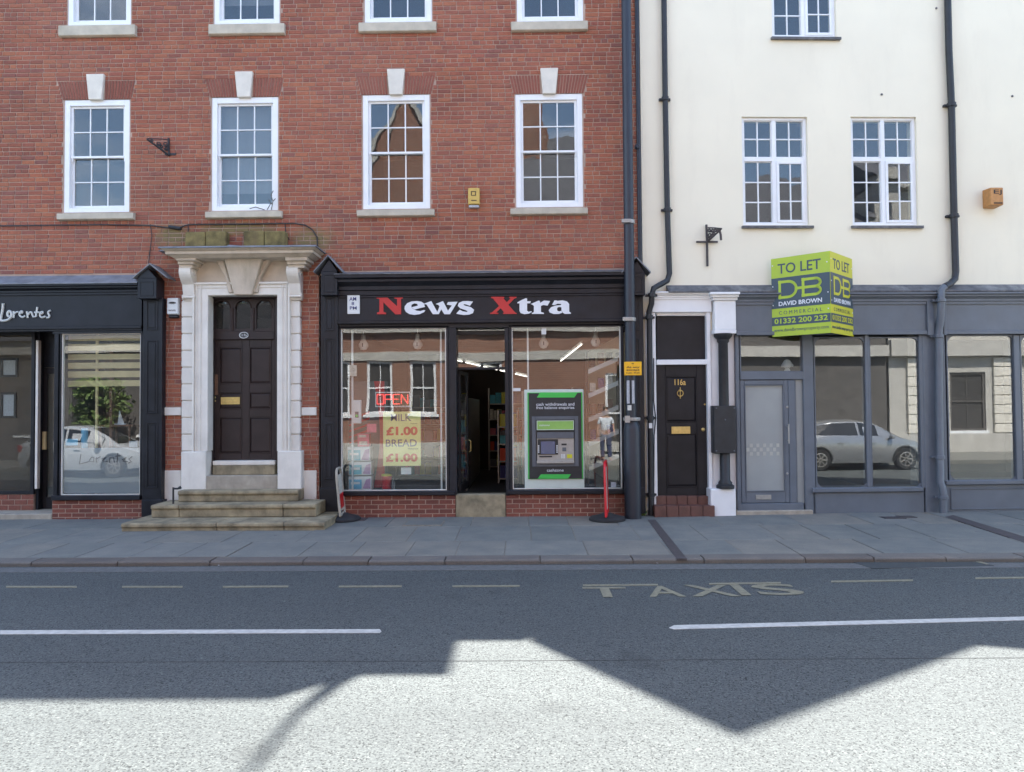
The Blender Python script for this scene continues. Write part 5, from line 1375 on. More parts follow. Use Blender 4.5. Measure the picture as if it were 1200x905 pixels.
# ------------------------------------------------------------------ stone steps
st = thing('stone_steps', 'worn sandstone steps spreading onto the pavement below the white doorcase', 'steps', (LX(263, 610, -0.7), -0.7, 0.0))
def step(px0, px1, yfront, yback, z0, z1, mat, cuts, name='step_stone', nose=0.03):
    x0, x1 = LX(px0, 605, yfront), LX(px1, 605, yfront)
    X = [x0] + [x0 + (x1 - x0) * c for c in cuts] + [x1]
    for i in range(len(X) - 1):
        q = MB(); a, b = X[i] + 0.003, X[i + 1] - 0.003
        q.prismx([(yfront + nose, z0), (yfront + nose, z1 - 0.075), (yfront, z1 - 0.06), (yfront + 0.004, z1 - 0.012), (yfront + 0.02, z1 - RND.uniform(0, 0.004)), (yback, z1), (yback, z0)], a, b)
        q.build(name, mat, st, bevel=0.010)
zs1 = LZ(263, 612.8, -1.35); zs2 = LZ(263, 591.5, -0.78); zs3 = LZ(263, 575, -0.42); zs4 = LZ(280, 557.5, -0.16); zs5 = LZ(280, 541.5, 0.0)
step(141, 380, -1.35, -0.1, -0.06, zs1, M['step'], (0.47, 0.80))
step(176, 370, -0.78, -0.1, zs1 + 0.002, zs2, M['step'], (0.17, 0.80))
step(207.5, 349, -0.42, -0.05, zs2 + 0.002, zs3, M['step'], ())
q = MB(); q.box(LX(241, 560, -0.16), LX(325, 560, -0.16), -0.16, 0.12, zs3 - 0.02, zs4); q.build('threshold_stone', M['concrete'], st, bevel=0.01)
q = MB(); q.pbox(249, 322, 545.5, 556.5, -0.02, 0.2); q.build('riser_stone', M['step'], st, bevel=0.008)
q = MB(); q.pbox(249, 322, 540.2, 545.2, 0.02, 0.24); q.build('door_sill', M['old_white'], st, bevel=0.008)
# boot scraper
sx, sz = L(203, 584, -0.62)
bs = thing('boot_scraper', 'small black iron boot scraper post beside the left end of the steps', 'boot scraper', (sx, -0.62, zs2))
q = MB(); q.tube([(sx, -0.62, zs2 - 0.005), (sx, -0.62, zs2 + 0.26)], 0.016, 8); q.build('post', M['iron'], bs)
q = MB(); q.tube([(sx, -0.62, zs2 + 0.24), (sx + 0.07, -0.62, zs2 + 0.24), (sx + 0.12, -0.62, zs2 + 0.26)], [0.016, 0.016, 0.026], 8); q.build('arm', M['iron'], bs)

# ------------------------------------------------------------------ door 116a in the cream block
dw = thing('white_doorway', 'white painted doorway of the cream building with a plain dark door numbered 116a', 'doorway', (LX(800, 590, 0, F1), -0.1, 0), None, F1)
yw = -0.05
q = MB(F1); q.pbox(764, 834, 342, 366, yw - 0.03, 0.05); fz = q.build('frieze', M['white'], dw, bevel=0.008)
cornice(dw, LX(762, 345, -0.1, F1), LX(834, 345, -0.1, F1), LZ(800, 342, -0.16, F1), LZ(800, 351, yw - 0.03, F1), yw - 0.03, 0.10, M['white'], F1)
q = MB(F1); q.pbox(764.5, 769.5, 366.2, 598, yw, 0.10); q.build('jamb', M['white'], dw, bevel=0.006)
q = MB(F1); q.pbox(829.5, 834, 366.2, 590, yw, 0.10); q.build('jamb', M['white'], dw, bevel=0.006)
q = MB(F1); q.pbox(757.5, 764, 366.2, 600, -0.02, 0.05); q.build('side_strip', M['white'], dw)
q = MB(F1); q.pbox(769.6, 829.4, 421.5, 427.5, yw + 0.015, 0.10); q.build('transom', M['white'], dw, bevel=0.006)
q = MB(F1); q.pbox(769.7, 829.3, 370, 421, 0.06, 0.09); q.build('transom_panel', M['door_black'], dw)
q = MB(F1); q.pbox(769.7, 829.3, 366.3, 370, 0.0, 0.09); q.build('head', M['white'], dw)
d2 = panel_door(dw, 769.8, 829.2, 428, 581, 0.04, [780.5, 817], [441, 495, 508, 571], F1)
label_on(d2, [('116a', 790.5, 803.5, 444.5, 451.5, 0.01)], M['brass'], 0.04 + 0.007, F1, depth=0.006, name='door_number')
kx, kz = L(797, 461, 0.03, F1)
q = MB(F1); q.lathey(kx, kz + 0.045, [(0.022, 0.045), (0.02, 0.02), (0.006, 0.012)], 12)
q.tube([(kx + 0.05 * sin(a), 0.02, kz - 0.0 - 0.05 * cos(a)) for a in [i / 16 * 2 * pi for i in range(17)]], 0.008, 6); q.tube([(kx, 0.022, kz + 0.10), (kx, 0.022, kz - 0.09)], 0.008, 6); q.build('knocker', M['brass'], d2)
q = MB(F1); q.pbox(787, 809, 500, 508.5, 0.02, 0.0345); q.pbox(789, 807, 502.5, 506, 0.012, 0.0195); q.build('letter_plate', M['brass'], d2, bevel=0.003)
lx, lz = L(824, 503.5, 0.03, F1); q = MB(F1); q.lathey(lx, lz, [(0.03, 0.039), (0.03, 0.02), (0.012, 0.012)], 14); q.build('lock', M['brass'], d2)
lx, lz = L(826, 474, 0.03, F1); q = MB(F1); q.lathey(lx, lz, [(0.015, 0.039), (0.015, 0.03)], 10); q.build('lock', M['brass'], d2)
for k, (t0, t1, yy) in enumerate(((581.5, 592, -0.06), (593, 608, -0.26))):
    px0, px1 = (769, 830) if k == 0 else (767, 838)
    n = 5
    for i in range(n):
        q = MB(F1); a, b = px0 + (px1 - px0) * i / n, px0 + (px1 - px0) * (i + 1) / n
        q.pbox(a + 0.25, b - 0.25, t0, t1, yy, 0.10); q.build('step_tile', M['tile_red'], dw, bevel=0.006)
# pier with black iron column and box
yc = -0.12
q = MB(F1); q.pbox(834, 862, 391, 574, -0.02, 0.08); q.build('pier', M['white'], dw, bevel=0.006)
q = MB(F1); q.pbox(833, 862.5, 573, 608, yc - 0.09, 0.05); q.build('pier_base', M['white'], dw, bevel=0.012)
q = MB(F1); q.pbox(837.5, 862.5, 352, 386, yc - 0.05, 0.0); q.build('pier_block', M['white'], dw, bevel=0.008)
q = MB(F1)
for k, (e, a, b, yy) in enumerate(((0.0, 386.2, 391, yc - 0.07), (1.5, 348.5, 351.8, yc - 0.08), (3.0, 345.2, 348.3, yc - 0.12), (4.5, 342.2, 345.0, yc - 0.16))):
    q.pbox(837 - e, 863 + e, a, b, yy, 0.0)
q.build('pier_moulding', M['white'], dw, bevel=0.006)
cx = LX(848.5, 480, yc, F1); z0, z1 = LZ(848.5, 572.5, yc, F1), LZ(848.5, 391.3, yc, F1)
q = MB(F1); r = 0.083
q.lathe(cx, yc, [(r * 1.75, z0), (r * 1.75, z0 + 0.05), (r * 1.35, z0 + 0.075), (r * 1.35, z0 + 0.10), (r, z0 + 0.14), (r * 0.94, z1 - 0.16), (r * 1.2, z1 - 0.13), (r * 1.2, z1 - 0.10), (r * 1.75, z1 - 0.05), (r * 1.8, z1)], 24)
q.build('column', M['iron'], dw, smooth=True)
q = MB(F1); q.pbox(837, 863, 475.5, 531.5, -0.25, -0.03); ub = q.build('utility_box', M['iron'], bevel=0.008)
tag(ub, 'plain black metal cabinet fixed across the iron column beside door 116a', 'metal cabinet')
q = MB(F1)
for px, py in ((839.5, 478.5), (860.5, 478.5), (839.5, 528.5), (860.5, 528.5), (850, 492)):
    x, z = L(px, py, -0.25, F1); q.lathey(x, z, [(0.014, -0.25), (0.014, -0.258), (0.006, -0.262)], 8)
q.build('bolt', M['atm_grey'], ub)
# ------------------------------------------------------------------ grey shopfront
gsf = thing('grey_shopfront', 'empty blue grey shopfront with large round cornered windows and a frosted glass door', 'shopfront', (LX(1020, 603, 0, F1), -0.1, 0), None, F1)
YW = -0.08
gx0 = LX(863, 480, YW, F1)
q = MB(F1); q.box(gx0, XR - 0.05, -0.12, 0.0, LZ(1000, 390, -0.12, F1), LZ(1000, 352, -0.12, F1)); gf = q.build('fascia', M['grey'], gsf)
cornice(gsf, gx0, XR - 0.05, LZ(1000, 343.2, -0.2, F1), LZ(1000, 357, -0.12, F1), -0.12, 0.13, M['grey'], F1)
q = MB(F1); q.box(gx0, XR - 0.05, -0.15, -0.121, LZ(1000, 392.5, -0.15, F1), LZ(1000, 388, -0.15, F1)); q.build('fascia_moulding', M['grey'], gsf, bevel=0.008)
for a, b in ((1087, 1095), (1106, 1109.5)):
    q = MB(F1); q.pbox(a, b, 345, 393, -0.165, -0.121); q.build('fascia_stop', M['grey'], gsf, bevel=0.006)
# posts and rails
def gpost(a, b, t, bt, y=-0.09, yb=0.06, name='post'):
    q = MB(F1); q.pbox(a, b, t, bt, y, yb); return q.build(name, M['grey'], gsf, bevel=0.008)
gpost(863, 867.5, 392.6, 603); gpost(942.5, 954.5, 392.6, 603)
gpost(1083, 1109.5, 392.6, 605, -0.10, 0.06, 'pilaster'); gpost(1078.5, 1082.9, 392.6, 572); gpost(1190, 1197, 392.6, 563)
gpost(1015, 1020, 392.6, 571, -0.085)
gpost(867.6, 942.4, 435.5, 445, -0.085, 0.06, 'transom')
gpost(867.6, 942.4, 590, 599, -0.085, 0.06, 'bottom_rail')
def rounded_pane(px0, px1, py0, py1, y, rad, mat, corners=(1, 1, 1, 1), name='display_window'):
    x0, x1, z0, z1 = wrect(px0, px1, py0, py1, y, F1)
    # spandrels fill the corners: window frame with a rounded opening
    m = MB(F1); n = 8; T = 0.05
    def arcp(cx, cz, a0):
        return [(cx + rad * cos(a0 + pi / 2 * i / n), cz + rad * sin(a0 + pi / 2 * i / n)) for i in range(n + 1)]
    for k, (cx, cz, a0, co) in enumerate(((x1 - rad, z1 - rad, 0, (x1, z1)), (x0 + rad, z1 - rad, pi / 2, (x0, z1)), (x0 + rad, z0 + rad, pi, (x0, z0)), (x1 - rad, z0 + rad, 1.5 * pi, (x1, z0)))):
        if corners[k]: m.prism([co] + arcp(cx, cz, a0), y - 0.022, y + 0.02)
    m.ring(x0 - 0.02, x1 + 0.02, z0 - 0.02, z1 + 0.02, 0.02, 0.02, 0.02, 0.02, y - 0.024, y + 0.03)
    f = m.build(name, M['grey'], gsf)
    pane_obj(f, x0 + 0.001, x1 - 0.001, y, z0 + 0.001, z1 - 0.001, M[mat], F1)
    return f, (x0, x1, z0, z1)
rw1, rr1 = rounded_pane(955.5, 1014.5, 396.5, 571, -0.04, 0.13, 'clear_glass')
rw2, rr2 = rounded_pane(1020.5, 1078, 396.5, 571, -0.04, 0.13, 'clear_glass', (1, 0, 0, 1))
rw3, rr3 = rounded_pane(1111, 1189.5, 394, 562, -0.04, 0.13, 'clear_glass')
rw4, rr4 = rounded_pane(1197.5, 1262, 394, 562, -0.04, 0.13, 'clear_glass')
rounded_pane(867.8, 942, 393.3, 435, -0.03, 0.05, 'clear_glass', (0, 0, 0, 0), 'top_light')
rounded_pane(933, 942.2, 445.5, 589.6, -0.03, 0.05, 'obscure', (0, 0, 0, 0), 'side_light')
# door with frosted glass
x0, x1, z0, z1 = wrect(868, 924.5, 445.5, 589.5, -0.06, F1)
q = MB(F1); q.ring(x0, x1, z0, z1, 0.075, 0.075, 0.08, 0.19, -0.065, 0.0); gd = q.build('door', M['grey'], gsf, bevel=0.008)
q = MB(F1); q.ring(x0 + 0.075, x1 - 0.075, z0 + 0.19, z1 - 0.08, 0.012, 0.012, 0.012, 0.012, -0.075, -0.03); q.build('bead', M['grey'], gd)
pane_obj(gd, x0 + 0.088, x1 - 0.088, -0.04, z0 + 0.203, z1 - 0.093, M['obscure'], F1)
q = MB(F1)
zc = LZ(893, 527, -0.045, F1)
for i in range(10):
    for j in range(3):
        if (i + j) % 2: 
            a = x0 + 0.10 + i * 0.056; q.box(a, a + 0.05, -0.0465, -0.0437, zc - 0.1 + 0.07 * j, zc - 0.04 + 0.07 * j)
q.build('check_band', M['check'], gd)
gpost(925, 932.6, 445.5, 589.6, -0.075)
q = MB(F1); hx = LX(924, 505, -0.12, F1); zA, zB = LZ(924, 520, -0.12, F1), LZ(924, 497, -0.12, F1)
q.tube([(hx, -0.13, zA), (hx, -0.13, zB)], 0.013, 10); q.tube([(hx, -0.06, zA + 0.05), (hx, -0.13, zA + 0.05)], 0.009, 8); q.tube([(hx, -0.06, zB - 0.05), (hx, -0.13, zB - 0.05)], 0.009, 8); q.build('handle', M['atm_silver'], gd, smooth=True)
q = MB(F1); q.pbox(886, 904, 580, 585.5, -0.075, -0.0655); q.build('letter_plate', M['atm_silver'], gd, bevel=0.003)
for py in (477, 555):
    x, z = L(922.5, py, -0.066, F1); q = MB(F1); q.lathey(x, z, [(0.02, -0.0655), (0.02, -0.075), (0.012, -0.08)], 12); q.build('lock', M['atm_silver'], gd)
q = MB(F1); q.pbox(863.5, 953, 598.5, 608, -0.16, 0.05); q.build('doorstep', M['concrete'], gsf, bevel=0.01)
# stall risers
for a, b, t in ((953.5, 1083, 571.5), (1109.6, 1262, 562.5)):
    q = MB(F1); q.pbox(a - 1, b, t, t + 5.5, -0.14, 0.03); q.build('window_sill', M['grey'], gsf, bevel=0.012)
    q = MB(F1); q.pbox(a, b, t + 5.6, 609, -0.09, 0.05); sr = q.build('stall_riser', M['grey'], gsf)
    if a > 1000:
        x0, x1 = LX(a + 4, 580, -0.09, F1), LX(b, 580, -0.09, F1); q = MB(F1); panel_strips(q, x0, x1, LZ(1150, 597, -0.09, F1), LZ(1150, 572, -0.09, F1), -0.09, 0.02, 0.016); q.build('panel_moulding', M['grey'], sr, bevel=0.005)
q = MB(F1)
for px, py, w in ((1035, 603, 9), (1057, 602, 7), (1180, 598.5, 6)):
    pass
room(gsf, 'interior', gx0 + 0.05, XR - 0.6, 0.10, 5.5, 0.15, 3.35, M['pale_room'], F1, floor=M['room'])
q = MB(F1); q.box(rr1[0] - 0.05, rr2[1] + 0.05, 0.02, 0.35, rr1[2] - 0.06, rr1[2] - 0.01); q.box(rr3[0] - 0.05, rr4[1], 0.02, 0.35, rr3[2] - 0.06, rr3[2] - 0.01); q.build('window_board', M['pale_room'], gsf)
q = MB(F1); q.box(5.05, 5.2, 1.0, 5.49, 0.15, 3.34); q.build('partition', M['pale_room'], gsf)
# small bulkhead light behind the top light
x, z = L(922.5, 430, 0.3, F1)
t = thing('lantern', 'small pale lantern standing behind the grey shop top light', 'lantern', (x, 0.3, LZ(922, 435, 0.3, F1)), None, F1)
q = MB(F1); zz = LZ(922, 437, 0.3, F1); q.lathe(x, 0.3, [(0.05, zz), (0.05, zz + 0.05), (0.03, zz + 0.07), (0.06, zz + 0.10)], 12); q.build('base', M['plastic_white'], t, smooth=True)
q = MB(F1); q.lathe(x, 0.3, [(0.10, zz + 0.10), (0.10, zz + 0.13), (0.05, zz + 0.21), (0.02, zz + 0.23)], 14); q.build('shade', M['plastic_white'], t, smooth=True)

# ------------------------------------------------------------------ TO LET board: two panels meeting in a vee
bxl, bxr = LX(904, 350, -0.12, F1), LX(999.5, 350, -0.12, F1)
half = (bxr - bxl) / 2
bzt, bzb = LZ(904, 304, -0.12, F1), LZ(904, 395, -0.12, F1)
tb = thing('to_let_board', 'lime green and slate vee shaped TO LET board projecting over the grey shopfront', 'letting board', ((bxl + bxr) / 2, -0.4, bzb), None, F1)
px_, py_ = half * 1.0, half * 1.0
PWID = sqrt(px_ ** 2 + py_ ** 2)
def board_side(k):
    # local frame whose x axis runs along the panel, y axis points behind it
    if k == 0: o, a = F1.w((bxl, -0.12, 0)), radians(2.6) - atan2(py_, px_)
    else: o, a = F1.w(((bxl + bxr) / 2, -0.12 - py_, 0)), radians(2.6) + atan2(py_, px_)
    fr = Frame(o[0], o[1], a)
    mat_l = M['lime'] if k == 0 else M['lime2']  # second panel takes a yellower lime than the first
    q = MB(fr); q.box(0.004, PWID - 0.004, 0, 0.012, bzb, bzt); p = q.build('panel', mat_l, tb)
    H = bzt - bzb
    def zz(f): return bzt - H * f
    q = MB(fr); q.box(0.006, PWID - 0.006, -0.003, -0.0003, zz(0.645), zz(0.255)); q.box(0.006, PWID - 0.006, -0.003, -0.0003, zz(0.865), zz(0.755)); q.build('printed_band', M['slate_blue'], p)
    W = PWID
    q = MB(fr); add_text(q, 'TO LET', 0.12 * W, 0.85 * W, zz(0.205), zz(0.075), -0.0004, 0.012, 0.003); q.build('lettering', M['slate_blue'], p)
    q = MB(fr); add_text(q, 'C O M M E R C I A L', 0.13 * W, 0.86 * W, zz(0.725), zz(0.68), -0.0004, 0.0, 0.003); q.build('lettering', M['slate_blue'], p)
    q = MB(fr); add_text(q, 'www.davidbrownproperty.com', 0.04 * W, 0.96 * W, zz(0.955), zz(0.90), -0.0004, 0.0, 0.003); q.build('lettering', M['slate_blue'], p)
    q = MB(fr); add_text(q, 'DAVID BROWN', 0.13 * W, 0.86 * W, zz(0.615), zz(0.56), -0.0031, 0.02, 0.003); q.build('lettering', M['white_sign'], p)
    q = MB(fr); add_text(q, '01332 200 232', 0.05 * W, 0.95 * W, zz(0.84), zz(0.775), -0.0031, 0.02, 0.003); q.build('lettering', mat_l, p)
    # linked D and B emblem drawn as broad strokes
    q = MB(fr)
    x0, x1, z0, z1 = 0.13 * W, 0.86 * W, zz(0.525), zz(0.295); xm = (x0 + x1) / 2; th = 0.043; ya_, yb_ = -0.0062, -0.0031
    def stroke(pts, e=0.0):
        for (ax, az), (bx, bz) in zip(pts, pts[1:]):
            d = Vector((bx - ax, bz - az)); n = Vector((-d.y, d.x)).normalized() * th / 2
            u = d.normalized() * 0.004
            q.prism([(ax + n.x - u.x, az + n.y - u.y), (bx + n.x + u.x, bz + n.y + u.y), (bx - n.x + u.x, bz - n.y + u.y), (ax - n.x - u.x, az - n.y - u.y)], ya_ - e, yb_)
    h = th / 2; zm = (z0 + z1) / 2
    def bowl(cx, za, zb, xr, n=12):
        r = (zb - za) / 2; return [(cx + (xr - cx) * sin(pi * i / n), (za + zb) / 2 + r * cos(pi * i / n)) for i in range(n + 1)]
    dx1 = xm - 0.035
    stroke([(x0 + h, z0), (x0 + h, z1)]); stroke([(x0, z1 - h), (x0 + (dx1 - x0) * 0.5, z1 - h)], 0.0003); stroke([(x0, z0 + h), (x0 + (dx1 - x0) * 0.5, z0 + h)], 0.0003)
    stroke(bowl(x0 + (dx1 - x0) * 0.5, z0 + h, z1 - h, dx1 - h), 0.0006)
    bx0 = xm + 0.035
    stroke([(bx0 + h, z0), (bx0 + h, z1)])
    for za, zb, e in ((zm, z1 - h, 0.0006), (z0 + h, zm, 0.0009)):
        mx = bx0 + (x1 - bx0) * 0.68
        stroke([(bx0, zb), (mx, zb)], 0.0003 + (0.0003 if za == zm else 0)); stroke(bowl(mx, za, zb, x1 - h), e)
    stroke([(bx0, z0 + h), (bx0 + (x1 - bx0) * 0.68, z0 + h)], 0.0004)
    stroke([(dx1 - th, zm), (bx0 + th, zm)], 0.0012)
    q.build('emblem', mat_l, p)
    q = MB(fr)
    for fx, fz in ((0.03, 0.09), (0.95, 0.13), (0.03, 0.36), (0.96, 0.5), (0.03, 0.6), (0.96, 0.7)):
        q.lathey(fx * W, zz(fz), [(0.010, 0.0), (0.010, -0.007), (0.004, -0.010)], 8)
    q.build('screw', M['white_sign'], p)
board_side(0); board_side(1)
q = MB(F1); q.box(bxl - 0.08, bxr + 0.10, -0.118, -0.09 - 0.001, bzb + 0.14, bzb + 0.20); q.box((bxl + bxr) / 2 - 0.02, (bxl + bxr) / 2 + 0.02, -0.12 - py_ + 0.05, -0.119, bzb + 0.15, bzb + 0.19)
q.build('batten', M['concrete'], tb, bevel=0.003)

# ------------------------------------------------------------------ street pole with its parking plate
yp = -0.36
pxm = LX(737.7, 330, yp); zb = -0.03
pole = thing('lamp_post', 'tall blue grey steel post standing on the pavement where brick and cream walls meet', 'lamp post', (pxm, yp, zb))
r = 0.086
q = MB(); q.lathe(pxm + 0.01, yp, [(0.135, zb), (0.135, zb + 1.45), (0.128, zb + 1.50), (r, zb + 1.62)], 24); q.build('base', M['pole'], pole, smooth=True)
q = MB(); q.lathe(pxm, yp, [(r, zb + 1.621), (r * 0.96, 5.0), (r * 0.9, 10.2)], 24); q.build('shaft', M['pole'], pole, smooth=True)
q = MB(); q.lathe(pxm, yp, [(r * 0.92, 10.201), (r * 0.95, 10.22), (r * 0.5, 10.27)], 16); q.build('cap', M['pole'], pole, smooth=True)
for py in (374, 259):
    z = LZ(738, py, yp - 0.09)
    q = MB(); q.lathe(pxm, yp, [(r + 0.004, z - 0.03), (r + 0.012, z - 0.03), (r + 0.012, z + 0.03), (r + 0.004, z + 0.03)], 20); q.box(pxm - 0.13, pxm + 0.02, yp - r - 0.03, yp - r + 0.01, z - 0.03, z + 0.03); q.build('clamp', M['atm_silver'], pole, bevel=0.004)
z = LZ(738, 491, yp - 0.13)
q = MB(); q.lathe(pxm + 0.01, yp, [(0.139, z - 0.03), (0.142, z), (0.139, z + 0.02)], 20); q.box(pxm - 0.12, pxm - 0.04, yp - 0.155, yp - 0.12, z - 0.06, z + 0.05); q.build('clamp', M['atm_silver'], pole)
for a, b, t_, d in ((734.5, 737.8, 446, 473), (740.5, 743.5, 446, 473)):
    q = MB(); q.pbox(a, b, t_, d, yp - 0.146, yp - 0.1365); q.build('sticker', M['sticker'], pole)
q = MB(); q.pbox(735.5, 740, 475, 481, yp - 0.146, yp - 0.1365); q.build('sticker', M['silver_sign'], pole)
q = MB(); q.pbox(731.5, 752, 424, 440, yp - 0.165, yp - 0.15); ps = q.build('parking_plate', M['sign_yellow'], bevel=0.004)
tag(ps, 'small yellow no loading plate fixed to the lamp post', 'parking sign')
label_on(ps, [('At any', 734, 749.5, 429.3, 432, 0.02), ('except', 734, 749.5, 432.8, 435.3, 0.02), ('6 pm - 8 am', 734, 749.5, 436, 438.4, 0.02), ('*', 740, 743, 425.3, 428.3, 0.04)], M['ink'], yp - 0.166)
# weed at its foot
wd = MB()
for k in range(26):
    a = RND.uniform(0, 2 * pi); x, y = LX(751, 604, -0.06) + RND.uniform(-0.09, 0.07), -0.08 + RND.uniform(-0.06, 0.03)
    h = RND.uniform(0.06, 0.17); dx, dy = 0.05 * cos(a), 0.05 * sin(a)
    wd.add([(x - 0.007, y, -0.01), (x + 0.007, y, -0.01), (x + dx + 0.010, y + dy, h * 0.7), (x + dx * 1.6, y + dy * 1.6, h), (x + dx - 0.010, y + dy, h * 0.7)], [(0, 1, 2, 4), (4, 2, 3)])
tag(wd.build('weed', M['leaf'], recalc=False), 'small tuft of green weeds at the foot of the wall by the lamp post', 'weeds')

# ------------------------------------------------------------------ rain pipes
def bracketed_pipe(t, path, r, mat, collars, fr, n=12):
    q = MB(fr); q.tube(path, r, n); q.build('pipe', M[mat], t, smooth=True)
    for (x, y, z) in collars:
        q = MB(fr); q.lathe(x, y, [(r * 1.02, z - 0.035), (r * 1.3, z - 0.03), (r * 1.3, z + 0.03), (r * 1.02, z + 0.035)], 14)
        q.box(x - r * 2.0, x + r * 2.0, y + r * 0.4, y + r * 1.2 + 0.03, z - 0.018, z + 0.018); q.build('collar', M[mat], t)
def pipe_pts(pts, y, fr): return [(LX(px, py, yy if yy is not None else y, fr), yy if yy is not None else y, LZ(px, py, yy if yy is not None else y, fr)) for px, py, yy in pts]
t = thing('rain_pipe', 'thin black rain pipe down the left edge of the cream wall, bending beside door 116a', 'rain pipe', (LX(762, 600, -0.08, F1), -0.08, 0), None, F1)
P = pipe_pts([(777, -90, -0.07), (779.5, 111, -0.07), (782, 246, -0.07), (784.5, 321, -0.07), (782, 329, -0.09), (773, 334, -0.16), (766, 338, -0.20), (764, 346, -0.21), (763.5, 356, -0.16), (760.5, 366, -0.10), (761, 376, -0.10), (762, 470, -0.10), (763, 604, -0.10)], None, F1)
bracketed_pipe(t, P, 0.047, 'iron', [pipe_pts([(a, b, c)], None, F1)[0] for a, b, c in ((779.5, 116, -0.07), (782, 246, -0.07), (764, 346, -0.21), (761, 372, -0.10), (762.2, 490, -0.10), (763, 580, -0.10))], F1)
q = MB(F1); q.pbox(760.5, 764.5, 496, 502, -0.152, -0.149); q.build('sticker', M['plastic_white'], t)
q = MB(F1); q.tube(pipe_pts([(766, 420, -0.09), (766, 470, -0.09), (768.5, 490, -0.09), (766.5, 510, -0.09), (766, 598, -0.09)], None, F1), 0.010, 6)
tag(q.build('cable', M['iron']), 'black cable running down beside the white jamb of door 116a', 'cable')
t = thing('rain_pipe', 'black rain pipe right on the cream wall, turning grey over the shopfront', 'rain pipe', (LX(1101, 600, -0.2, F1), -0.2, 0), None, F1)
P = pipe_pts([(1108.5, -90, -0.08), (1112, 60, -0.08), (1115, 123, -0.08), (1118, 253, -0.08), (1120, 318, -0.08), (1119, 327, -0.10), (1113, 333, -0.18), (1107, 336, -0.25)], None, F1)
bracketed_pipe(t, P, 0.055, 'iron', [pipe_pts([(a, b, -0.08)], None, F1)[0] for a, b in ((1115, 123), (1118, 253))], F1)
P = pipe_pts([(1107, 336, -0.25), (1103, 340, -0.26), (1102.5, 368, -0.26), (1101.5, 380, -0.20), (1100, 390, -0.19), (1100.5, 480, -0.19), (1102, 565, -0.19), (1104.5, 572, -0.22), (1105.5, 580, -0.22), (1105.5, 604, -0.22)], None, F1)
q = MB(F1); q.tube(P, 0.058, 12); q.build('lower_pipe', M['grey'], t, smooth=True)
for a, b, c in ((1102.6, 352, -0.26), (1100, 394, -0.19), (1101.7, 536, -0.19), (1105.5, 583, -0.22)):
    x, y, z = pipe_pts([(a, b, c)], None, F1)[0]; q = MB(F1); q.lathe(x, y, [(0.06, z - 0.03), (0.075, z - 0.025), (0.075, z + 0.025), (0.06, z + 0.03)], 14); q.box(x - 0.12, x + 0.10, y + 0.03, y + 0.08, z - 0.015, z + 0.015); q.build('collar', M['grey'], t)
# lead chase cable up the seam of the two buildings
q = MB(); q.tube([(XB - 0.045, -0.035, 4.0), (XB - 0.05, -0.035, 10.2)], 0.036, 10)
tag(q.build('conduit', M['pole'], smooth=True), 'grey conduit running up the seam of the brick and cream walls', 'conduit')
x, z = L(747, 172, -0.05); q = MB(); q.lathey(x, z, [(0.04, 0.0), (0.045, -0.06), (0.03, -0.09)], 14); q.tube([(x, -0.06, z), (x - 0.03, -0.12, z - 0.05)], 0.025, 8)
tag(q.build('wall_lamp', M['pole'], smooth=True), 'small grey fitting on the brick wall beside the lamp post shaft', 'fitting')
# brick wall cables
q = MB()
P = [(-20, 265), (60, 264), (120, 263.4), (178, 264.5), (200, 267.5), (212, 266), (221, 263.3), (285, 262.8), (345, 262), (358, 264), (366, 269.5), (371.5, 278), (372.5, 296)]
W3 = [(LX(a, b, -0.03), -0.03, LZ(a, b, -0.03)) for a, b in P]; q.tube(W3, 0.011, 6)
q.tube([(LX(a, b, -0.03), -0.03, LZ(a, b, -0.03)) for a, b in ((176, 263), (178, 276), (176, 292), (174, 310))], 0.007, 6)
q.tube([(LX(a, b, -0.03), -0.03, LZ(a, b, -0.03)) for a, b in ((220.5, 263), (220.5, 289))], 0.008, 6)
q.tube([(LX(a, b, -0.03), -0.03, LZ(a, b, -0.03)) for a, b in ((334, 263), (335, 275), (339, 281))], 0.008, 6)
q.tube([(LX(a, b, -0.035), -0.035, LZ(a, b, -0.035)) for a, b in ((198, 266), (212, 268))], 0.03, 8)
tag(q.build('cable', M['iron']), 'dark cable draped along the brick wall above the white doorcase', 'cable')
q = MB(); q.tube([(LX(a, b, -0.02), -0.02, LZ(a, b, -0.02)) for a, b in ((198, 375), (198, 403), (191, 403))], 0.006, 6); tag(q.build('cable', M['wood']), 'thin brown cable looping below the white alarm box', 'cable')
# twigs on the sill of the second window
q = MB()
for a in (((318, 246), (320, 236), (318, 229), (321, 224)), ((319, 240), (315, 234)), ((310, 246), (300, 243), (293, 245)), ((320, 236), (323, 233)), ((313, 246), (318, 238))):
    q.tube([(LX(p[0], p[1], -0.05), -0.05 - 0.01 * i, LZ(p[0], p[1], -0.05)) for i, p in enumerate(a)], 0.007, 5)
tag(q.build('twig', M['twig']), 'dry twigs of a plant growing on the sill of the window above the doorcase', 'twigs')

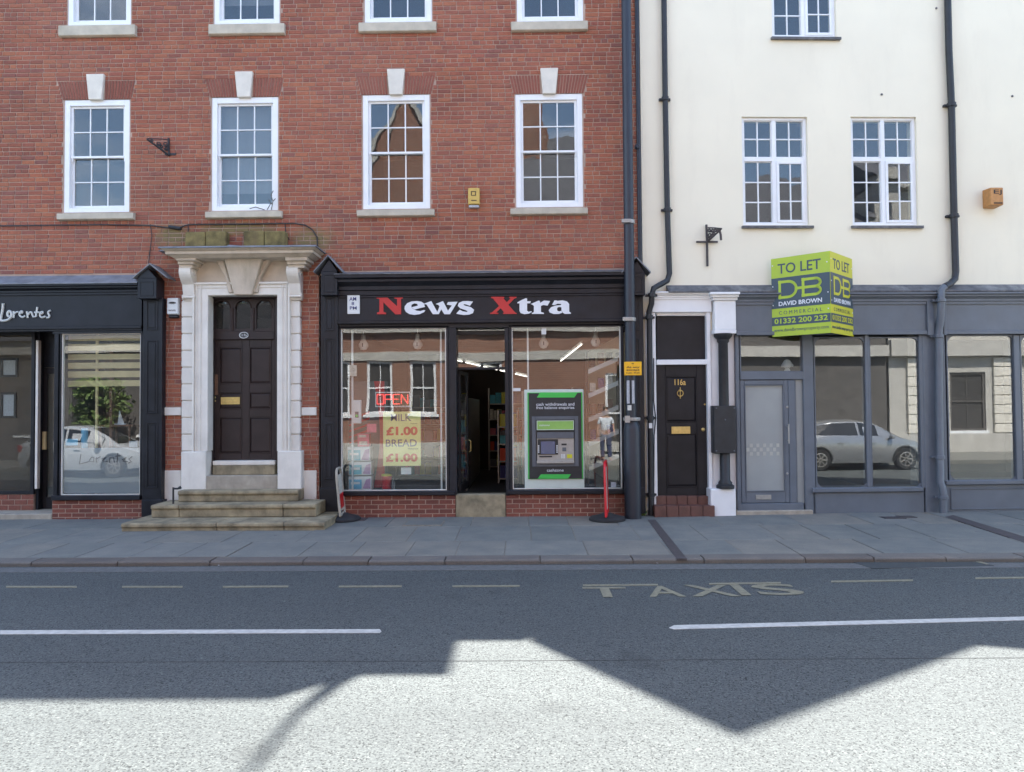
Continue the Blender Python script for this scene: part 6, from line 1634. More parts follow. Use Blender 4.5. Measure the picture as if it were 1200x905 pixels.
# ------------------------------------------------------------------ alarm boxes and brackets
def alarm(px0, px1, py0, py1, y, fr, label, mat, foot=None, footmat=None):
    x0, x1, z0, z1 = wrect(px0, px1, py0, py1, y, fr)
    t = thing('alarm_box', label, 'alarm box', ((x0 + x1) / 2, y / 2, z0), None, fr)
    q = MB(fr); q.prismx([(0, z0), (y, z0 + 0.012), (y, z1 - 0.012), (0, z1)], x0, x1); c = q.build('case', M[mat], t, bevel=0.010)
    return t, c, x0, x1, z0, z1
t, c, x0, x1, z0, z1 = alarm(548.5, 562, 219.5, 240, -0.10, F0, 'faded yellow alarm box on the brick wall between the windows', 'yellow_box')
q = MB(); q.box(x0 + 0.01, x1 - 0.01, -0.09, 0, z0 - 0.045, z0 - 0.001); q.build('lamp_foot', M['sticker'], t, bevel=0.01)
q = MB(); q.box(x0 + 0.05, x0 + 0.065, -0.1035, -0.1005, z0 + 0.15, z0 + 0.23); q.box(x0 + 0.065, x1 - 0.06, -0.1035, -0.1005, z0 + 0.215, z0 + 0.23); q.box(x1 - 0.075, x1 - 0.06, -0.1035, -0.1005, z0 + 0.15, z0 + 0.2149); q.box(x0 + 0.065, x1 - 0.0751, -0.1035, -0.1005, z0 + 0.15, z0 + 0.163); q.box(x0 + 0.05, x1 - 0.05, -0.1035, -0.1005, z0 + 0.065, z0 + 0.08); q.build('emblem', M['twig'], c)
t, c, x0, x1, z0, z1 = alarm(195.5, 208.5, 348.5, 369, -0.10, F0, 'white alarm box with an arched wave symbol on the brick strip left of the doorcase', 'plastic_white')
q = MB(); q.box(x0 + 0.02, x1 - 0.01, -0.09, 0, z0 - 0.05, z0 - 0.001); q.build('lamp_foot', M['plastic_black'], t, bevel=0.015)
cx, cz = (x0 + x1) / 2, z0 + 0.17
q = MB()
for rr, th in ((0.075, 0.007), (0.052, 0.005), (0.03, 0.004)):
    q.tube([(cx + rr * 1.0 * cos(a), -0.102, cz + rr * 0.55 * sin(a)) for a in [radians(35 + 110 * i / 8) for i in range(9)]], th, 6)
q.build('wave_symbol', M['ink'], c)
q = MB(); add_text(q, 'secure', x0 + 0.03, x1 - 0.04, z0 + 0.06, z0 + 0.085, -0.1005, 0.0); q.build('lettering', M['ink'], c)
t, c, x0, x1, z0, z1 = alarm(1161, 1176, 219, 241, -0.22, F1, 'weathered orange alarm box lettered EJ on the cream wall', 'orange_box')
q = MB(F1); add_text(q, 'EJ', x0 + 0.055, x1 - 0.03, z1 - 0.14, z1 - 0.05, -0.2205, 0.0, 0.003); q.build('lettering', M['ink'], c)
q = MB(F1); q.box(x0 + 0.05, x1 - 0.02, -0.223, -0.2205, z0 + 0.03, z0 + 0.055); q.build('stain_plate', M['twig'], c)
# wrought iron sign bracket on the brick wall (arm reaches towards the street)
def K(px, py, y, fr=F0): return (LX(px, py, y, fr), y, LZ(px, py, y, fr))
ib = thing('iron_bracket', 'black wrought iron hanging sign bracket with scrolls on the brick wall', 'sign bracket', K(198, 183, -0.02))
q = MB(); q.tube([K(197.5, 162, -0.02), K(198, 183, -0.02)], 0.018, 8); q.build('back_plate', M['iron'], ib)
q = MB(); q.tube([K(198, 182, -0.03), K(172, 163, -0.35)], 0.016, 8); q.build('brace', M['iron'], ib)
q = MB(); q.tube([K(197.5, 163.5, -0.02), K(172, 162.5, -0.35)], 0.008, 8); q.build('arm', M['iron'], ib)
def spiral(cx, cy, r, y, turns=1.6, fr=F0, n=16, sgn=1):
    return [K(cx + sgn * r * (1 - i / (n * 1.4)) * cos(2 * pi * turns * i / n), cy + r * (1 - i / (n * 1.4)) * sin(2 * pi * turns * i / n), y, fr) for i in range(n + 1)]
for cx, cy, r_, y, s_ in ((194, 169, 3.2, -0.06, 1), (195, 174, 2.6, -0.05, -1), (186, 168.5, 2.8, -0.18, 1), (189, 172, 2.2, -0.14, -1), (178, 164.5, 1.8, -0.28, 1)):
    q = MB(); q.tube(spiral(cx, cy, r_, y, 1.5, F0, 16, s_), 0.009, 6); q.build('scroll', M['iron'], ib)
q = MB(); q.pbox(193, 206, 179.5, 182, -0.02, 0.0); q.build('foot_plate', M['iron'], ib)
ib = thing('iron_bracket', 'dark iron cross shaped sign bracket with scrollwork on the cream wall', 'sign bracket', F1.inv(Vector(F1.w(K(829, 311, -0.03, F1)))), None, F1)
q = MB(F1); q.tube([K(827.8, 263.5, -0.03, F1), K(828.6, 285, -0.03, F1), K(829, 312, -0.03, F1)], 0.020, 8); q.build('upright', M['cast'], ib)
q = MB(F1); q.tube([K(816, 283.6, -0.035, F1), K(841, 283.6, -0.035, F1)], 0.017, 8); q.build('cross_bar', M['cast'], ib)
q = MB(F1); q.tube([K(830, 267, -0.04, F1), K(838, 267.3, -0.22, F1), K(845.5, 268, -0.4, F1)], 0.011, 8); q.tube([K(829.5, 283, -0.04, F1), K(835, 278, -0.15, F1), K(841, 272.5, -0.3, F1), K(845.5, 268, -0.4, F1)], 0.015, 8); q.build('arm', M['cast'], ib)
q = MB(F1); q.tube([K(843.5, 271, -0.36, F1), K(844.5, 275, -0.36, F1), K(845, 281.5, -0.36, F1)], 0.020, 6); q.build('hook', M['cast'], ib)
for cx, cy, r_, y, s_ in ((831.5, 270, 2.2, -0.06, 1), (835, 270.2, 2.2, -0.13, -1), (838.5, 269.8, 2.0, -0.2, 1), (841.5, 269.4, 1.6, -0.27, -1), (832, 275.5, 2.6, -0.07, 1), (836.3, 273.8, 2.0, -0.15, -1), (830.8, 279.5, 1.9, -0.05, 1)):
    q = MB(F1); q.tube(spiral(cx, cy, r_, y, 1.3, F1, 14, s_), 0.0125, 6); q.build('scroll', M['cast'], ib)

# ------------------------------------------------------------------ pavement swing signs seen edge on
def swing_sign(px, pyb, pyt, px_top, label, frame_mat, panel_mat, wide, lean, rot):
    x, y = G(px, pyb, -0.03)
    zb = pave_z(y)
    fr = Frame(x, y, rot)
    t = thing('pavement_sign', label, 'pavement sign', (x, y, zb))
    q = MB(); n = 28
    pr = [(0.29, zb), (0.29, zb + 0.03), (0.26, zb + 0.055), (0.12, zb + 0.09), (0.08, zb + 0.11)]
    q.lathe(x, y, pr, n); q.build('base', M['rubber'], t, smooth=True)
    d = fr.inv(CAM); H = (1.79 - zb) - (pyt - 478) * (12.86 + y) / FPX - zb * 0
    H = LZ(px, pyt, y) - zb
    w2 = wide / 2
    q = MB(fr)
    P = [(-w2, 0, zb + 0.10), (-w2, 0, zb + H - 0.14), (-w2 + 0.04, 0, zb + H - 0.04), (-w2 + 0.12, 0, zb + H), (w2 - 0.12, 0, zb + H), (w2 - 0.04, 0, zb + H - 0.04), (w2, 0, zb + H - 0.14), (w2, 0, zb + 0.10)]
    P = [(a, b + lean * (c - zb), c) for a, b, c in P]
    q.tube(P, 0.021, 10); q.tube([P[0], P[-1]], 0.021, 10); q.build('frame', M[frame_mat], t, smooth=True)
    q = MB(fr); y0 = lean * 0.5
    za, zb2 = zb + 0.16, zb + H - 0.10
    q.add([(-w2 + 0.03, lean * (za - zb) - 0.006, za), (w2 - 0.03, lean * (za - zb) - 0.006, za), (w2 - 0.03, lean * (zb2 - zb) - 0.006, zb2), (-w2 + 0.03, lean * (zb2 - zb) - 0.006, zb2),
           (-w2 + 0.03, lean * (za - zb) + 0.006, za), (w2 - 0.03, lean * (za - zb) + 0.006, za), (w2 - 0.03, lean * (zb2 - zb) + 0.006, zb2), (-w2 + 0.03, lean * (zb2 - zb) + 0.006, zb2)],
          [(0, 1, 2, 3), (7, 6, 5, 4), (0, 4, 5, 1), (1, 5, 6, 2), (2, 6, 7, 3), (3, 7, 4, 0)])
    p = q.build('panel', M[panel_mat], t)
    return t, p, fr, zb, H, w2, lean
t, p, fr, zb, H, w2, lean = swing_sign(402, 611, 549, 397, 'pale printed swing sign with a red band on a round black base beside the steps', 'concrete', 'paper', 0.50, 0.09, radians(95))
q = MB(fr); za = zb + 0.2; zc = zb + H * 0.52
q.add([(-w2 + 0.05, lean * (za - zb) - 0.012, za), (w2 - 0.05, lean * (za - zb) - 0.012, za), (w2 - 0.05, lean * (zc - zb) - 0.012, zc), (-w2 + 0.05, lean * (zc - zb) - 0.012, zc),
       (-w2 + 0.05, lean * (za - zb) - 0.008, za), (w2 - 0.05, lean * (za - zb) - 0.008, za), (w2 - 0.05, lean * (zc - zb) - 0.008, zc), (-w2 + 0.05, lean * (zc - zb) - 0.008, zc)],
      [(0, 1, 2, 3), (7, 6, 5, 4), (0, 4, 5, 1), (1, 5, 6, 2), (2, 6, 7, 3), (3, 7, 4, 0)])
q.build('red_band', M['red'], p)
swing_sign(711.5, 611, 541, 711, 'red framed swing sign on a round black base near the lamp post', 'red', 'paper', 0.6, 0.02, radians(81))

# scraps of litter along the gutter
for k, (px, py) in enumerate(((61, 660.5), (204, 660), (257, 663), (310, 660.5), (361, 661), (530, 660), (713, 659), (770, 660.5), (799, 659.5), (857, 657))):
    x, y = G(px, py, ROAD_Z); a = RND.uniform(0, 3)
    q = MB(Frame(x, y, a)); w = RND.uniform(0.015, 0.04)
    q.add([(-w, -0.012, ROAD_Z + 0.005), (w, -0.015, ROAD_Z + 0.006), (w * 0.8, 0.014, ROAD_Z + 0.016), (-w * 0.9, 0.012, ROAD_Z + 0.010), (-w, -0.012, ROAD_Z + 0.008), (w, -0.015, ROAD_Z + 0.009), (w * 0.8, 0.014, ROAD_Z + 0.019), (-w * 0.9, 0.012, ROAD_Z + 0.013)],
          [(3, 2, 1, 0), (4, 5, 6, 7), (0, 1, 5, 4), (1, 2, 6, 5), (2, 3, 7, 6), (3, 0, 4, 7)])
    tag(q.build('litter_scrap', M['sticker' if k % 3 else 'plastic_white']), 'tiny scrap of pale litter lying in the gutter below the kerb', 'litter', 'litter along the gutter', 'thing')
# ------------------------------------------------------------------ across the street (seen in the shop glass)
def brick_tex():
    m, N, Lk, b = new_mat('far_red_brick')
    p = geo(N)
    mp = N.new('ShaderNodeMapping'); mp.inputs['Rotation'].default_value = (radians(90), 0, 0)
    Lk.new(p, mp.inputs['Vector'])
    t = N.new('ShaderNodeTexBrick'); t.inputs['Scale'].default_value = 1.0
    t.inputs['Brick Width'].default_value = 0.23; t.inputs['Row Height'].default_value = 0.076; t.inputs['Mortar Size'].default_value = 0.008
    t.inputs['Color1'].default_value = (0.27, 0.118, 0.07, 1); t.inputs['Color2'].default_value = (0.215, 0.092, 0.056, 1); t.inputs['Mortar'].default_value = (0.34, 0.25, 0.2, 1)
    Lk.new(mp.outputs['Vector'], t.inputs['Vector'])
    n = noise(N, Lk, p, 0.7, 6)
    c = mixc(N, Lk, 0.5, t.outputs['Color'], ramp(N, Lk, n, [(0.3, (0.7, 0.7, 0.7)), (0.7, (1.2, 1.2, 1.2))]), 'MULTIPLY')
    Lk.new(c, b.inputs['Base Color']); b.inputs['Roughness'].default_value = 0.9
    return m
M['far_brick'] = brick_tex()
M['far_stone'] = surf('far_pale_stone', (0.46, 0.44, 0.40), 0.9, 0.12, 2, 0.2, 30, dirt=0.4, dirtcol=(0.25, 0.22, 0.18))
YO = -15.0
M['brown_brick'] = surf('far_brown_brick', (0.10, 0.092, 0.085), 0.9, 0.2, 3, 0.2, 20)
def far_building(name, label, x0, x1, z1, mat, wins, bands, roof=None, depth=8.0):
    t = thing(name, label, 'building', ((x0 + x1) / 2, YO, 0))
    hs = [(a, b, c, d) for a, b, c, d in wins]
    q = MB(); wall_sheet(q, x0, x1, -0.2, z1, hs, YO, YO - 0.3)
    q.build('wall', mat, t)
    q = MB(); q.box(x0, x1, YO - depth, YO - depth - 0.3, -0.2, z1); q.box(x0, x0 + 0.3, YO - depth + 0.01, YO - 0.31, -0.2, z1); q.box(x1 - 0.3, x1, YO - depth + 0.01, YO - 0.31, -0.2, z1); q.build('rear_wall', mat, t)
    for a, b, h in bands:
        q = MB(); q.box(x0 - 0.02, x1 + 0.02, YO + h, YO - 0.02, a, b); q.build('stone_band', M['far_stone'], t)
    for a, b, c, d in wins:
        q = MB(); q.ring(a, b, c, d, 0.09, 0.09, 0.09, 0.09, YO - 0.04, YO - 0.14); q.box(a + 0.09, b - 0.09, YO - 0.05, YO - 0.13, (c + d) / 2 - 0.03, (c + d) / 2 + 0.03)
        if d - c > 1.0: q.box((a + b) / 2 - 0.015, (a + b) / 2 + 0.015, YO - 0.06, YO - 0.12, c + 0.09, (c + d) / 2 - 0.03); q.box((a + b) / 2 - 0.015, (a + b) / 2 + 0.015, YO - 0.06, YO - 0.12, (c + d) / 2 + 0.03, d - 0.09)
        w = q.build('window', M['white'] if mat.name == 'far_red_brick' else M['brown_brick'], t)
        q = MB(); q.box(a + 0.09, b - 0.09, YO - 0.085, YO - 0.095, c + 0.09, d - 0.09); q.build('pane', M['dark_int'], w)
        q = MB(); q.box(a - 0.08, b + 0.08, YO + 0.06, YO - 0.04, c - 0.10, c - 0.001); q.build('sill', M['white'], w)
    if roof:
        for kind, *r in roof:
            if kind == 'pitch':
                zr, = r; q = MB(); q.prismx([(YO + 0.25, z1), (YO - depth / 2, zr), (YO - depth - 0.3, z1)], x0 - 0.1, x1 + 0.1); q.build('roof', M['slate'], t)
            if kind == 'gable':
                a, b, zr = r; q = MB(); q.prism([(a, z1 + 0.001), (b, z1 + 0.001), ((a + b) / 2, zr)], YO + 0.02, YO - 2.0); q.build('gable', mat, t)
                q = MB()
                q.prism([(a - 0.2, z1), (a + 0.05, z1), ((a + b) / 2, zr), ((a + b) / 2, zr + 0.25)], YO + 0.12, YO - 0.2); q.prism([(b + 0.2, z1), (b - 0.05, z1), ((a + b) / 2, zr), ((a + b) / 2, zr + 0.25)], YO + 0.12, YO - 0.2); q.build('coping', M['far_stone'], t)
            if kind == 'chimney':
                a, b, zr = r; q = MB(); q.box(a, b, YO - 3.0, YO - 3.9, z1, zr); q.build('chimney', mat, t)
    return t
wins = []
for x in (-6.75, -5.2, -3.6, -1.2): wins.append((x - 0.48, x + 0.48, 1.6, 3.5))
for x in (-6.0, -3.9, -1.0, 1.0, 4.2, 6.2): wins.append((x - 0.55, x + 0.55, 5.3, 7.2))
wins += [(3.0, 4.4, 0.2, 3.0), (5.2, 7.4, 0.9, 3.0)]
far_building('brick_building', 'red brick gabled building across the street, seen only in the shop glass', -8.4, 8.6, 9.0, M['far_brick'], wins,
             [(3.52, 3.85, 0.05), (4.55, 4.95, 0.14), (7.6, 7.85, 0.06), (8.7, 9.0, 0.15), (0.0, 0.55, 0.06)], [('pitch', 13.0), ('gable', -6.5, -1.8, 13.4), ('gable', 2.6, 7.2, 13.2), ('chimney', -0.4, 0.9, 14.2)])
wins = [(x - 0.5, x + 0.5, 0.9, 2.7) for x in (-26, -23.5, -21, -18.5, -16, -13.5, -11)]
far_building('low_building', 'low pale building across the street to the left, seen only as a reflection', -28, -8.6, 4.4, M['brown_brick'], wins, [(3.9, 4.4, 0.12)], [('pitch', 6.3)])
wins = [(x - 0.7, x + 0.7, 0.8, 3.0) for x in (18.2, 21.6, 25)] + [(x - 0.55, x + 0.55, 5.2, 7.3) for x in (16.8, 20, 23.2, 26)]
fb_ = far_building('stone_building', 'pale stone building across the street, seen only in the grey shop glass', 15.1, 29, 10.5, M['far_stone'], wins, [(3.6, 4.2, 0.25), (8.3, 8.6, 0.1), (10.1, 10.5, 0.3), (0, 0.7, 0.08)], [('pitch', 12.6)])
for x in (16.2, 19.6, 23.2):
    for k in range(8):
        q = MB(); q.box(x - 0.42, x + 0.42, YO + 0.10, YO - 0.02, 0.72 + 0.355 * k, 0.72 + 0.355 * (k + 1) - 0.03); q.build('pier_block', M['keystone'], fb_, bevel=0.01)
far_building('brick_building', 'dark brown brick building beside the pale stone one, seen only in the grey shop glass', 8.7, 15.0, 8.6, M['brown_brick'], [(x - 0.5, x + 0.5, 5.2, 7.0) for x in (10, 12, 14)] + [(9.6, 11.8, 0.7, 3.0)], [(3.6, 4.0, 0.2), (8.3, 8.6, 0.15)], [('pitch', 11.5)])
# a tree behind the low building
def tree(x, y, h, label, seed):
    rn = random.Random(seed)
    t = thing('tree', label, 'tree', (x, y, 0))
    q = MB(); q.tube([(x, y, -0.2), (x + 0.1, y, h * 0.3), (x - 0.05, y + 0.1, h * 0.6), (x, y, h * 0.8)], [0.25, 0.2, 0.13, 0.06], 10)
    for k in range(9):
        a = rn.uniform(0, 2 * pi); z = h * rn.uniform(0.3, 0.65); l = h * rn.uniform(0.2, 0.33)
        q.tube([(x, y, z), (x + l * 0.5 * cos(a), y + l * 0.5 * sin(a), z + l * 0.45), (x + l * cos(a), y + l * sin(a), z + l * 0.9)], [0.09, 0.06, 0.02], 6)
    q.build('trunk', M['twig'], t)
    c = MB()
    for k in range(38):
        a = rn.uniform(0, 2 * pi); rr = h * 0.30 * sqrt(rn.random()); zc = h * (0.42 + 0.52 * rn.random()); rr *= 1.1 - abs(zc / h - 0.62) * 1.5
        cx, cy = x + rr * cos(a), y + rr * sin(a)
        for j in range(55):
            v = Vector((rn.gauss(0, 1), rn.gauss(0, 1), rn.gauss(0, 0.8))) * h * 0.045
            u = Vector((rn.gauss(0, 1), rn.gauss(0, 1), rn.gauss(0, 1))).normalized() * 0.11; w = Vector((rn.gauss(0, 1), rn.gauss(0, 1), rn.gauss(0, 1))).normalized() * 0.06
            p0 = Vector((cx, cy, zc)) + v
            c.add([tuple(p0 - u), tuple(p0 + w), tuple(p0 + u), tuple(p0 - w)], [(0, 1, 2, 3)])
    c.build('crown', M['leaf'], t, recalc=False)
tree(-11.9, -13.7, 3.3, 'small leafy tree on the far pavement, reflected in the restaurant window', 7)
tree(-14.6, -13.6, 3.0, 'low bushy tree further left on the far pavement, seen only as a reflection', 9)
tree(-12.5, -24.0, 9.6, 'leafy tree beyond the low pale building, seen only as a reflection', 4)

# ------------------------------------------------------------------ parked cars (seen in the shop glass)
M['car_silver'] = surf('silver_car_paint', (0.36, 0.37, 0.385), 0.22, 0.02, 2, 0, metal=0.6, coat=0.6)
M['car_white'] = surf('white_car_paint', (0.40, 0.41, 0.42), 0.28, 0.02, 2, 0, coat=0.6)
M['car_glass'] = surf('dark_car_glass', (0.012, 0.014, 0.016), 0.06, 0.1, 2, 0, spec=0.9)
M['tyre'] = surf('tyre_rubber', (0.02, 0.02, 0.02), 0.85, 0.2, 9, 0.2, 60)
M['lens'] = surf('clear_lamp_lens', (0.5, 0.5, 0.5), 0.1, 0.05, 3, 0, spec=0.9)
M['tail'] = surf('red_lamp_lens', (0.4, 0.01, 0.01), 0.15, 0.05, 3, 0)
def car(x, y, paint, label):
    t = thing('parked_car', label, 'car', (x, y, ROAD_Z))
    z = ROAD_Z
    # stations along the length: x, sill height, waist height, waist half width, roof height, roof half width
    ST = [(-2.08, .42, .72, .62, .72, .60), (-2.02, .30, .92, .78, .93, .66), (-1.75, .24, .98, .84, 1.12, .58), (-1.35, .22, .99, .86, 1.36, .55), (-0.8, .22, .98, .875, 1.455, .57), (-0.1, .22, .965, .88, 1.48, .58),
          (0.45, .22, .95, .88, 1.40, .57), (0.95, .22, .93, .875, 1.14, .60), (1.25, .22, .91, .865, .96, .66), (1.65, .23, .83, .84, .865, .62), (1.98, .28, .70, .76, .73, .56), (2.10, .40, .58, .62, .60, .5)]
    v, f = [], []
    K = 12
    for (sx, zs, zw, hw, zr, hr) in ST:
        half = [(hw * 0.93, zs), (hw, zs + (zw - zs) * 0.35), (hw * 0.985, zs + (zw - zs) * 0.75), (hw * 0.96, zw), (hr + (hw * 0.96 - hr) * 0.15, zr - (zr - zw) * 0.12), (hr * 0.8, zr)]
        ring = [(-a, b) for a, b in half] + [(a, b) for a, b in half[::-1]]
        v += [(x + sx, y + a, z + b) for a, b in ring]
    n = len(ST)
    for i in range(n - 1):
        for k in range(K): f.append((i * K + k, i * K + (k + 1) % K, (i + 1) * K + (k + 1) % K, (i + 1) * K + k))
    f += [tuple(range(K))[::-1], tuple((n - 1) * K + k for k in range(K))]
    q = MB(); q.add(v, f); b = q.build('body', M[paint], t, smooth=True)
    # side glass and screens follow the cabin between waist and roof
    def pt(i, s, u):
        sx, zs, zw, hw, zr, hr = ST[i]
        a0, b0 = hw * 0.96, zw; a1, b1 = hr + (hw * 0.96 - hr) * 0.15, zr - (zr - zw) * 0.12
        return (x + sx, y + s * (a0 + (a1 - a0) * u + 0.006), z + b0 + (b1 - b0) * u + 0.004)
    for s in (-1, 1):
        for ia, ib in ((2, 4), (4, 5), (5, 7)):
            g = MB(); rng = list(range(ia, ib + 1))
            lo = [pt(i, s, 0.12) for i in rng]; hi = [pt(i, s, 0.94) for i in rng]
            if ia == 5: lo[0] = (lo[0][0] + 0.05, *lo[0][1:]); hi[0] = (hi[0][0] + 0.05, *hi[0][1:])
            if ib == 5: lo[-1] = (lo[-1][0] - 0.02, *lo[-1][1:]); hi[-1] = (hi[-1][0] - 0.02, *hi[-1][1:])
            g.add(lo + hi, [(i, i + 1, len(rng) + i + 1, len(rng) + i) for i in range(len(rng) - 1)]); g.build('side_window', M['car_glass'], b)
    for (ia, ib), nm in (((6, 8), 'windscreen'), ((1, 3), 'rear_window')):
        g = MB(); rows = []
        for i in range(ia, ib + 1):
            sx, zs, zw, hw, zr, hr = ST[i]; rows.append([(x + sx + (0.006 if ia == 6 else -0.006), y + s * hr * 0.78, z + zr + 0.006) for s in (-1, 1)])
        g.add([p for r_ in rows for p in r_], [(2 * i, 2 * i + 1, 2 * i + 3, 2 * i + 2) for i in range(len(rows) - 1)]); g.build(nm, M['car_glass'], b)
    for wx in (-1.29, 1.30):
        for s in (-1, 1):
            w = MB(); w.lathey(x + wx, z + 0.32, [(0.20, y + s * 0.70), (0.31, y + s * 0.70), (0.325, y + s * 0.74), (0.325, y + s * 0.87), (0.30, y + s * 0.895), (0.21, y + s * 0.89)], 28); wh = w.build('wheel', M['tyre'], t, smooth=True)
            r_ = MB(); r_.lathey(x + wx, z + 0.32, [(0.21, y + s * 0.86), (0.21, y + s * 0.893), (0.185, y + s * 0.897), (0.18, y + s * 0.87)], 24)
            for k in range(7):
                a = 2 * pi * k / 7; c_, s__ = cos(a), sin(a)
                r_.tube([(x + wx + 0.03 * c_, y + s * 0.89, z + 0.32 + 0.03 * s__), (x + wx + 0.19 * c_, y + s * 0.885, z + 0.32 + 0.19 * s__)], 0.02, 6)
            r_.build('rim', M['atm_silver'], wh)
            a_ = MB(); a_.tube([(x + wx + 0.365 * cos(q_), y + s * 0.868, z + 0.32 + 0.365 * sin(q_)) for q_ in [radians(-8 + 196 * i / 14) for i in range(15)]], 0.035, 8); a_.build('wheel_arch', M['tyre'], b)
    for s in (-1, 1):
        l = MB(); l.add([(x + 1.72, y + s * 0.83, z + .66), (x + 2.03, y + s * 0.66, z + .60), (x + 2.02, y + s * 0.62, z + .72), (x + 1.74, y + s * 0.80, z + .80), (x + 1.70, y + s * 0.70, z + .66), (x + 1.95, y + s * 0.56, z + .60), (x + 1.95, y + s * 0.55, z + .70), (x + 1.72, y + s * 0.70, z + .78)],
                        [(0, 1, 2, 3), (4, 5, 6, 7), (0, 1, 5, 4), (1, 2, 6, 5), (2, 3, 7, 6), (3, 0, 4, 7)]); l.build('headlight', M['lens'], t)
        l = MB(); l.box(x - 2.03, x - 1.92, y + s * 0.62, y + s * 0.80, z + .72, z + .90); l.build('tail_light', M['tail'], t, bevel=0.02)
        m_ = MB(); m_.box(x + 0.78, x + 0.92, y + s * 0.88, y + s * 1.02, z + .92, z + 1.03); m_.build('mirror', M[paint], t, bevel=0.03)
        for hx in (-0.75, 0.2):
            d_ = MB(); d_.tube([(x + hx, y + s * 0.885, z + .80), (x + hx + 0.18, y + s * 0.885, z + .80)], 0.014, 6); d_.build('door_handle', M[paint], b)
    q = MB(); q.box(x - 2.11, x - 2.06, y - 0.26, y + 0.26, z + .52, z + .63); q.build('number_plate', M['plastic_white'], t)
car(10.75, -9.9, 'car_silver', 'silver hatchback parked across the street, seen only in the grey shop window')
car(-13.0, -9.9, 'car_white', 'white hatchback parked across the street, seen only in the restaurant window')

# ------------------------------------------------------------------ a passer-by across the street (seen in the glass beside the cash machine)
M['skin'] = surf('skin', (0.42, 0.24, 0.17), 0.6, 0.06, 6, 0)
M['shirt'] = surf('white_cotton', (0.68, 0.72, 0.78), 0.85, 0.06, 12, 0.2, 40)
M['denim'] = surf('blue_denim', (0.045, 0.06, 0.13), 0.9, 0.15, 14, 0.2, 60)
M['hair'] = surf('brown_hair', (0.05, 0.03, 0.02), 0.7, 0.2, 30, 0.3, 90)
def skin_body(name, mat, parent, verts, edges, root=0, sub=2):
    me = bpy.data.meshes.new(name)
    o0 = WLOC[parent.name]
    me.from_pydata([(p[0], p[1], p[2]) for p, r in verts], edges, [])
    o = link(name, me, parent, o0)
    sk = o.modifiers.new('skin', 'SKIN'); sk.use_smooth_shade = True
    ss = o.modifiers.new('sub', 'SUBSURF'); ss.levels = ss.render_levels = sub
    for i, (p, r) in enumerate(verts):
        sv = me.skin_vertices[0].data[i]; sv.radius = r if isinstance(r, tuple) else (r, r); sv.use_root = (i == root)
    me.materials.append(mat)
    return o
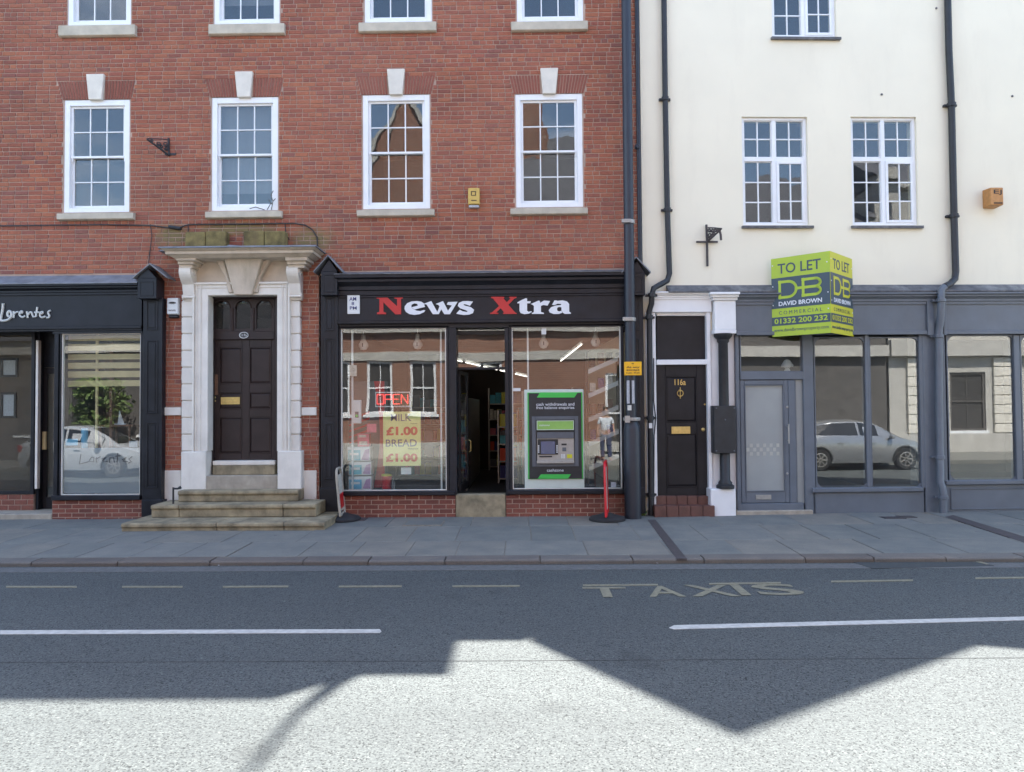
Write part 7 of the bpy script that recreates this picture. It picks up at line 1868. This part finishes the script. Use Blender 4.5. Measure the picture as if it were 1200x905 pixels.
def person(x, y, label):
    t = thing('person', label, 'person', (x, y, 0.0))
    V, E = [], []
    def chain(pts, start=None):
        prev = start
        for p in pts:
            V.append(p); i = len(V) - 1
            if prev is not None: E.append((prev, i))
            prev = i
        return prev
    chain([((0, 0, 0.98), (0.15, 0.10))])
    ch = chain([((0, 0, 1.15), (0.13, 0.095)), ((0, -0.01, 1.34), (0.155, 0.11)), ((0, 0, 1.46), (0.10, 0.08)), ((0, 0.01, 1.53), 0.055), ((0, 0.02, 1.60), 0.072), ((0, 0.03, 1.69), 0.092), ((0, 0.02, 1.77), 0.06)], 0)
    for s in (-1, 1):
        sh = chain([((s * 0.17, 0, 1.43), 0.062), ((s * 0.23, -0.01, 1.28), 0.046), ((s * 0.26, 0.02, 1.12), 0.038), ((s * 0.27, 0.09, 0.98), 0.03), ((s * 0.27, 0.12, 0.90), (0.022, 0.036)), ((s * 0.27, 0.14, 0.85), (0.018, 0.034))], 3)
        chain([((s * 0.265, 0.165, 0.875), 0.011), ((s * 0.265, 0.175, 0.845), 0.009)], sh - 1)
        for k in range(4):
            ox = -0.024 + 0.016 * k
            chain([((s * 0.272, 0.145 + ox, 0.81 - 0.004 * abs(k - 1.5)), 0.009), ((s * 0.268, 0.15 + ox, 0.785), 0.0085), ((s * 0.262, 0.152 + ox, 0.765 + 0.004 * abs(k - 1.4)), 0.0075)], sh)
        leg = chain([((s * 0.095, 0, 0.86), 0.098), ((s * 0.10, 0.02 * s, 0.50), 0.062), ((s * 0.105, 0.03 * s - 0.01, 0.28), 0.054), ((s * 0.105, 0.03 * s, 0.09), 0.04), ((s * 0.11, 0.03 * s + 0.10, 0.045), (0.045, 0.035)), ((s * 0.12, 0.03 * s + 0.19, 0.035), (0.035, 0.025))], 0)
    skin_body('body', M['skin'], t, V, E)
    SV = [((0, 0, 0.93), (0.165, 0.115)), ((0, 0, 1.15), (0.15, 0.115)), ((0, -0.01, 1.34), (0.172, 0.125)), ((0, 0, 1.45), (0.11, 0.09))]; SE = [(0, 1), (1, 2), (2, 3)]
    for s in (-1, 1):
        SV += [((s * 0.17, 0, 1.425), 0.075), ((s * 0.225, -0.01, 1.29), 0.06), ((s * 0.24, 0.0, 1.22), 0.06)]; n = len(SV); SE += [(2, n - 3), (n - 3, n - 2), (n - 2, n - 1)]
    skin_body('shirt', M['shirt'], t, SV, SE)
    JV = [((0, 0, 0.96), (0.16, 0.11))]; JE = []
    for s in (-1, 1):
        JV += [((s * 0.095, 0, 0.85), 0.108), ((s * 0.10, 0.02 * s, 0.50), 0.075), ((s * 0.105, 0.03 * s - 0.01, 0.28), 0.068), ((s * 0.105, 0.03 * s, 0.10), 0.062)]; n = len(JV); JE += [(0, n - 4), (n - 4, n - 3), (n - 3, n - 2), (n - 2, n - 1)]
    skin_body('jeans', M['denim'], t, JV, JE)
    skin_body('hair', M['hair'], t, [((0, -0.01, 1.70), 0.088), ((0, 0.0, 1.765), 0.08), ((0, -0.045, 1.64), 0.07)], [(0, 1), (0, 2)])
    for s in (-1, 1):
        q = MB(); q.lathey(x + s * 0.032, 1.685, [(0.006, y + 0.112), (0.011, y + 0.118), (0.004, y + 0.124)], 8); q.build('eye', M['ink'], t)
        q = MB(); q.lathe(x + s * 0.093, y + 0.02, [(0.008, 1.65), (0.016, 1.67), (0.018, 1.69), (0.008, 1.71)], 8); q.build('ear', M['skin'], t, smooth=True)
    q = MB(); q.tube([(x, y + 0.115, 1.68), (x, y + 0.138, 1.645), (x, y + 0.115, 1.64)], [0.009, 0.014, 0.008], 8); q.build('nose', M['skin'], t, smooth=True)
    q = MB(); q.tube([(x - 0.024, y + 0.100, 1.612), (x, y + 0.110, 1.610), (x + 0.024, y + 0.100, 1.612)], 0.006, 6); q.build('mouth', M['pink'], t, smooth=True)
person(2.75, -12.7, 'person in a white T-shirt and blue jeans across the street, reflected beside the cash machine')
